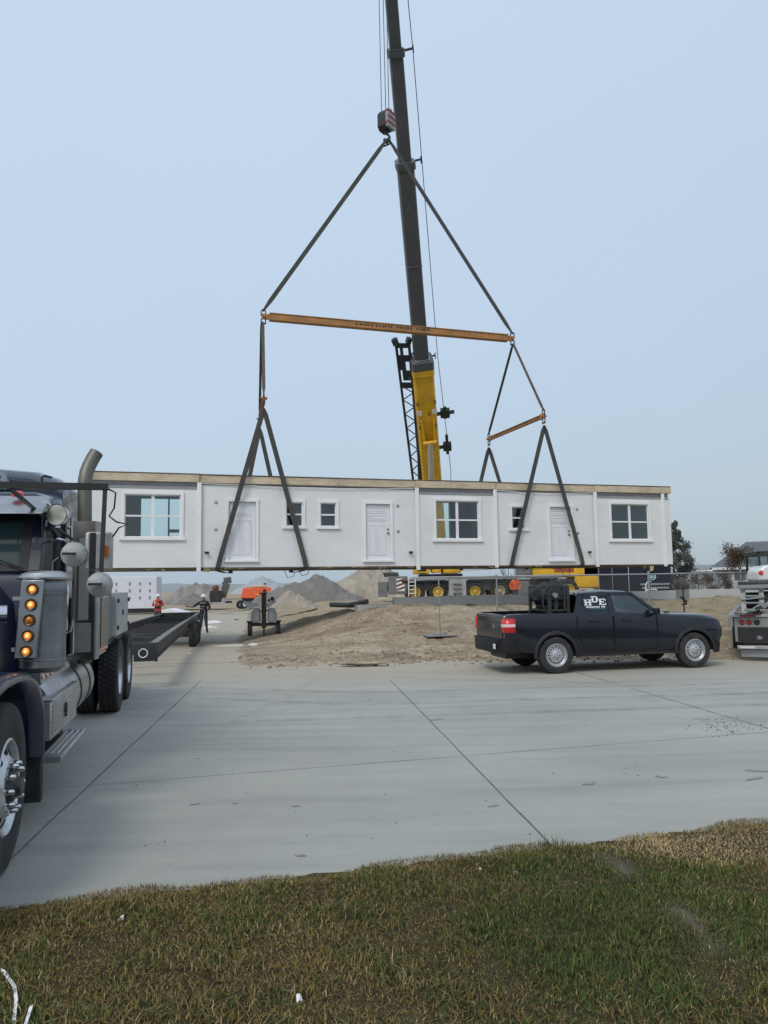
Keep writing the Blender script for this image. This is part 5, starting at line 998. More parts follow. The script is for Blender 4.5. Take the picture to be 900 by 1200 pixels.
def pwheel(x, y, sg):
    c_ = Vector((x, y, .357)); t = po_("wheel", tyre_mb(.357, .225, .215, (x, y-sg*.11, .357), (0, 1, 0)), RUBBER)
    mb = MB(); mb.lathe([(.215, -.20), (.222, -.012), (.226, .0), (.215, .004), (.205, -.006), (.195, -.035), (.175, -.045), (.15, -.030), (.125, -.022), (.10, -.030), (.075, -.012), (.055, -.004), (.045, .0), (0, .001)], c_, (0, sg, 0), 48); rm = po_("rim", mb, PR, t, ang=60)
    mb = MB()
    for k in range(16):
        a = 2*math.pi*k/16; p = c_+Vector((math.cos(a)*.152, 0, math.sin(a)*.152))+Vector((0, sg*-.026, 0)); mb.lathe([(0, .002), (.017, .002), (.018, -.006)], p, Vector((math.cos(a)*.5, sg, math.sin(a)*.5)), 12)
    for k in range(5):
        a = 2*math.pi*k/5; p = c_+Vector((math.cos(a)*.062, sg*-.008, math.sin(a)*.062)); mb.lathe([(.010, 0), (.009, .012), (0, .014)], p, (0, sg, 0), 8)
    po_("rim_holes", mb, K("rim hole dark", (.03, .03, .03), .8), t)  # dark discs paint the shade of the rim holes; lug nuts included
for x in (0, 3.045): pwheel(x, .0, -1); pwheel(x, PW, 1)
mb = MB(); mb.box(-.1, .1, .1, PW-.1, .30, .38); mb.tube([(3.045, .1, .357), (3.045, PW-.1, .357)], .05, 8); po_("axle", mb, BLACK)
# gear rack standing in the bed
rk = thing("bed_rack", "black steel rack with a covered black reel in the pickup bed behind the cab", "rack", PO+Vector((-.06*math.cos(PA)-.78*math.sin(PA), -.06*math.sin(PA)+.78*math.cos(PA), .72)), PA)
BK = K("rack black", (.018, .018, .02), .5, var=.4, dirt=(.09, .085, .08), damt=.5)
mb = MB()
for x in (.05, .44):
    for y in (-.55, .45): mb.bar((x, y, 0), (x, y, .95), .06)
for z in (.48, .72, .95):
    mb.bar((.05, -.55, z), (.44, -.55, z), .05); mb.bar((.05, .45, z), (.44, .45, z), .05); mb.bar((.05, -.55, z), (.05, .45, z), .05); mb.bar((.44, -.55, z), (.44, .45, z), .05)
mb.bar((.18, -.56, .46), (.18, -.56, .95), .06); mb.bar((.36, -.56, .46), (.36, -.56, .9), .05)
obj("frame", mb, BK, rk, bevel=.008)
mb = MB(); mb.box(.0, .62, -.7, .6, .0, .03); obj("base_plate", mb, BK, rk)
mb = MB(); mb.box(.10, .46, -.45, .35, .50, .72); obj("tank", mb, K("tank dark", (.035, .035, .038), .4), rk, bevel=.05)
mb = MB(); mb.sphere((.26, -.05, .78), .30, 24, 18, (1.2, 1.6, .8)); mb.v = [(v[0]+.12*noise.noise(Vector(v)*5), v[1]+.10*noise.noise(Vector(v)*5+Vector((3, 0, 0))), max(v[2], .58)+.13*noise.noise(Vector(v)*6)) for v in mb.v]; obj("covered_reel", mb, K("cover black", (.014, .014, .016), .7, bump=.6, bscale=8), rk, ang=60)
mb = MB(); mb.tube([(.6, -.5, .80), (.72, -.4, .82), (.80, -.2, .80)], .03, 8); mb.lathe([(0, 0), (.05, 0), (.05, .1), (0, .1)], (.12, -.6, .78), (0, -1, 0), 12); obj("fitting", mb, STEEL, rk)
mb = MB(); mb.tube([(-.05, -.6, .45), (-.12, -.62, .6), (-.10, -.6, .85), (.02, -.58, .95)], .02, 6); obj("loose_hose", mb, BK, rk)
# ------------------------------------------------------------------ foundation wall
CONC = K("foundation concrete", (.58, .58, .555), .85, var=.10, scale=1.2, dirt=(.40, .38, .34), damt=.5, bump=.15, bscale=20)
wv = (Vector((W1.x, W1.y, 0))-Vector((W0.x, W0.y, 0))); wl = wv.length; wa = math.atan2(wv.y, wv.x)
fw = thing("foundation_wall", "low grey poured concrete foundation wall running behind the pickup", "foundation wall", (W0.x, W0.y+.1, .5), wa)
mb = MB(); x = 0; zt0 = 1.30-.5
while x < wl+8: w = 2.44; mb.box(x, x+w-.006, 0, .22, -.3, zt0+.01*math.sin(x)); x += w
obj("wall", mb, CONC, fw, bevel=.008)
mb = MB(); mb.box(-1.5, -.02, .02, .35, -.3, .56); obj("footing_step", mb, CONC, fw, bevel=.01)
for i in range(14): mb = MB(); mb.tube([(1.0+i*1.7, .11, zt0), (1.0+i*1.7, .11, zt0+.09)], .012, 5); obj("anchor_bolt", mb, BLACK, fw)
mb = MB(); mb.box(14.2, 15.0, -.02, -.004, .32, .82); obj("pale_patch", mb, K("patch concrete", (.24, .24, .24), .9), fw)
# ------------------------------------------------------------------ chain link fence
GALV = K("galvanised steel", (.34, .35, .36), .45, .7, var=.15)
fz = lambda x: gh(x, 20.9)
fence = thing("chain_link_fence", "see-through galvanised chain link fence with top rail behind the pickup", "fence", (.7, 20.7, 0), R(2))
FX = [.0, 1.0, 2.3, 6.45, 9.0, 12.0]
mb = MB(); mb.tube([(FX[0], 0, 1.95), (FX[3], 0, 1.93), (FX[-1], 0, 1.92)], .02, 8); obj("top_rail", mb, GALV, fence)
for i, x in enumerate(FX):
    if i in (0, 1): continue
    mb = MB(); mb.tube([(x, 0, fz(x+.7)-.05), (x, 0, 1.97)], .022 if i != 3 else .04, 8); mb.sphere((x, 0, 1.98), .03, 8, 5); obj("post", mb, GALV, fence)
mb = MB()
r_ = .0021; x0, x1, z1 = FX[1], FX[-1], 1.93; z0_ = .18; st_ = .085; Hh = z1-z0_
def wire(mb, a, b_):
    a = Vector(a); b_ = Vector(b_); d = (b_-a).normalized(); s = Vector((d.z, 0, -d.x)); y = Vector((0, 1, 0)); mb.add([a+s*r_, a-s*r_*.5+y*r_, a-s*r_*.5-y*r_, b_+s*r_, b_-s*r_*.5+y*r_, b_-s*r_*.5-y*r_], [(0, 1, 4, 3), (1, 2, 5, 4), (2, 0, 3, 5)])
x = x0-Hh
while x < x1:
    a, b_ = (x, 0, z0_), (x+Hh, .006, z1)
    xa, za = (x0, z0_+(x0-x)) if x < x0 else (x, z0_); xb, zb_ = (x1, z1-(x+Hh-x1)) if x+Hh > x1 else (x+Hh, z1)
    wire(mb, (xa, 0, za), (xb, .004, zb_)); wire(mb, (xa, .004, z0_+z1-za), (xb, 0, z0_+z1-zb_)); x += st_
me_ = obj("mesh_panel", mb, GALV, fence, smooth=False, weld=False)
pp = at_z(516, 757.5, .04)
fp = thing("fence_stand", "bare upright steel post on a flat base plate left of the pickup", "fence post", (pp.x, pp.y, gh(pp.x, pp.y)))
mb = MB(); mb.tube([(0, 0, 0), (0, 0, 1.93-fp.location.z)], .02, 8); obj("post", mb, GALV, fp)
mb = MB(); mb.box(-.42, .42, -.3, .3, .0, .03); mb.box(-.15, .15, -.15, .15, .031, .06); obj("base_plate", mb, GALV, fp, bevel=.006); fp.rotation_euler = (0, 0, R(12))
dp = at_y(801, 700, 20.2); o_ = thing("steel_stake", "thin black steel stake with a clamp standing beyond the pickup hood", "stake", (dp.x, 20.2, gh(dp.x, 20.2)))
mb = MB(); mb.tube([(0, 0, -.1), (0, 0, 1.62-o_.location.z)], .018, 8); obj("rod", mb, BLACK, o_); mb = MB(); mb.bar((-.08, 0, 1.32-o_.location.z), (.07, -.02, 1.18-o_.location.z), .10, .06); mb.bar((-.04, 0, 1.12-o_.location.z), (.08, 0, 1.14-o_.location.z), .05); obj("clamp", mb, BLACK, o_, bevel=.01)
# black privacy screen with logo
SY = 46.; sa = at_y(703, 690, SY); sb_ = at_y(787, 690, SY); z0 = .55
scn = thing("privacy_screen", "black mesh privacy screen with a round white logo beyond the foundation wall", "fence screen", (sa.x, SY, 0))
wS = sb_.x-sa.x; BLM = K("mesh fabric", (.010, .013, .024), .9, var=.25, scale=2)
mb = MB(); n = 40
for (u0, u1, za, zb_) in ((0, .18*wS, z0+.62, 3.02), (.19*wS, .40*wS, z0, 2.95), (.41*wS, wS, z0, 3.0)):
    k = 12; v_ = []
    for i in range(k+1): x = u0+(u1-u0)*i/k; y = .05*math.sin(x*2.2)+.02*math.sin(x*7); v_ += [(x, y, za), (x, y*1.5, (za+zb_)/2), (x, y, zb_+.03*math.sin(x*3))]
    mb.add(v_, [(i*3+j, i*3+3+j, i*3+4+j, i*3+1+j) for i in range(k) for j in range(2)])
obj("fabric", mb, BLM, scn)
for u in (0, .185, .405, .70, 1): mb = MB(); mb.tube([(u*wS, .1, .3), (u*wS, .1, 3.1)], .04, 6); obj("post", mb, GALV, scn)
mb = MB(); mb.tube([(0, .1, 3.05), (wS, .1, 3.05)], .03, 6); obj("rail", mb, GALV, scn)
lx = at_y(766, 678, SY).x-sa.x
mb = MB(); mb.lathe([(.19, 0), (.20, .01), (.19, .02), (.14, .02), (.14, 0)], (lx-.1, -.12, 1.98), (0, -1, 0), 24, closed=True); mb.lathe([(0, 0), (.10, 0), (.10, .01), (0, .01)], (lx-.14, -.12, 1.98), (0, -1, 0), 14); mb.box(lx-.02, lx+.1, -.135, -.12, 1.9, 2.08); obj("round_logo", mb, K("logo blue grey", (.35, .47, .58), .7), scn)
mb = MB(); mb.prism([(lx-.25, 2.3), (lx-.05, 2.35), (lx+.02, 2.75), (lx-.12, 2.95), (lx-.22, 2.62)], 'y', -.14, -.12); obj("logo_figure", mb, K("logo tan", (.45, .33, .22), .7), scn)
for z, a, b_ in ((1.55, -.85, .85), (1.33, -.75, .8)):
    mb = MB(); x = lx+a
    while x < lx+b_: w = random.uniform(.05, .09); mb.box(x, x+w, -.13, -.12, z-.055, z+.055); x += w+.035
    obj("logo_lettering", mb, K("logo white", (.35, .40, .45), .7), scn)
lp = at_y(757, 690, 41.5)
# white bent pipe rack before the screen
pr = thing("pipe_rail", "bent white pipe rail standing in front of the black privacy screen", "rail", (lp.x, 41.5, .6)); mb = MB(); mb.tube([(-.0, 0, -.2), (0, 0, .95), (.1, 0, 1.1), (.3, 0, 1.12)], .035, 8); mb.tube([(-.1, 0, .55), (.1, 0, .68), (.55, .0, .68), (.62, 0, .3)], .04, 8); obj("rail", mb, WHITEP, pr)
# ------------------------------------------------------------------ equipment trailer at the right edge
EA = R(-26); EO = Vector((7.52, 16.8, 0))
et = thing("equipment_trailer", "silver aluminium equipment trailer with red tail lights ahead of the pickup", "trailer", EO, EA)   # x along its rear edge to the right, y forwards (away)
DRED = K("dull red lens", (.25, .02, .02), .4)
GRT = K("trailer grey", (.24, .255, .25), .55, .2, var=.1, dirt=(.22, .21, .2), damt=.5)
def eb(name, x0, x1, y0, y1, z0, z1, mat, bev=.008, par=et): mb = MB(); mb.box(x0, x1, y0, y1, z0, z1); return obj(name, mb, mat, par, bevel=bev)
eb("deck_edge", 0, 2.5, 0, .10, .93, .99, ALU); eb("deck", 0.0, 2.5, .11, 7.5, .88, .97, K("deck wood", (.15, .13, .11), .85, stretch=(8, 1, 1), var=.3))
eb("rear_panel", .02, 2.48, .03, .09, .40, .925, GRT); eb("post", .78, .90, -.03, .028, .33, .93, ALU); eb("post", 1.62, 1.74, -.03, .028, .33, .93, ALU)
eb("dark_panel", .08, .76, .005, .028, .38, .72, BLACK, .003); eb("recess_panel", 1.0, 1.6, .012, .028, .40, .68, K("recess grey", (.28, .30, .31), .5)); eb("latch_box", 1.4, 1.58, -.02, .011, .44, .62, GALV)
eb("bumper_bar", .05, 2.5, -.06, -.0, .26, .335, ALU); eb("lower_bumper", .12, 1.0, .05, .12, .08, .24, K("bumper galv", (.3, .3, .31), .5, .5), .006)
eb("side_rail", -.10, -.004, .05, 7.5, .72, .98, GRT)
for x0, x1, z in ((.14, .45, .965), (.95, 1.2, .965), (1.45, 1.75, .965), (2.0, 2.3, .965)): eb("reflective_tape", x0, x1, -.012, -.003, z-.025, z+.018, K("red tape", (.42, .03, .035), .4), 0)
for x0, x1 in ((.1, .4), (.7, 1.0), (1.25, 1.5)): eb("reflective_tape", x0, x1, -.072, -.063, .275, .32, K("white tape", (.62, .62, .64), .4) if x0 < 1.2 else W["red tape"], 0)
for x, mt in ((.17, DRED), (.31, DRED), (.46, BLACK), (1.22, BLACK), (1.36, BLACK), (1.9, DRED)):
    mb = MB(); mb.lathe([(0, .02), (.045, .018), (.055, .008), (.058, 0)], (x, .028, .82), (0, -1, 0), 20); obj("tail_light", mb, mt, et)
mb = MB(); c_ = Vector((.50, 0, .50))
for k in range(5):
    a = R(90+72*k); a1 = a+R(30); a2 = a-R(30); mb.prism([(c_.x+.075*math.cos(a), c_.z+.055*math.sin(a)), (c_.x+.035*math.cos(a1), c_.z+.03*math.sin(a1)), (c_.x, c_.z), (c_.x+.035*math.cos(a2), c_.z+.03*math.sin(a2))], 'y', .0, .0045)
obj("star_emblem", mb, K("emblem silver", (.28, .29, .31), .5), et)
# folded ramps
for x in (.22, 1.25):
    mb = MB(); mb.hexa([(x, .15, 1.0), (x+.45, .15, 1.0), (x+.45, .22, 1.0), (x, .22, 1.0)], [(x, .45, 1.52), (x+.45, .45, 1.52), (x+.45, .52, 1.52), (x, .52, 1.52)])
    mb2 = MB()
    for xx in (x, x+.36):
        mb2.bar((xx, .2, .98), (xx, .45, 1.60), .10, .05)
    for i in range(4): z = 1.08+i*.15; mb2.bar((x, .22+.065*i, z), (x+.36, .22+.065*i, z), .05, .04)
    mb2.bar((x-.05, .3, 1.30), (x+.42, .3, 1.36), .09, .04); obj("ramp", mb2, GRT, et, bevel=.006)
mb = MB(); mb.bar((.40, .1, 1.0), (1.25, .35, 1.60), .09, .07); mb.bar((.3, .1, 1.0), (.62, .2, 1.22), .12, .08); mb.bar((.1, .3, 1.58), (2.4, .3, 1.60), .06, .08); mb.bar((.3, .0, 1.08), (2.4, .05, 1.08), .05); obj("ramp_brace", mb, GRT, et, bevel=.006)
mb = MB(); mb.tube([(.42, .05, 1.02), (.46, .0, 1.12), (.55, .0, 1.16), (.62, .05, 1.05)], .025, 6); mb.sphere((.5, .02, 1.08), .06); obj("hydraulic_hose", mb, BLACK, et)
eb("tool_tray", .03, .55, -.16, .0, 1.0, 1.02, BLACK, .0)
for y in (2.2, 3.1):
    for x in (.02, 2.48):
        w_ = obj("wheel", tyre_mb(.36, .24, .2, (x, y, .37), (1, 0, 0)), RUBBER, et); mb = MB(); sg = -1 if x < 1 else 1; mb.lathe([(.2, .10), (.17, .02), (.06, .02), (.05, .08), (0, .08)], (x, y, .37), (sg, 0, 0), 20); obj("rim", mb, ALU, w_)
eb("axle", .1, 2.4, 2.15, 2.25, .32, .42, BLACK); eb("axle", .1, 2.4, 3.05, 3.15, .32, .42, BLACK)
# mini excavator on it
ml = Vector((EO.x+math.cos(EA)*1.35-math.sin(EA)*4.3, EO.y+math.sin(EA)*1.35+math.cos(EA)*4.3, .97))
ml.x -= .15
mx_ = thing("mini_excavator", "white and black compact excavator riding on the silver trailer", "excavator", ml, R(-8))
EW = K("excavator white", (.72, .72, .72), .4, coat=.3, var=.04, dirt=(.45, .43, .4), damt=.3)
def xb(name, *a, mat=BLACK, bev=.03, par=mx_): mb = MB(); mb.box(*a); return obj(name, mb, mat, par, bevel=bev)
for s_ in (-1, 1):
    mb = MB(); mb.prism([(-.95, .12), (-.8, .0), (.8, .0), (.95, .12), (.95, .30), (.8, .42), (-.8, .42), (-.95, .30)], 'y', s_*.68-.15, s_*.68+.15); obj("track", mb, RUBBER, mx_, bevel=.03)
xb("undercarriage", -.5, .5, -.5, .5, .2, .45)
xb("counterweight", -1.05, .75, -.95, .70, .50, .72, mat=K("excavator black", (.02, .022, .028), .5), bev=.05)
mb = MB(); mb.prism([(-1.02, .73), (-1.0, .98), (-.86, 1.10), (-.55, 1.14), (.1, 1.08), (.72, .95), (.74, .73)], 'y', -.93, .0); eh = obj("engine_hood", mb, EW, mx_, bevel=.05)
xb("side_vent", -.75, -.35, -.945, -.932, .80, 1.02, par=eh, bev=.01); xb("black_stripe", -.3, .6, -.942, -.932, .88, .90, par=eh, bev=.0); xb("label_plate", .0, .22, -.965, -.952, .57, .65, mat=WHITEP, par=eh, bev=0)
mb = MB(); mb.lathe([(.06, 0), (.05, .03), (0, .04)], (-.95, -.932, .93), (0, -1, 0), 16); obj("tail_lamp", mb, RED, mx_)
cabm = MB(); bx0, bx1, by0, by1 = -.72, .35, -.15, .85
for x in (bx0, -.16, bx1):
    for y in (by0, by1): cabm.bar((x, y, .75), (x, y, 1.42), .06)
for z in (.78, 1.42): 
    for y in (by0, by1): cabm.bar((bx0, y, z), (bx1, y, z), .07)
    for x in (bx0, bx1): cabm.bar((x, by0, z), (x, by1, z), .07)
cbm = obj("cab", cabm, BLACK, mx_, bevel=.02); xb("cab_roof", bx0-.04, bx1+.04, by0-.04, by1+.04, 1.45, 1.50, par=cbm); xb("cab_glass", bx0+.04, bx1-.04, by0-.005, by0+.005, .82, 1.39, mat=GLASSP, par=cbm, bev=0); xb("cab_glass", bx0+.04, bx1-.04, by1-.005, by1+.005, .82, 1.39, mat=GLASSP, par=cbm, bev=0); xb("seat", -.2, .25, .2, .6, .75, 1.2, mat=W["seat grey"], par=cbm)
mb = MB(); mb.bar((.8, .3, .7), (1.5, .3, 2.1), .18, .25); mb.bar((1.5, .3, 2.1), (2.3, .3, 2.3), .16, .2); mb.bar((2.3, .3, 2.3), (2.9, .3, 1.2), .14, .18); obj("boom", mb, K("excavator black", (.02, .022, .028), .5), mx_, bevel=.02); mb = MB(); mb.prism([(2.8, 1.2), (3.1, 1.2), (3.15, .9), (2.9, .75), (2.65, .9)], 'y', .05, .55); obj("bucket", mb, BLACK, mx_, bevel=.02)
# ------------------------------------------------------------------ towable boom machine (grey, on the dirt edge)
bp0 = at_z(309.5, 747, -.04); 
tm = thing("towable_lift", "small grey and black wheeled lift with a dark mast standing on the dirt edge", "lift", (bp0.x, bp0.y, gh(bp0.x, bp0.y)+.02), R(8))
def tb(name, *a, mat=BLACK, bev=.03, par=tm): mb = MB(); mb.box(*a); return obj(name, mb, mat, par, bevel=bev)
GL = K("lift grey", (.27, .29, .29), .5, dirt=(.15, .14, .12), damt=.5)
for x in (-.50, .50):
    w_ = obj("wheel", tyre_mb(.25, .16, .13, (x, .1 if x > 0 else -.12, .26), (1, 0, 0)), RUBBER, tm); mb = MB(); mb.lathe([(0, -.07), (.13, -.06), (.13, .06), (0, .07)], (x, .1 if x > 0 else -.12, .26), (1, 0, 0), 16); obj("rim", mb, BLACK, w_)
mb = MB()
for s_ in (-1, 1): mb.prism([(s_*.12, .50), (s_*.45, .46), (s_*.47, .75), (s_*.38, .98), (s_*.14, 1.0)], 'y', -.25, .3)
enc = obj("enclosure", mb, GL, tm, bevel=.04)
for s_ in (-1, 1): tb("vent_door", *sorted((s_*.18, s_*.32)), -.262, -.252, .58, .86, mat=K("vent light grey", (.33, .36, .38), .5), bev=.01, par=enc)
tb("mast", -.085, .085, -.34, -.14, .30, 1.50); tb("frame_beam", -.55, .55, -.1, .1, .36, .47); tb("jack", -.03, .03, -.3, -.24, .0, .4); tb("fender", -.62, -.40, -.3, .15, .5, .55, bev=.01); tb("fender", .40, .62, -.15, .35, .5, .55, bev=.01)
mb = MB(); mb.hexa([(-.75, -.15, 1.22), (-.5, -.15, .98), (-.5, .25, .98), (-.75, .25, 1.22)], [(-.72, -.15, 1.28), (-.15, -.15, 1.14), (-.15, .25, 1.14), (-.72, .25, 1.28)]); obj("folded_arm", mb, GALV, tm, bevel=.015)
mb = MB(); mb.bar((.12, -.2, 1.08), (.40, -.15, 1.26), .16, .12); obj("folded_arm", mb, GALV, tm, bevel=.02); mb = MB(); mb.sphere((.30, -.2, 1.33), .07); mb.sphere((.18, -.2, 1.28), .05); mb.box(-.15, .12, -.3, .1, 1.50, 1.56); obj("fittings", mb, BLACK, tm)
# orange boom lift further back
b2 = at_z(300, 712.5, -.12); OR = K("lift orange", (.75, .10, .025), .45, var=.12, dirt=(.5, .12, .05), damt=.4); bl = thing("boom_lift", "bright orange boom lift machine parked on the far dirt", "boom lift", (b2.x, b2.y, -.15), R(10)); print("LIFT", b2)
q = b2.y/900.
mb = MB(); mb.hexa([(-17*q, -1.1, 12*q), (17*q, -1.1, 11*q), (17*q, 1.1, 11*q), (-17*q, 1.1, 12*q)], [(-15*q, -.9, 24*q), (17*q, -1., 24*q), (17*q, 1.0, 24*q), (-15*q, .9, 24*q)]); t_ = obj("turntable", mb, OR, bl, bevel=.08)
mb = MB(); mb.box(-11*q, 12*q, -.7, .7, 24.3*q, 27*q); mb.box(-4*q, 16*q, -.5, .3, 22*q, 25*q); obj("boom", mb, K("lift cream", (.55, .50, .42), .6), bl, bevel=.05); mb = MB(); mb.box(8*q, 11*q, -1.2, -1.02, 18*q, 22*q); mb.box(9*q, 11.5*q, -.6, -.2, 25*q, 29*q); mb.box(-6.2*q, -5.8*q, -.6, -.2, 25*q, 29*q); obj("control_box", mb, BLACK, bl)
mb = MB(); mb.box(-1*q, 3*q, -1.19, -1.16, 15*q, 17*q); mb.box(8*q, 9*q, -1.17, -1.15, 15*q, 17*q); obj("yellow_decal", mb, K("decal amber", (.8, .35, .05), .6), bl)
mb = MB(); mb.box(-16*q, 9*q, -.8, .8, 6*q, 12*q); obj("chassis", mb, K("lift chassis", (.05, .055, .06), .6), bl, bevel=.05)
for x in (-17.5*q, -13.5*q, 6*q, 10*q):
    w_ = obj("wheel", tyre_mb(.40, .3, .2, (x, -.9 if x > -1.2 or x < -16*q else -.9, .40), (.5, -1, 0)), RUBBER, bl); mb = MB(); mb.lathe([(.2, .12), (.1, .1), (0, .16)], (x, -.9, .40), (.5, -1, 0), 16); obj("rim", mb, WHITEP, w_)
# small orange excavator behind the worker
e0 = at_y(257, 706, 62); E2 = K("rust orange", (.22, .09, .045), .7, dirt=(.10, .08, .06), damt=.6); xq = e0.y/900
ee = thing("digger", "rust orange digger with raised grey arm, far behind the man in black", "excavator", (e0.x, e0.y, e0.z))
mb = MB(); mb.box(-7*xq, 5*xq, -1, 1, 5*xq, 14*xq); mb.box(-6*xq, -1*xq, -.9, .3, 14*xq, 20*xq); obj("body", mb, E2, ee, bevel=.1); mb = MB(); mb.prism([(-8*xq, .6), (-7*xq, .05), (5*xq, .05), (6*xq, .6), (5*xq, .95), (-7*xq, .95)], 'y', -1.2, -.7); obj("track", mb, RUBBER, ee, bevel=.05)
mb = MB(); mb.bar((4*xq, 0, 6*xq), (9*xq, 0, 22*xq), 2.8*xq, .5); mb.bar((9*xq, 0, 22*xq), (5*xq, 0, 25*xq), 2.4*xq, .5); mb.bar((5*xq, 0, 25*xq), (14*xq, 0, 26*xq), 1.6*xq, .5); mb.bar((4*xq, 0, 15*xq), (8*xq, 0, 25*xq), 1.2*xq, .3); obj("arm", mb, K("arm grey green", (.09, .10, .09), .7), ee, bevel=.04)
# ------------------------------------------------------------------ white wrapped modules far left
wb = at_y(134, 712, 68.); wq = 68/900.; WR = K("white wrap", (.66, .67, .72), .6, var=.05, dirt=(.5, .5, .53), damt=.4)
wm = thing("wrapped_module", "white wrapped house module with grey tie marks standing far left behind the drive", "wrapped module", (wb.x, 68, -.2), R(4))
mb = MB(); mb.box(-9, 54*wq, -2, 0, .35, 41*wq); obj("wrap", mb, WR, wm, bevel=.05); mb = MB(); mb.box(-8.9, 53*wq, -1.9, -.1, .0, .34); obj("carrier", mb, BLACK, wm)
mb = MB()
for x in (-9, -3, 3, 9, 24, 35.5, 46.5):
    for z in (17, 25, 33): mb.box(x*wq-.07, x*wq+.07, -2.03, -2.005, z*wq-.13, z*wq+.12)
obj("tie_marks", mb, K("tie grey", (.22, .23, .26), .7), wm)
mb = MB(); mb.prism([(0, 0), (.3, .5), (1.0, .62), (2.0, .4), (2.7, .12), (3.1, 0)], 'y', -.8, .8); o_ = obj("plastic_sheet", mb, WHITEP, None, bevel=.15); p_ = at_y(188, 705.5, 62); o_.location = (p_.x, 62, gh(p_.x, 62)-.05); tag(o_, "crumpled white plastic sheet on the ground right of the man in red", "plastic sheet")
# ------------------------------------------------------------------ dirt piles
def pile(label, px0, px1, py_top, py_base, Y, peak, mat, depth=None, seed=0):
    a = at_y(px0, py_base, Y); b_ = at_y(px1, py_base, Y); t = at_y((px0+px1)/2, py_top, Y); w = b_.x-a.x; h = t.z-min(a.z, b_.z); z0 = min(a.z, b_.z); D = depth or w*.6; nx_, ny_ = 70, 36; vs = []
    for j in range(ny_+1):
        for i in range(nx_+1):
            u, v = i/nx_, j/ny_*2-1; f = 0.
            for (pu, pw, ph) in peak: f = max(f, ph*max(0, 1-abs(u-pu)/pw)**.85)
            f *= max(0, 1-v*v)**.7; x = a.x+u*w; y = Y+v*D/2
            nn_ = noise.noise(Vector((x*.8+seed, y*.8, 2)))*.2+noise.noise(Vector((x*2.5, y*2.5, seed)))*.13+noise.noise(Vector((x*6, y*6, seed)))*.06
            vs.append((x-(a.x+b_.x)/2, y-Y, h*f+(nn_*h*.6 if f > .01 else 0)*min(1, f*3)-.1))
    mb = MB(); mb.add(vs, [(j*(nx_+1)+i, j*(nx_+1)+i+1, (j+1)*(nx_+1)+i+1, (j+1)*(nx_+1)+i) for j in range(ny_) for i in range(nx_)])
    o_ = obj("dirt_pile", mb, mat, None, ang=80); o_.location = ((a.x+b_.x)/2, Y, z0); tag(o_, label, "dirt pile"); return o_
PT = K("pile tan", (.36, .32, .26), .95, var=.3, scale=.9, dirt=(.15, .125, .095), damt=.6, dscale=1.5, bump=.8, bscale=3)  # pile colours made paler, distance haze put into them
PG = K("pile grey brown", (.26, .25, .23), .95, var=.25, scale=.9, dirt=(.12, .11, .10), damt=.5, bump=.8, bscale=3); PD = K("pile dark", (.18, .17, .16), .95, var=.3, scale=.9, dirt=(.18, .16, .13), damt=.5, bump=.8, bscale=3)
pile("tallest tan dirt pile, to the left of the crane carrier", 365, 500, 659, 704, 66, [(.5, .5, 1), (.62, .38, .98)], PT, seed=3)
pile("dark grey dirt pile leaning against the tall tan pile", 296, 425, 672, 708, 61, [(.58, .48, 1), (.4, .5, .8)], PD, seed=8)
pile("broad grey brown dirt pile behind the two men by the drive", 190, 268, 682, 706, 78, [(.5, .55, 1), (.65, .36, 1), (.3, .3, .85)], PG, seed=5)
pile("small dark soil pile in front of the broad grey brown pile", 205, 248, 693, 707, 66, [(.5, .5, 1)], PD, seed=12)
pile("pale hazy cone of soil far behind the orange boom lift", 262, 345, 675, 694, 150, [(.55, .45, 1)], K("hazy soil", (.34, .36, .37), .95, var=.15), seed=15)  # haze of the far cone is put into its pale colour
pile("low tan heap between the orange lift and the dark pile", 318, 372, 690, 710, 44, [(.4, .5, 1), (.6, .4, .8)], PT, seed=21)
# black pipe / silt tube
p0, p1 = at_y(388, 708.5, 40), at_y(430, 705, 38); mb = MB(); mb.tube([(0, 0, 0), ((p1-p0)*.5)+Vector((0, 0, -.1)), p1-p0], .13, 12); o_ = obj("drain_pipe", mb, BLACK); o_.location = p0; tag(o_, "fat black drain pipe lying below the tan dirt pile", "pipe")
# distant land, haze put into its pale colour
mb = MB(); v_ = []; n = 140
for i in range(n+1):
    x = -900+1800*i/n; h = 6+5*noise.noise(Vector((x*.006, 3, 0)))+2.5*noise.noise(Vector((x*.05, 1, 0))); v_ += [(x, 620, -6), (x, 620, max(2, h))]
mb.add(v_, [(2*i, 2*i+2, 2*i+3, 2*i+1) for i in range(n)]); hz = K("hazy hills", (.36, .41, .47), 1, var=.08, scale=.02); struct("hills", mb, hz, smooth=False)
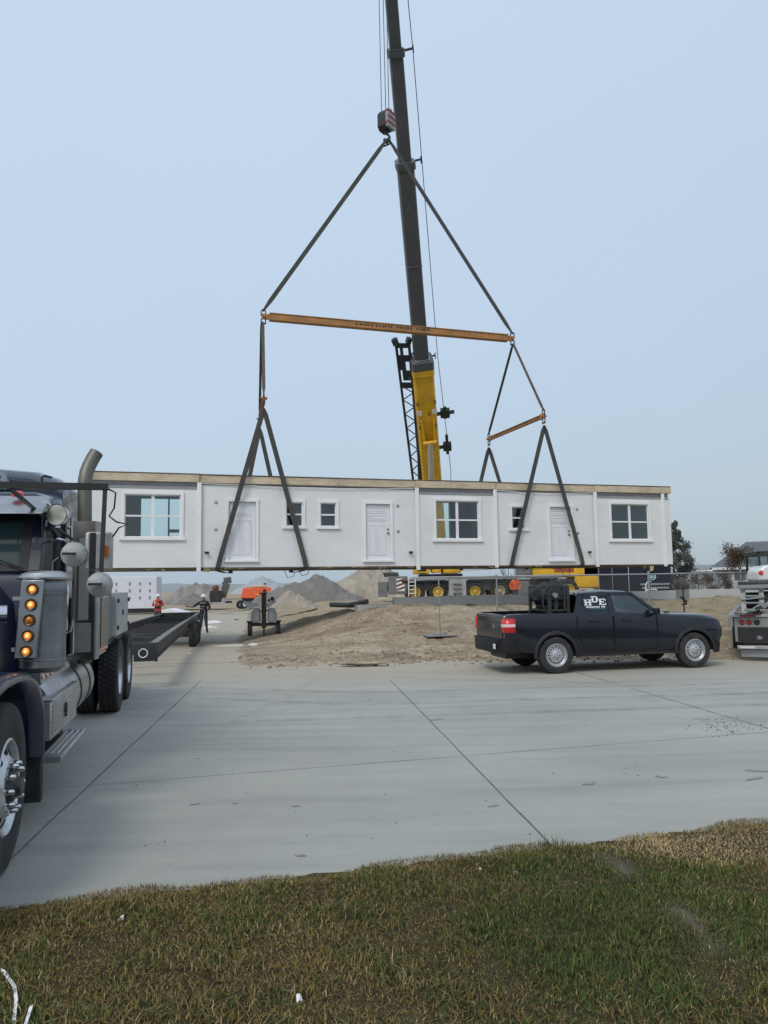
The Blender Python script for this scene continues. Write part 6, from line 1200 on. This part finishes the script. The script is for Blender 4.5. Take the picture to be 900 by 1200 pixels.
# ------------------------------------------------------------------ houses at the right
def gable_house(label, px0, px1, py_ridge, py_eave, py_base, Y, roofm, wallm, ridge_in=(.2, .2), depth=9):
    A = at_y(px0, py_eave, Y); B = at_y(px1, py_eave, Y); zr = at_y((px0+px1)/2, py_ridge, Y).z; zb = at_y((px0+px1)/2, py_base, Y).z; w = B.x-A.x; ze = (A.z+B.z)/2
    h = thing("house", label, "house", ((A.x+B.x)/2, Y+depth/2, 0)); x0, x1 = -w/2, w/2; d = depth/2
    mb = MB(); mb.box(x0+.4, x1-.4, -d+.4, d-.4, zb-1, ze); obj("wall", mb, wallm, h)
    mb = MB(); mb.add([(x0, -d, ze), (x1, -d, ze), (x1, d, ze), (x0, d, ze), (x0+w*ridge_in[0], 0, zr), (x1-w*ridge_in[1], 0, zr)], [(0, 1, 5, 4), (1, 2, 5), (2, 3, 4, 5), (3, 0, 4), (3, 2, 1, 0)]); rf = obj("roof", mb, roofm, h, smooth=False)
    mb = MB(); mb.box(x0, x1, -d-.05, -d, ze-.18, ze+.02); obj("fascia", mb, WHITEP, h)
    for i in range(3):
        u = x0+w*(.2+.28*i); mb = MB(); mb.box(u-.5, u+.5, -d+.36, -d+.395, zb+.9, zb+2.0); f_ = obj("window", mb, WHITEP, h); mb = MB(); mb.box(u-.42, u+.42, -d+.345, -d+.355, zb+.98, zb+1.92); obj("pane", mb, K("far glass", (.10, .12, .14), .3), f_)
    h.rotation_euler = (0, 0, -math.atan2(A.x, Y)*.9); h.location.x += 4.5*math.sin(math.atan2(A.x, Y)); h.location.x = A.x+(w/2)*math.cos(h.rotation_euler.z)-(-depth/2)*math.sin(h.rotation_euler.z)*-1; h.location.y = Y-(w/2)*math.sin(-h.rotation_euler.z)+depth/2
    return h, rf, w
HW_ = K("far siding", (.40, .44, .49), .8, var=.06); RFM = K("far roof", (.115, .125, .14), .9, var=.12, scale=2); RFM2 = K("far roof pale", (.22, .24, .265), .9, var=.1); HW2 = K("far siding pale", (.42, .45, .49), .9, var=.1, scale=.5, dirt=(.25, .26, .26), damt=.5)  # distance haze put into the pale siding and roof colours
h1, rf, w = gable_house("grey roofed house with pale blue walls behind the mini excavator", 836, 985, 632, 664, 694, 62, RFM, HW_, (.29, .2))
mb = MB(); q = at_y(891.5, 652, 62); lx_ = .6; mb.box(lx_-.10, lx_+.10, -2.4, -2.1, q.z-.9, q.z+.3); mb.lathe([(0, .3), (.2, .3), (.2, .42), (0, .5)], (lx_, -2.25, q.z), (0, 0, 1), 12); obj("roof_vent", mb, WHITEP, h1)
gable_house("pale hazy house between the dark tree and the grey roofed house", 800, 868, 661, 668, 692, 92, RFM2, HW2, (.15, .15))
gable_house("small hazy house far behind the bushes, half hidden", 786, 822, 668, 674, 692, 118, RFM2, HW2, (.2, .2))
# ------------------------------------------------------------------ trees and bushes
BARK = K("bark", (.10, .08, .065), .9, var=.3, scale=4)
def leafmat(n, c): return K(n, c, .85, var=.45, scale=1.8, dirt=tuple(x*.4 for x in c), damt=.7, dscale=2.2)
def leaves(mb, clumps, n, size):
    for _ in range(n):
        c_, r_ = random.choice(clumps); d = Vector((random.gauss(0, 1), random.gauss(0, 1), random.gauss(0, 1))).normalized()*r_*random.random()**.45; p = Vector(c_)+d
        a = Vector((random.gauss(0, 1), random.gauss(0, 1), random.gauss(0, 1))).normalized(); b_ = a.orthogonal().normalized(); s_ = size*random.uniform(.5, 1.4); mb.add([p-a*s_, p+b_*s_*.35, p+a*s_, p-b_*s_*.35], [(0, 1, 2, 3)])
def branches(mb, base, tip, r, depth, spread, tips, up=.25):
    mid = base.lerp(tip, .5)+Vector([random.gauss(0, .06)*(tip-base).length for _ in range(3)]); mb.tube([base, mid, tip], [r, r*.8, r*.55], 6, caps=False); tips.append(tip)
    if depth:
        for k in range(random.randint(3, 4)):
            t = random.uniform(.35, 1); p = base.lerp(tip, t); d = (tip-base).normalized(); L_ = (tip-base).length*random.uniform(.45, .7); v = (d+Vector([random.gauss(0, spread) for _ in range(3)])+Vector((0, 0, up))).normalized(); branches(mb, p, p+v*L_, r*.5, depth-1, spread, tips, up)
def tree(name, label, cat, px, py_top, py_base, Y, rad, mat, nleaf, lsize, conical=False, depth=3, spread=.55, crown_from=.15, grp=None, trunkr=None):
    b0 = at_y(px, py_base, Y); t0_ = at_y(px, py_top, Y); z0 = min(b0.z, .7); H = t0_.z-z0; tr = thing(name, label, cat, (b0.x, Y, z0-.1), random.random()*6, grp)
    mb = MB(); tips = []; trunkr = trunkr or H*.022
    if conical:
        mb.tube([(0, 0, 0), (rad*.05, 0, H*.5), (0, 0, H)], [trunkr, trunkr*.6, .02], 7); cl_ = []
        for k in range(46):
            t = random.uniform(crown_from, .98); a = random.random()*6.28; rr = rad*(1-t)**.7*random.uniform(.35, 1)+.1; p = Vector((rr*math.cos(a), rr*math.sin(a), H*t+random.uniform(-.2, .25))); mb.tube([(0, 0, H*t-.25), p], [trunkr*.3, .015], 4, caps=False); cl_.append((p, rad*.22*(1.25-t)))
            cl_.append((p*.5+Vector((0, 0, H*t*.5)), rad*.2*(1.2-t)))
    else:
        branches(mb, Vector((0, 0, 0)), Vector((random.uniform(-.1, .1)*H, 0, H*.62)), trunkr, depth, spread, tips); mxh = max(t_.z for t_ in tips); s_ = H/mxh
        mb.v = [(v[0]*s_, v[1]*s_, v[2]*s_) for v in mb.v]; cl_ = [(t_*s_, rad*.16) for t_ in tips if t_.z*s_ > H*crown_from]
    obj("trunk", mb, BARK, tr, weld=False)
    if nleaf: mb = MB(); leaves(mb, cl_, nleaf, lsize); obj("crown", mb, mat, tr, smooth=False, weld=False)
    return tr
DG_ = leafmat("leaf dark", (.080, .095, .080)); BR_ = leafmat("leaf brown", (.12, .085, .06)); GYB = leafmat("leaf greybrown", (.16, .14, .12))  # dark leaf colour paled to carry distance haze
tree("spruce_tree", "tall dark grey green tree right behind the end of the hanging module", "tree", 790, 609, 692, 56, 2.1, DG_, 7500, .10, conical=True, crown_from=.06)
tree("young_tree", "thin young tree reaching right beside the tall dark tree", "tree", 802, 636, 692, 57, 1.9, DG_, 1700, .08, depth=3, spread=.5)
tree("ornamental_tree", "small reddish brown tree with ragged top in front of the grey roofed house", "tree", 869, 636, 692, 48, 2.4, BR_, 2400, .07, depth=4, spread=.5, crown_from=.2)
for i, (px, pt, Y, m_) in enumerate(((792, 668, 52, GYB), (806, 672, 50, GYB), (818, 666, 58, GYB), (829, 674, 51, GYB), (842, 668, 60, GYB), (852, 676, 53, BR_), (775, 670, 60, GYB))):
    tree("bush", ["twiggy grey brown bush just right of the black screen's end", "twiggy grey brown bush in the left middle of the row behind the wall", "taller faint bush in the middle of the row behind the wall", "low spread bush right of the middle of the row behind the wall", "faint twiggy bush just before the pale blue house wall", "low reddish bush under the ornamental tree", "grey bush peeping over behind the black screen"][i], "bush", px, pt, 694, Y, 1.6, m_, 900, .06, depth=3, spread=.8, crown_from=.0, grp="bare bushes behind the foundation wall", trunkr=.05)
# bare saplings under the white house end
for px, Y in ((592, 60), (603, 58)):
    tree("sapling", "bare leafless sapling under the module, left of the orange dressed man" if px < 600 else "bare leafless sapling under the module, above the orange dressed man", "tree", px, 657, 684, Y, 1.2, None, 0, 0, depth=4, spread=.5, trunkr=.05)
# ------------------------------------------------------------------ clutter
def lump(name, label, cat, p, sz, mat, seed):
    mb = MB(); mb.sphere((0, 0, 0), 1, 12, 8); mb.v = [tuple(Vector(v)*(1+.35*noise.noise(Vector(v)*1.7+Vector((seed, 0, 0))))) for v in mb.v]; mb.v = [(v[0]*sz[0], v[1]*sz[1], v[2]*sz[2]) for v in mb.v]
    o_ = obj(name, mb, mat, ang=50); o_.location = (p[0], p[1], p[2]+sz[2]*.5); return tag(o_, label, cat)
def gp_(px, py): 
    p = at_z(px, py, 0)
    for _ in range(6): p = at_z(px, py, gh(p.x, p.y)+(.05 if p.x < bx(p.y) else 0))
    return p
lump("broken_concrete", "long pale broken concrete slab piece at the drive's edge below the lift", "rubble", gp_(272, 759), (.75, .22, .07), CONC, 3)
lump("broken_concrete", "small pale rubble piece right of the long slab piece", "rubble", gp_(297, 757), (.16, .1, .06), CONC, 5)
lump("white_bundle", "white wrapped bundle on the drive right of the man in black, the farther one", "bundle", gp_(250, 731), (.5, .3, .12), WHITEP, 7)
lump("white_bundle", "white wrapped bundle on the drive right of the man in black, the nearer one", "bundle", gp_(247, 737), (.38, .25, .1), WHITEP, 9)
lump("white_bag", "small white bag on the dirt just right of the grey lift", "bag", gp_(333, 736), (.16, .14, .09), WHITEP, 11)
lump("stone", "dark stone on the drive beyond the white bundles", "stone", gp_(277, 727), (.16, .1, .06), K("stone dark", (.1, .09, .08), .9), 13)
lump("stone", "pale stone at the drive's near edge left of the concrete slab piece", "stone", gp_(222, 767), (.07, .06, .04), CONC, 15)
SOD = K("sod", (.32, .26, .18), .95, var=.35, scale=5, bump=.6)
for i, (px, py, w, l) in enumerate(((372, 779, .55, "low clod of dry soil on the street's far edge, left of the middle"), (425, 778, .8, "long low clod of dry soil on the street's far edge in the middle"), (530, 776, .9, "flattened clod of dry soil on the street edge left of the pickup"))):
    lump("soil_clod", l, "soil clod", gp_(px, py), (w*.7, .16, .035), SOD, 20+i)
mb = MB()
for i in range(2600):
    px = random.uniform(235, 900); x = random.uniform(-6, 12) if i % 2 else random.uniform(-5, 8); y = random.choice((random.uniform(17.0, 19.5), random.uniform(17.2, 30)))
    if x < bx(y)+(.3 if y < 19 else -.3)+random.random()*.8 or (y < 17.8 and random.random() < .6) or y > wall_y(max(x, W0.x))-.3: continue
    z = gh(x, y); z = max(z, .004) if y < 18.6 else z
    s_ = random.uniform(.012, .045)*(2.1 if random.random() < .06 else 1); k0 = len(mb.v); mb.sphere((0, 0, 0), 1, 6, 4)
    a = random.random()*6.28
    for q in range(k0, len(mb.v)):
        v = Vector(mb.v[q]); v *= 1+.45*noise.noise(v*1.9+Vector((i, 0, 0))); mb.v[q] = (x+s_*(v.x*math.cos(a)-v.y*.7*math.sin(a)), y+s_*(v.x*math.sin(a)+v.y*.7*math.cos(a)), z+s_*.25+s_*v.z*.6)
o_ = obj("soil_crumbs", mb, K("crumb soil", (.27, .22, .16), .95, var=.5, scale=1.6, dirt=(.42, .38, .32), damt=.8, dscale=3), smooth=False, weld=False); tag(o_, "loose clods and pebbles scattered over the dirt lot", "clods", kind="stuff")
# ------------------------------------------------------------------ people
def person(label, loc, rz, J, E_, zones, hgt=1.75, hat=None, extras=None):
    t = thing("person", label, "person", loc, rz); names = list(J); vs = [Vector(J[n][:3]) for n in names]; rad = [J[n][3]*(1.14 if n in ("pelvis", "spine", "chest", "shoulderL", "shoulderR", "elbowL", "elbowR", "kneeL", "kneeR", "hipL", "hipR") else 1) for n in names]; idx_ = {n: i for i, n in enumerate(names)}; ed = [(idx_[a], idx_[b_]) for a, b_ in E_]
    for sd in ("L", "R"):      # five fingers each
        h = vs[idx_["hand"+sd]]; w = vs[idx_["wrist"+sd]]; d = (h-w).normalized(); s_ = d.cross(Vector((0, 1, 0)));
        s_ = s_.normalized() if s_.length > .1 else Vector((1, 0, 0)); pn = d.cross(s_).normalized()
        for k in range(4):
            o0 = h+s_*(-.03+.02*k); l_ = (.055, .068, .072, .06)[k]; a_ = len(vs); vs += [o0+d*.035, o0+d*(.035+l_*.55)+pn*.012, o0+d*(.035+l_*.85)+pn*.035]; rad += [.0095, .0088, .0075]; ed += [(idx_["hand"+sd], a_), (a_, a_+1), (a_+1, a_+2)]
        a_ = len(vs); vs += [w.lerp(h, .45)+s_*.045, w.lerp(h, .9)+s_*.062+pn*.01]; rad += [.011, .0095]; ed += [(idx_["hand"+sd], a_), (a_, a_+1)]
    me = bpy.data.meshes.new("body"); me.from_pydata([v*hgt/1.75 for v in vs], ed, []); o_ = bpy.data.objects.new("body", me); COL.objects.link(o_); o_.parent = t
    md = o_.modifiers.new("skin", 'SKIN'); sv = me.skin_vertices[0].data
    for i, r_ in enumerate(rad): sv[i].radius = (r_, r_*(.72 if names[i] in ("chest", "spine", "pelvis") else 1)) if i < len(names) else (r_, r_); sv[i].use_root = (i == idx_["pelvis"])
    sb2 = o_.modifiers.new("sub", 'SUBSURF'); sb2.levels = 2; sb2.render_levels = 2; bpy.context.view_layer.update()
    m2 = bpy.data.meshes.new_from_object(o_.evaluated_get(bpy.context.evaluated_depsgraph_get())); o_.modifiers.clear(); o_.data = m2; bpy.data.meshes.remove(me)
    mats = []; m2.materials.clear()
    for z_ in zones: m2.materials.append(z_[0])
    for p in m2.polygons:
        c_ = p.center*1.75/hgt; p.use_smooth = True
        for i, z_ in enumerate(zones):
            if z_[1](c_): p.material_index = i; break
    hd = vs[idx_["head"]]*hgt/1.75
    if hat:
        mb = MB(); mb.lathe([(.135, -.0), (.118, .012), (.116, .05), (.10, .095), (.06, .125), (0, .135)], hd+Vector((0, 0, .035)), (0, 0, 1), 24); mb.lathe([(0, 0), (.125, 0), (.13, .008), (0, .012)], hd+Vector((0, -.045, .034)), (0, -.12, 1), 20); obj("hard_hat", mb, hat, t)
    mb = MB(); mb.lathe([(.016, 0), (.010, .02), (0, .026)], hd+Vector((0, -.082, -.015)), (0, -1, -.2), 8); 
    for sx_ in (-.032, .032): mb.sphere(hd+Vector((sx_, -.078, .015)), .011, 6, 5)
    obj("face", mb, K("skin shade", (.22, .12, .08), .6), t)
    if extras: extras(t, hd)
    return t
def pose(arms, head=(0, 0, 1.64), legs=None, lean=(0, 0)):
    lx_, ly_ = lean
    J = dict(pelvis=(0, 0, .93, .15), spine=(lx_*.4, ly_*.4, 1.12, .135), chest=(lx_*.8, ly_*.8, 1.33, .165), neck=(lx_, ly_, 1.50, .06), head=(head[0]+lx_, head[1]+ly_, head[2], .085), crown=(head[0]+lx_, head[1]+ly_, head[2]+.07, .07))
    for s_, sd in ((-1, "R"), (1, "L")):
        a = arms[sd]; J["shoulder"+sd] = (lx_+s_*.19, ly_, 1.41, .065); J["elbow"+sd] = (*a[0], .05); J["wrist"+sd] = (*a[1], .033); J["hand"+sd] = (*a[2], .036)
        lg = (legs or {}).get(sd, ((s_*.11, -.01, .50), (s_*.13, .03, .09), (s_*.14, -.12, .035))); J["hip"+sd] = (s_*.095, 0, .86, .095); J["knee"+sd] = (*lg[0], .066); J["ankle"+sd] = (*lg[1], .048); J["toe"+sd] = (*lg[2], .04)
    E_ = [("pelvis", "spine"), ("spine", "chest"), ("chest", "neck"), ("neck", "head"), ("head", "crown")]
    for sd in "LR": E_ += [("chest", "shoulder"+sd), ("shoulder"+sd, "elbow"+sd), ("elbow"+sd, "wrist"+sd), ("wrist"+sd, "hand"+sd), ("pelvis", "hip"+sd), ("hip"+sd, "knee"+sd), ("knee"+sd, "ankle"+sd), ("ankle"+sd, "toe"+sd)]
    return J, E_
SKIN_ = K("skin", (.42, .24, .17), .6); TRO = K("dark trousers", (.035, .04, .055), .85, var=.25); BOOT = K("boots", (.03, .025, .02), .8); JB = K("black jacket", (.016, .017, .020), .8, var=.3); JR_ = K("red jacket", (.50, .045, .04), .75, var=.2); JO = K("orange jacket", (.80, .12, .03), .75, var=.2)
def zones(jk, sk=lambda c: c.z > 1.515, hands=None): return [(SKIN_, sk), (SKIN_, hands or (lambda c: False)), (BOOT, lambda c: c.z < .13), (TRO, lambda c: c.z < .88), (jk, lambda c: True)]
# man in black, back to us
w2 = at_z(238.5, 742.5, -.27)
J, E_ = pose({"R": ((-.46, -.10, 1.22), (-.62, -.34, 1.26), (-.68, -.42, 1.28)), "L": ((.29, .02, 1.14), (.20, -.22, 1.06), (.13, -.27, 1.08))}, legs={"R": ((-.12, .0, .5), (-.15, .02, .09), (-.17, .12, .035)), "L": ((.12, .0, .5), (.16, .02, .09), (.19, .12, .035))})
def ex2(t, hd):
    mb = MB(); rl = K("rope pale", (.45, .44, .42), .8); mb.tube([(-.68, -.42, 1.28), (-.45, -.30, 1.20), (-.1, -.20, 1.12), (.13, -.27, 1.08), (.05, -.3, .6), (-.05, -.3, .02)], .012, 5); r_ = obj("tag_line", mb, rl, None); r_.matrix_world = Matrix.Translation(t.location); tag(r_, "thin pale tag line held by the man in the black jacket", "rope")
    mb = MB(); mb.box(-.13, -.02, -.145, -.125, 1.36, 1.39); mb.box(.0, .11, -.145, -.125, 1.36, 1.39); mb.box(-.07, .07, -.145, -.12, 1.20, 1.22); obj("jacket_print", mb, rl, t)
person("man in black jacket and white hard hat holding a line beside the black carrier frame", (w2.x, w2.y, drive_z(w2.y)), 0, J, E_, zones(JB, hands=lambda c: c.x < -.645), 1.72, WHITEP, ex2)
w1 = at_y(185, 720, 41.0)
J, E_ = pose({"R": ((-.27, -.08, 1.16), (-.10, -.27, 1.24), (-.04, -.31, 1.28)), "L": ((.28, -.06, 1.16), (.14, -.27, 1.22), (.07, -.31, 1.26))})
def ex1(t, hd):
    mb = MB(); mb.box(-.15, .17, -.13, -.10, 1.02, 1.12); mb.box(.07, .17, -.15, -.11, 1.12, 1.42); obj("dark_vest_panel", mb, JB, t)
    mb = MB(); mb.box(-.17, -.12, -.135, -.10, 1.12, 1.42); obj("reflective_stripe", mb, WHITEP, t)
person("man in red and black jacket and white hard hat, hands together, far back", (w1.x, 41, drive_z(41)), R(6), J, E_, zones(JR_, hands=lambda c: c.y < -.285), 1.74, WHITEP, ex1)
w3 = at_y(603.5, 690, 45.5)
J, E_ = pose({"R": ((-.30, -.04, 1.16), (-.28, -.22, .98), (-.26, -.30, .92)), "L": ((.30, -.04, 1.16), (.28, -.22, .98), (.25, -.30, .92))}, lean=(0, -.12), head=(0, -.06, 1.60))
person("worker in bright orange jacket standing behind the foundation wall near the crane wheels", (w3.x, 45.5, gh(w3.x, 45.5)-.1), 0, J, E_, zones(JO, sk=lambda c: c.z > 1.51), 1.62, K("orange hat", (.35, .3, .28), .5))
# ------------------------------------------------------------------ lawn
n = 300000
gx = rng.uniform(-8.5, 8.5, n); gy = rng.uniform(-1.5, 6.8, n)
ne = NE0.y+(NE1.y-NE0.y)*(gx-NE0.x)/(NE1.x-NE0.x)
def vn(x, y, s, o=0): return np.array([noise.noise(Vector((a*s, b_*s, o))) for a, b_ in zip(x, y)])
edge = .05*np.sin(gx*3.1)+.04*np.sin(gx*7.7+1)
keep = gy < ne+edge+.05
# fewer blades out of sight
vis = (np.abs(gx) < gy*.56+.35) & (gy > 2.6)
keep &= vis | (rng.random(n) < .55)
gx, gy, ne, edge, vis = gx[keep], gy[keep], ne[keep], edge[keep], vis[keep]
# extra density in view
n2 = 240000; ex_ = rng.uniform(-4.6, 4.6, n2); ey = rng.uniform(2.75, 6.0, n2); ne2 = NE0.y+(NE1.y-NE0.y)*(ex_-NE0.x)/(NE1.x-NE0.x); ed2 = .05*np.sin(ex_*3.1)+.04*np.sin(ex_*7.7+1); k2 = (ey < ne2+ed2+.04) & (np.abs(ex_) < ey*.56+.3+1.3*rng.random(n2)**2)
gx = np.concatenate([gx, ex_[k2]]); gy = np.concatenate([gy, ey[k2]]); ne = np.concatenate([ne, ne2[k2]]); edge = np.concatenate([edge, ed2[k2]])
na = vn(gx, gy, .9, 1); nb = vn(gx, gy, 3.2, 2); nc = vn(gx, gy, 9, 3)
# bare soil strip (pale) and straw patch, in ground coordinates
S0 = at_z(705, 1000, .02); S1 = at_z(730, 1030, .02); S2 = at_z(850, 1112, .02)
def dseg(x, y, a, b_):
    ax_, ay_ = a.x, a.y; bx_, by_ = b_.x, b_.y; t = np.clip(((x-ax_)*(bx_-ax_)+(y-ay_)*(by_-ay_))/((bx_-ax_)**2+(by_-ay_)**2), 0, 1); return np.hypot(x-ax_-t*(bx_-ax_), y-ay_-t*(by_-ay_))
soil = np.minimum(dseg(gx, gy, SA0, SA1), dseg(gx, gy, SB1, SA2)*1.35)+.09*nb+.05*nc
keep = ((soil > .03) | (rng.random(len(gx)) < .15)) & ((soil > .10) | (rng.random(len(gx)) < .5))
PS = at_z(870, 1000, 0); straw = np.clip(1.35-np.hypot((gx-PS.x)/.8, (gy-PS.y-.1)/.32)+.35*nb, 0, 1)
GC = at_z(700, 1090, 0); green = np.clip(1.2-np.hypot((gx-GC.x)/1.2, (gy-GC.y)/1.2), 0, 1)*.95+.28+.55*na+.45*nb
green = np.clip(green, 0, 1)*(1-straw)
dist = np.clip((ne+edge-gy), 0, 1)
gx, gy, na, nb, nc, soil, straw, green, dist = [q_[keep] for q_ in (gx, gy, na, nb, nc, soil, straw, green, dist)]
n = len(gx); print("blades", n)
rnd = rng.random((n, 8))
isg = rnd[:, 0] < green*.85
hgt = (.017+.022*rnd[:, 1])*(1+.9*np.clip(nb, -.5, .5)); hgt = np.where(isg, hgt*1.12, hgt); hgt *= 1-.35*straw; hgt *= np.where(rnd[:, 2] > .988, 1.9, 1); hgt *= .75+.5*np.clip(dist*3, 0, .5)
# taller tuft at the concrete joint end
TJ = at_z(655, 992, 0); tuft = np.exp(-(((gx-TJ.x)/.22)**2+((gy-TJ.y)/.07)**2)); hgt *= 1+1.7*tuft*rnd[:, 3]
az = rnd[:, 4]*6.283; lean = np.where(isg, .2+.7*rnd[:, 5], .35+1.1*rnd[:, 5]); w = .0013+.0016*rnd[:, 6]
zg = np.array([gh(float(a), min(float(b_), near_edge(float(a))-.01)) for a, b_ in zip(gx, gy)])-.004
dx, dy = np.cos(az), np.sin(az); px_, py_ = -dy*w, dx*w
L1 = hgt*.55; L2 = hgt; o1 = lean*L1*.35; o2 = lean*L2
sc2 = 1/np.sqrt(1+lean**2*.6)
V = np.zeros((n, 5, 3))
V[:, 0] = np.stack([gx-px_, gy-py_, zg], 1); V[:, 1] = np.stack([gx+px_, gy+py_, zg], 1)
V[:, 2] = np.stack([gx+dx*o1-px_*.8, gy+dy*o1-py_*.8, zg+L1*sc2], 1); V[:, 3] = np.stack([gx+dx*o1+px_*.8, gy+dy*o1+py_*.8, zg+L1*sc2], 1)
V[:, 4] = np.stack([gx+dx*o2, gy+dy*o2, zg+L2*sc2*.92], 1)
me = bpy.data.meshes.new("grass"); me.vertices.add(n*5); me.vertices.foreach_set("co", V.reshape(-1).astype(np.float32))
b5 = (np.arange(n)*5)[:, None]; loops = np.concatenate([b5+np.array([[0, 1, 3, 2]]), b5+np.array([[2, 3, 4]])], 1).reshape(-1)
me.loops.add(n*7); me.loops.foreach_set("vertex_index", loops.astype(np.int32)); me.polygons.add(n*2)
ls_ = (np.arange(n)*7)[:, None]+np.array([[0, 4]]); me.polygons.foreach_set("loop_start", ls_.reshape(-1).astype(np.int32)); me.update(calc_edges=True)
gcol = np.array([.088, .125, .030]); bcol = np.array([.27, .19, .064]); scol = np.array([.60, .46, .24]); dcol = np.array([.060, .048, .026])
colr = np.where(isg[:, None], gcol*(.6+.9*rnd[:, 7:8]), bcol*(.45+1.0*rnd[:, 7:8]))
pale = (rnd[:, 3] > .93-.25*np.clip(nb+.2, 0, 1)) & ~isg; colr = np.where(pale[:, None], scol*(.55+.45*rnd[:, 7:8]), colr)
stm = (rnd[:, 2] < straw*.85); colr = np.where(stm[:, None], scol*(.6+.6*rnd[:, 7:8]), colr)
colr = colr*(1+.25*np.clip(na, -1, 1))[:, None]
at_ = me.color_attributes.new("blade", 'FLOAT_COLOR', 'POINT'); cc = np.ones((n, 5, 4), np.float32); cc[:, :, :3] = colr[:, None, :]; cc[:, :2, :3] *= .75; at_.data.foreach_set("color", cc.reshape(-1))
GM = bpy.data.materials.new("grass blade"); GM.use_nodes = True; nt = GM.node_tree; b = nt.nodes["Principled BSDF"]; vc = nt.nodes.new("ShaderNodeVertexColor"); vc.layer_name = "blade"; hs_ = nt.nodes.new("ShaderNodeTexNoise"); hs_.inputs["Scale"].default_value = 1.3
g_ = nt.nodes.new("ShaderNodeNewGeometry"); nt.links.new(g_.outputs["Position"], hs_.inputs[0]); mm = nt.nodes.new("ShaderNodeMixRGB"); mm.blend_type = 'MULTIPLY'; mm.inputs[0].default_value = .35; nt.links.new(vc.outputs[0], mm.inputs[1]); nt.links.new(hs_.outputs[0], mm.inputs[2]); nt.links.new(mm.outputs[0], b.inputs["Base Color"]); b.inputs["Roughness"].default_value = .8; b.inputs["Specular IOR Level"].default_value = .2
me.materials.append(GM); o_ = bpy.data.objects.new("grass", me); COL.objects.link(o_); tag(o_, "short brown and green lawn grass along the street's near edge", "grass", kind="stuff")
# litter
PAP = K("paper", (.75, .76, .78), .7)
for i, (px, py, sx_, sy_, l) in enumerate(((142, 1077, .022, .035, "scrap of white paper on the brown grass near the street edge"), (350, 1170, .022, .032, "white scrap on the grass at the bottom middle of the photo"), (563, 1019, .028, .018, "white scrap at the grass edge below the street joint"), (605, 1023, .012, .018, "tiny white scrap right of the other edge scrap"))):
    p = at_z(px, py, .045); mb = MB(); v_ = [(-1, -1, 0), (.1, -.8, .25), (1, -.9, .1), (-.8, .1, .5), (.1, 0, .9), (.9, .2, .3), (-.5, 1, .1), (.2, .9, .5), (.6, 1.1, .2)]
    mb.add([(a*sx_*.6, b_*sy_*.6, c_*.014) for a, b_, c_ in v_], [(0, 1, 4, 3), (1, 2, 5, 4), (3, 4, 7, 6), (4, 5, 8, 7)]); o_ = obj("paper_scrap", mb, PAP, smooth=False); o_.location = p; q_ = o_.modifiers.new("s", 'SOLIDIFY'); q_.thickness = .002; o_.rotation_euler = (R(25), 0, R(20*i)); tag(o_, l, "paper scrap")
mb = MB(); pts = [at_z(-20, 1128, .05), at_z(4, 1138, .05), at_z(17, 1156, .055), at_z(19, 1172, .055), at_z(16, 1200, .04), at_z(20, 1213, .04), at_z(30, 1200, .05), at_z(37, 1178, .06)]
sp_pts = []
for i in range(len(pts)-1):
    for t in (0, .33, .66): sp_pts.append(pts[i].lerp(pts[i+1], t))
sp_pts.append(pts[-1]); c_ = pts[0]; ribbon(mb, [p-c_ for p in sp_pts], .014, (1, .3, .3), .002, taper=False); o_ = obj("plastic_strap", mb, PAP); o_.location = c_; tag(o_, "curled white plastic strap on the grass in the lower left corner", "strap")
# small scraps and weeds are left to the grass; a few pebbles on the street as one scattering
mb = MB()
for _ in range(60):
    p = at_z(random.uniform(150, 900), random.uniform(800, 1010), .006)
    if p.y > near_edge(p.x)+.1 and p.y < 16: s_ = random.uniform(.003, .008); mb.sphere((p.x, p.y, s_*.4), s_, 6, 4, (1, 1, .6))
for _ in range(80):
    p = at_z(random.gauss(850, 22), random.gauss(852, 5), .006); s_ = random.uniform(.004, .012); mb.sphere((p.x, p.y, s_*.4), s_, 6, 4, (1, 1, .6))
o_ = obj("gravel", mb, K("grit", (.13, .12, .10), .9, var=.4, scale=20), weld=False); tag(o_, "scattered grit and pebbles on the concrete street", "gravel", kind="stuff")
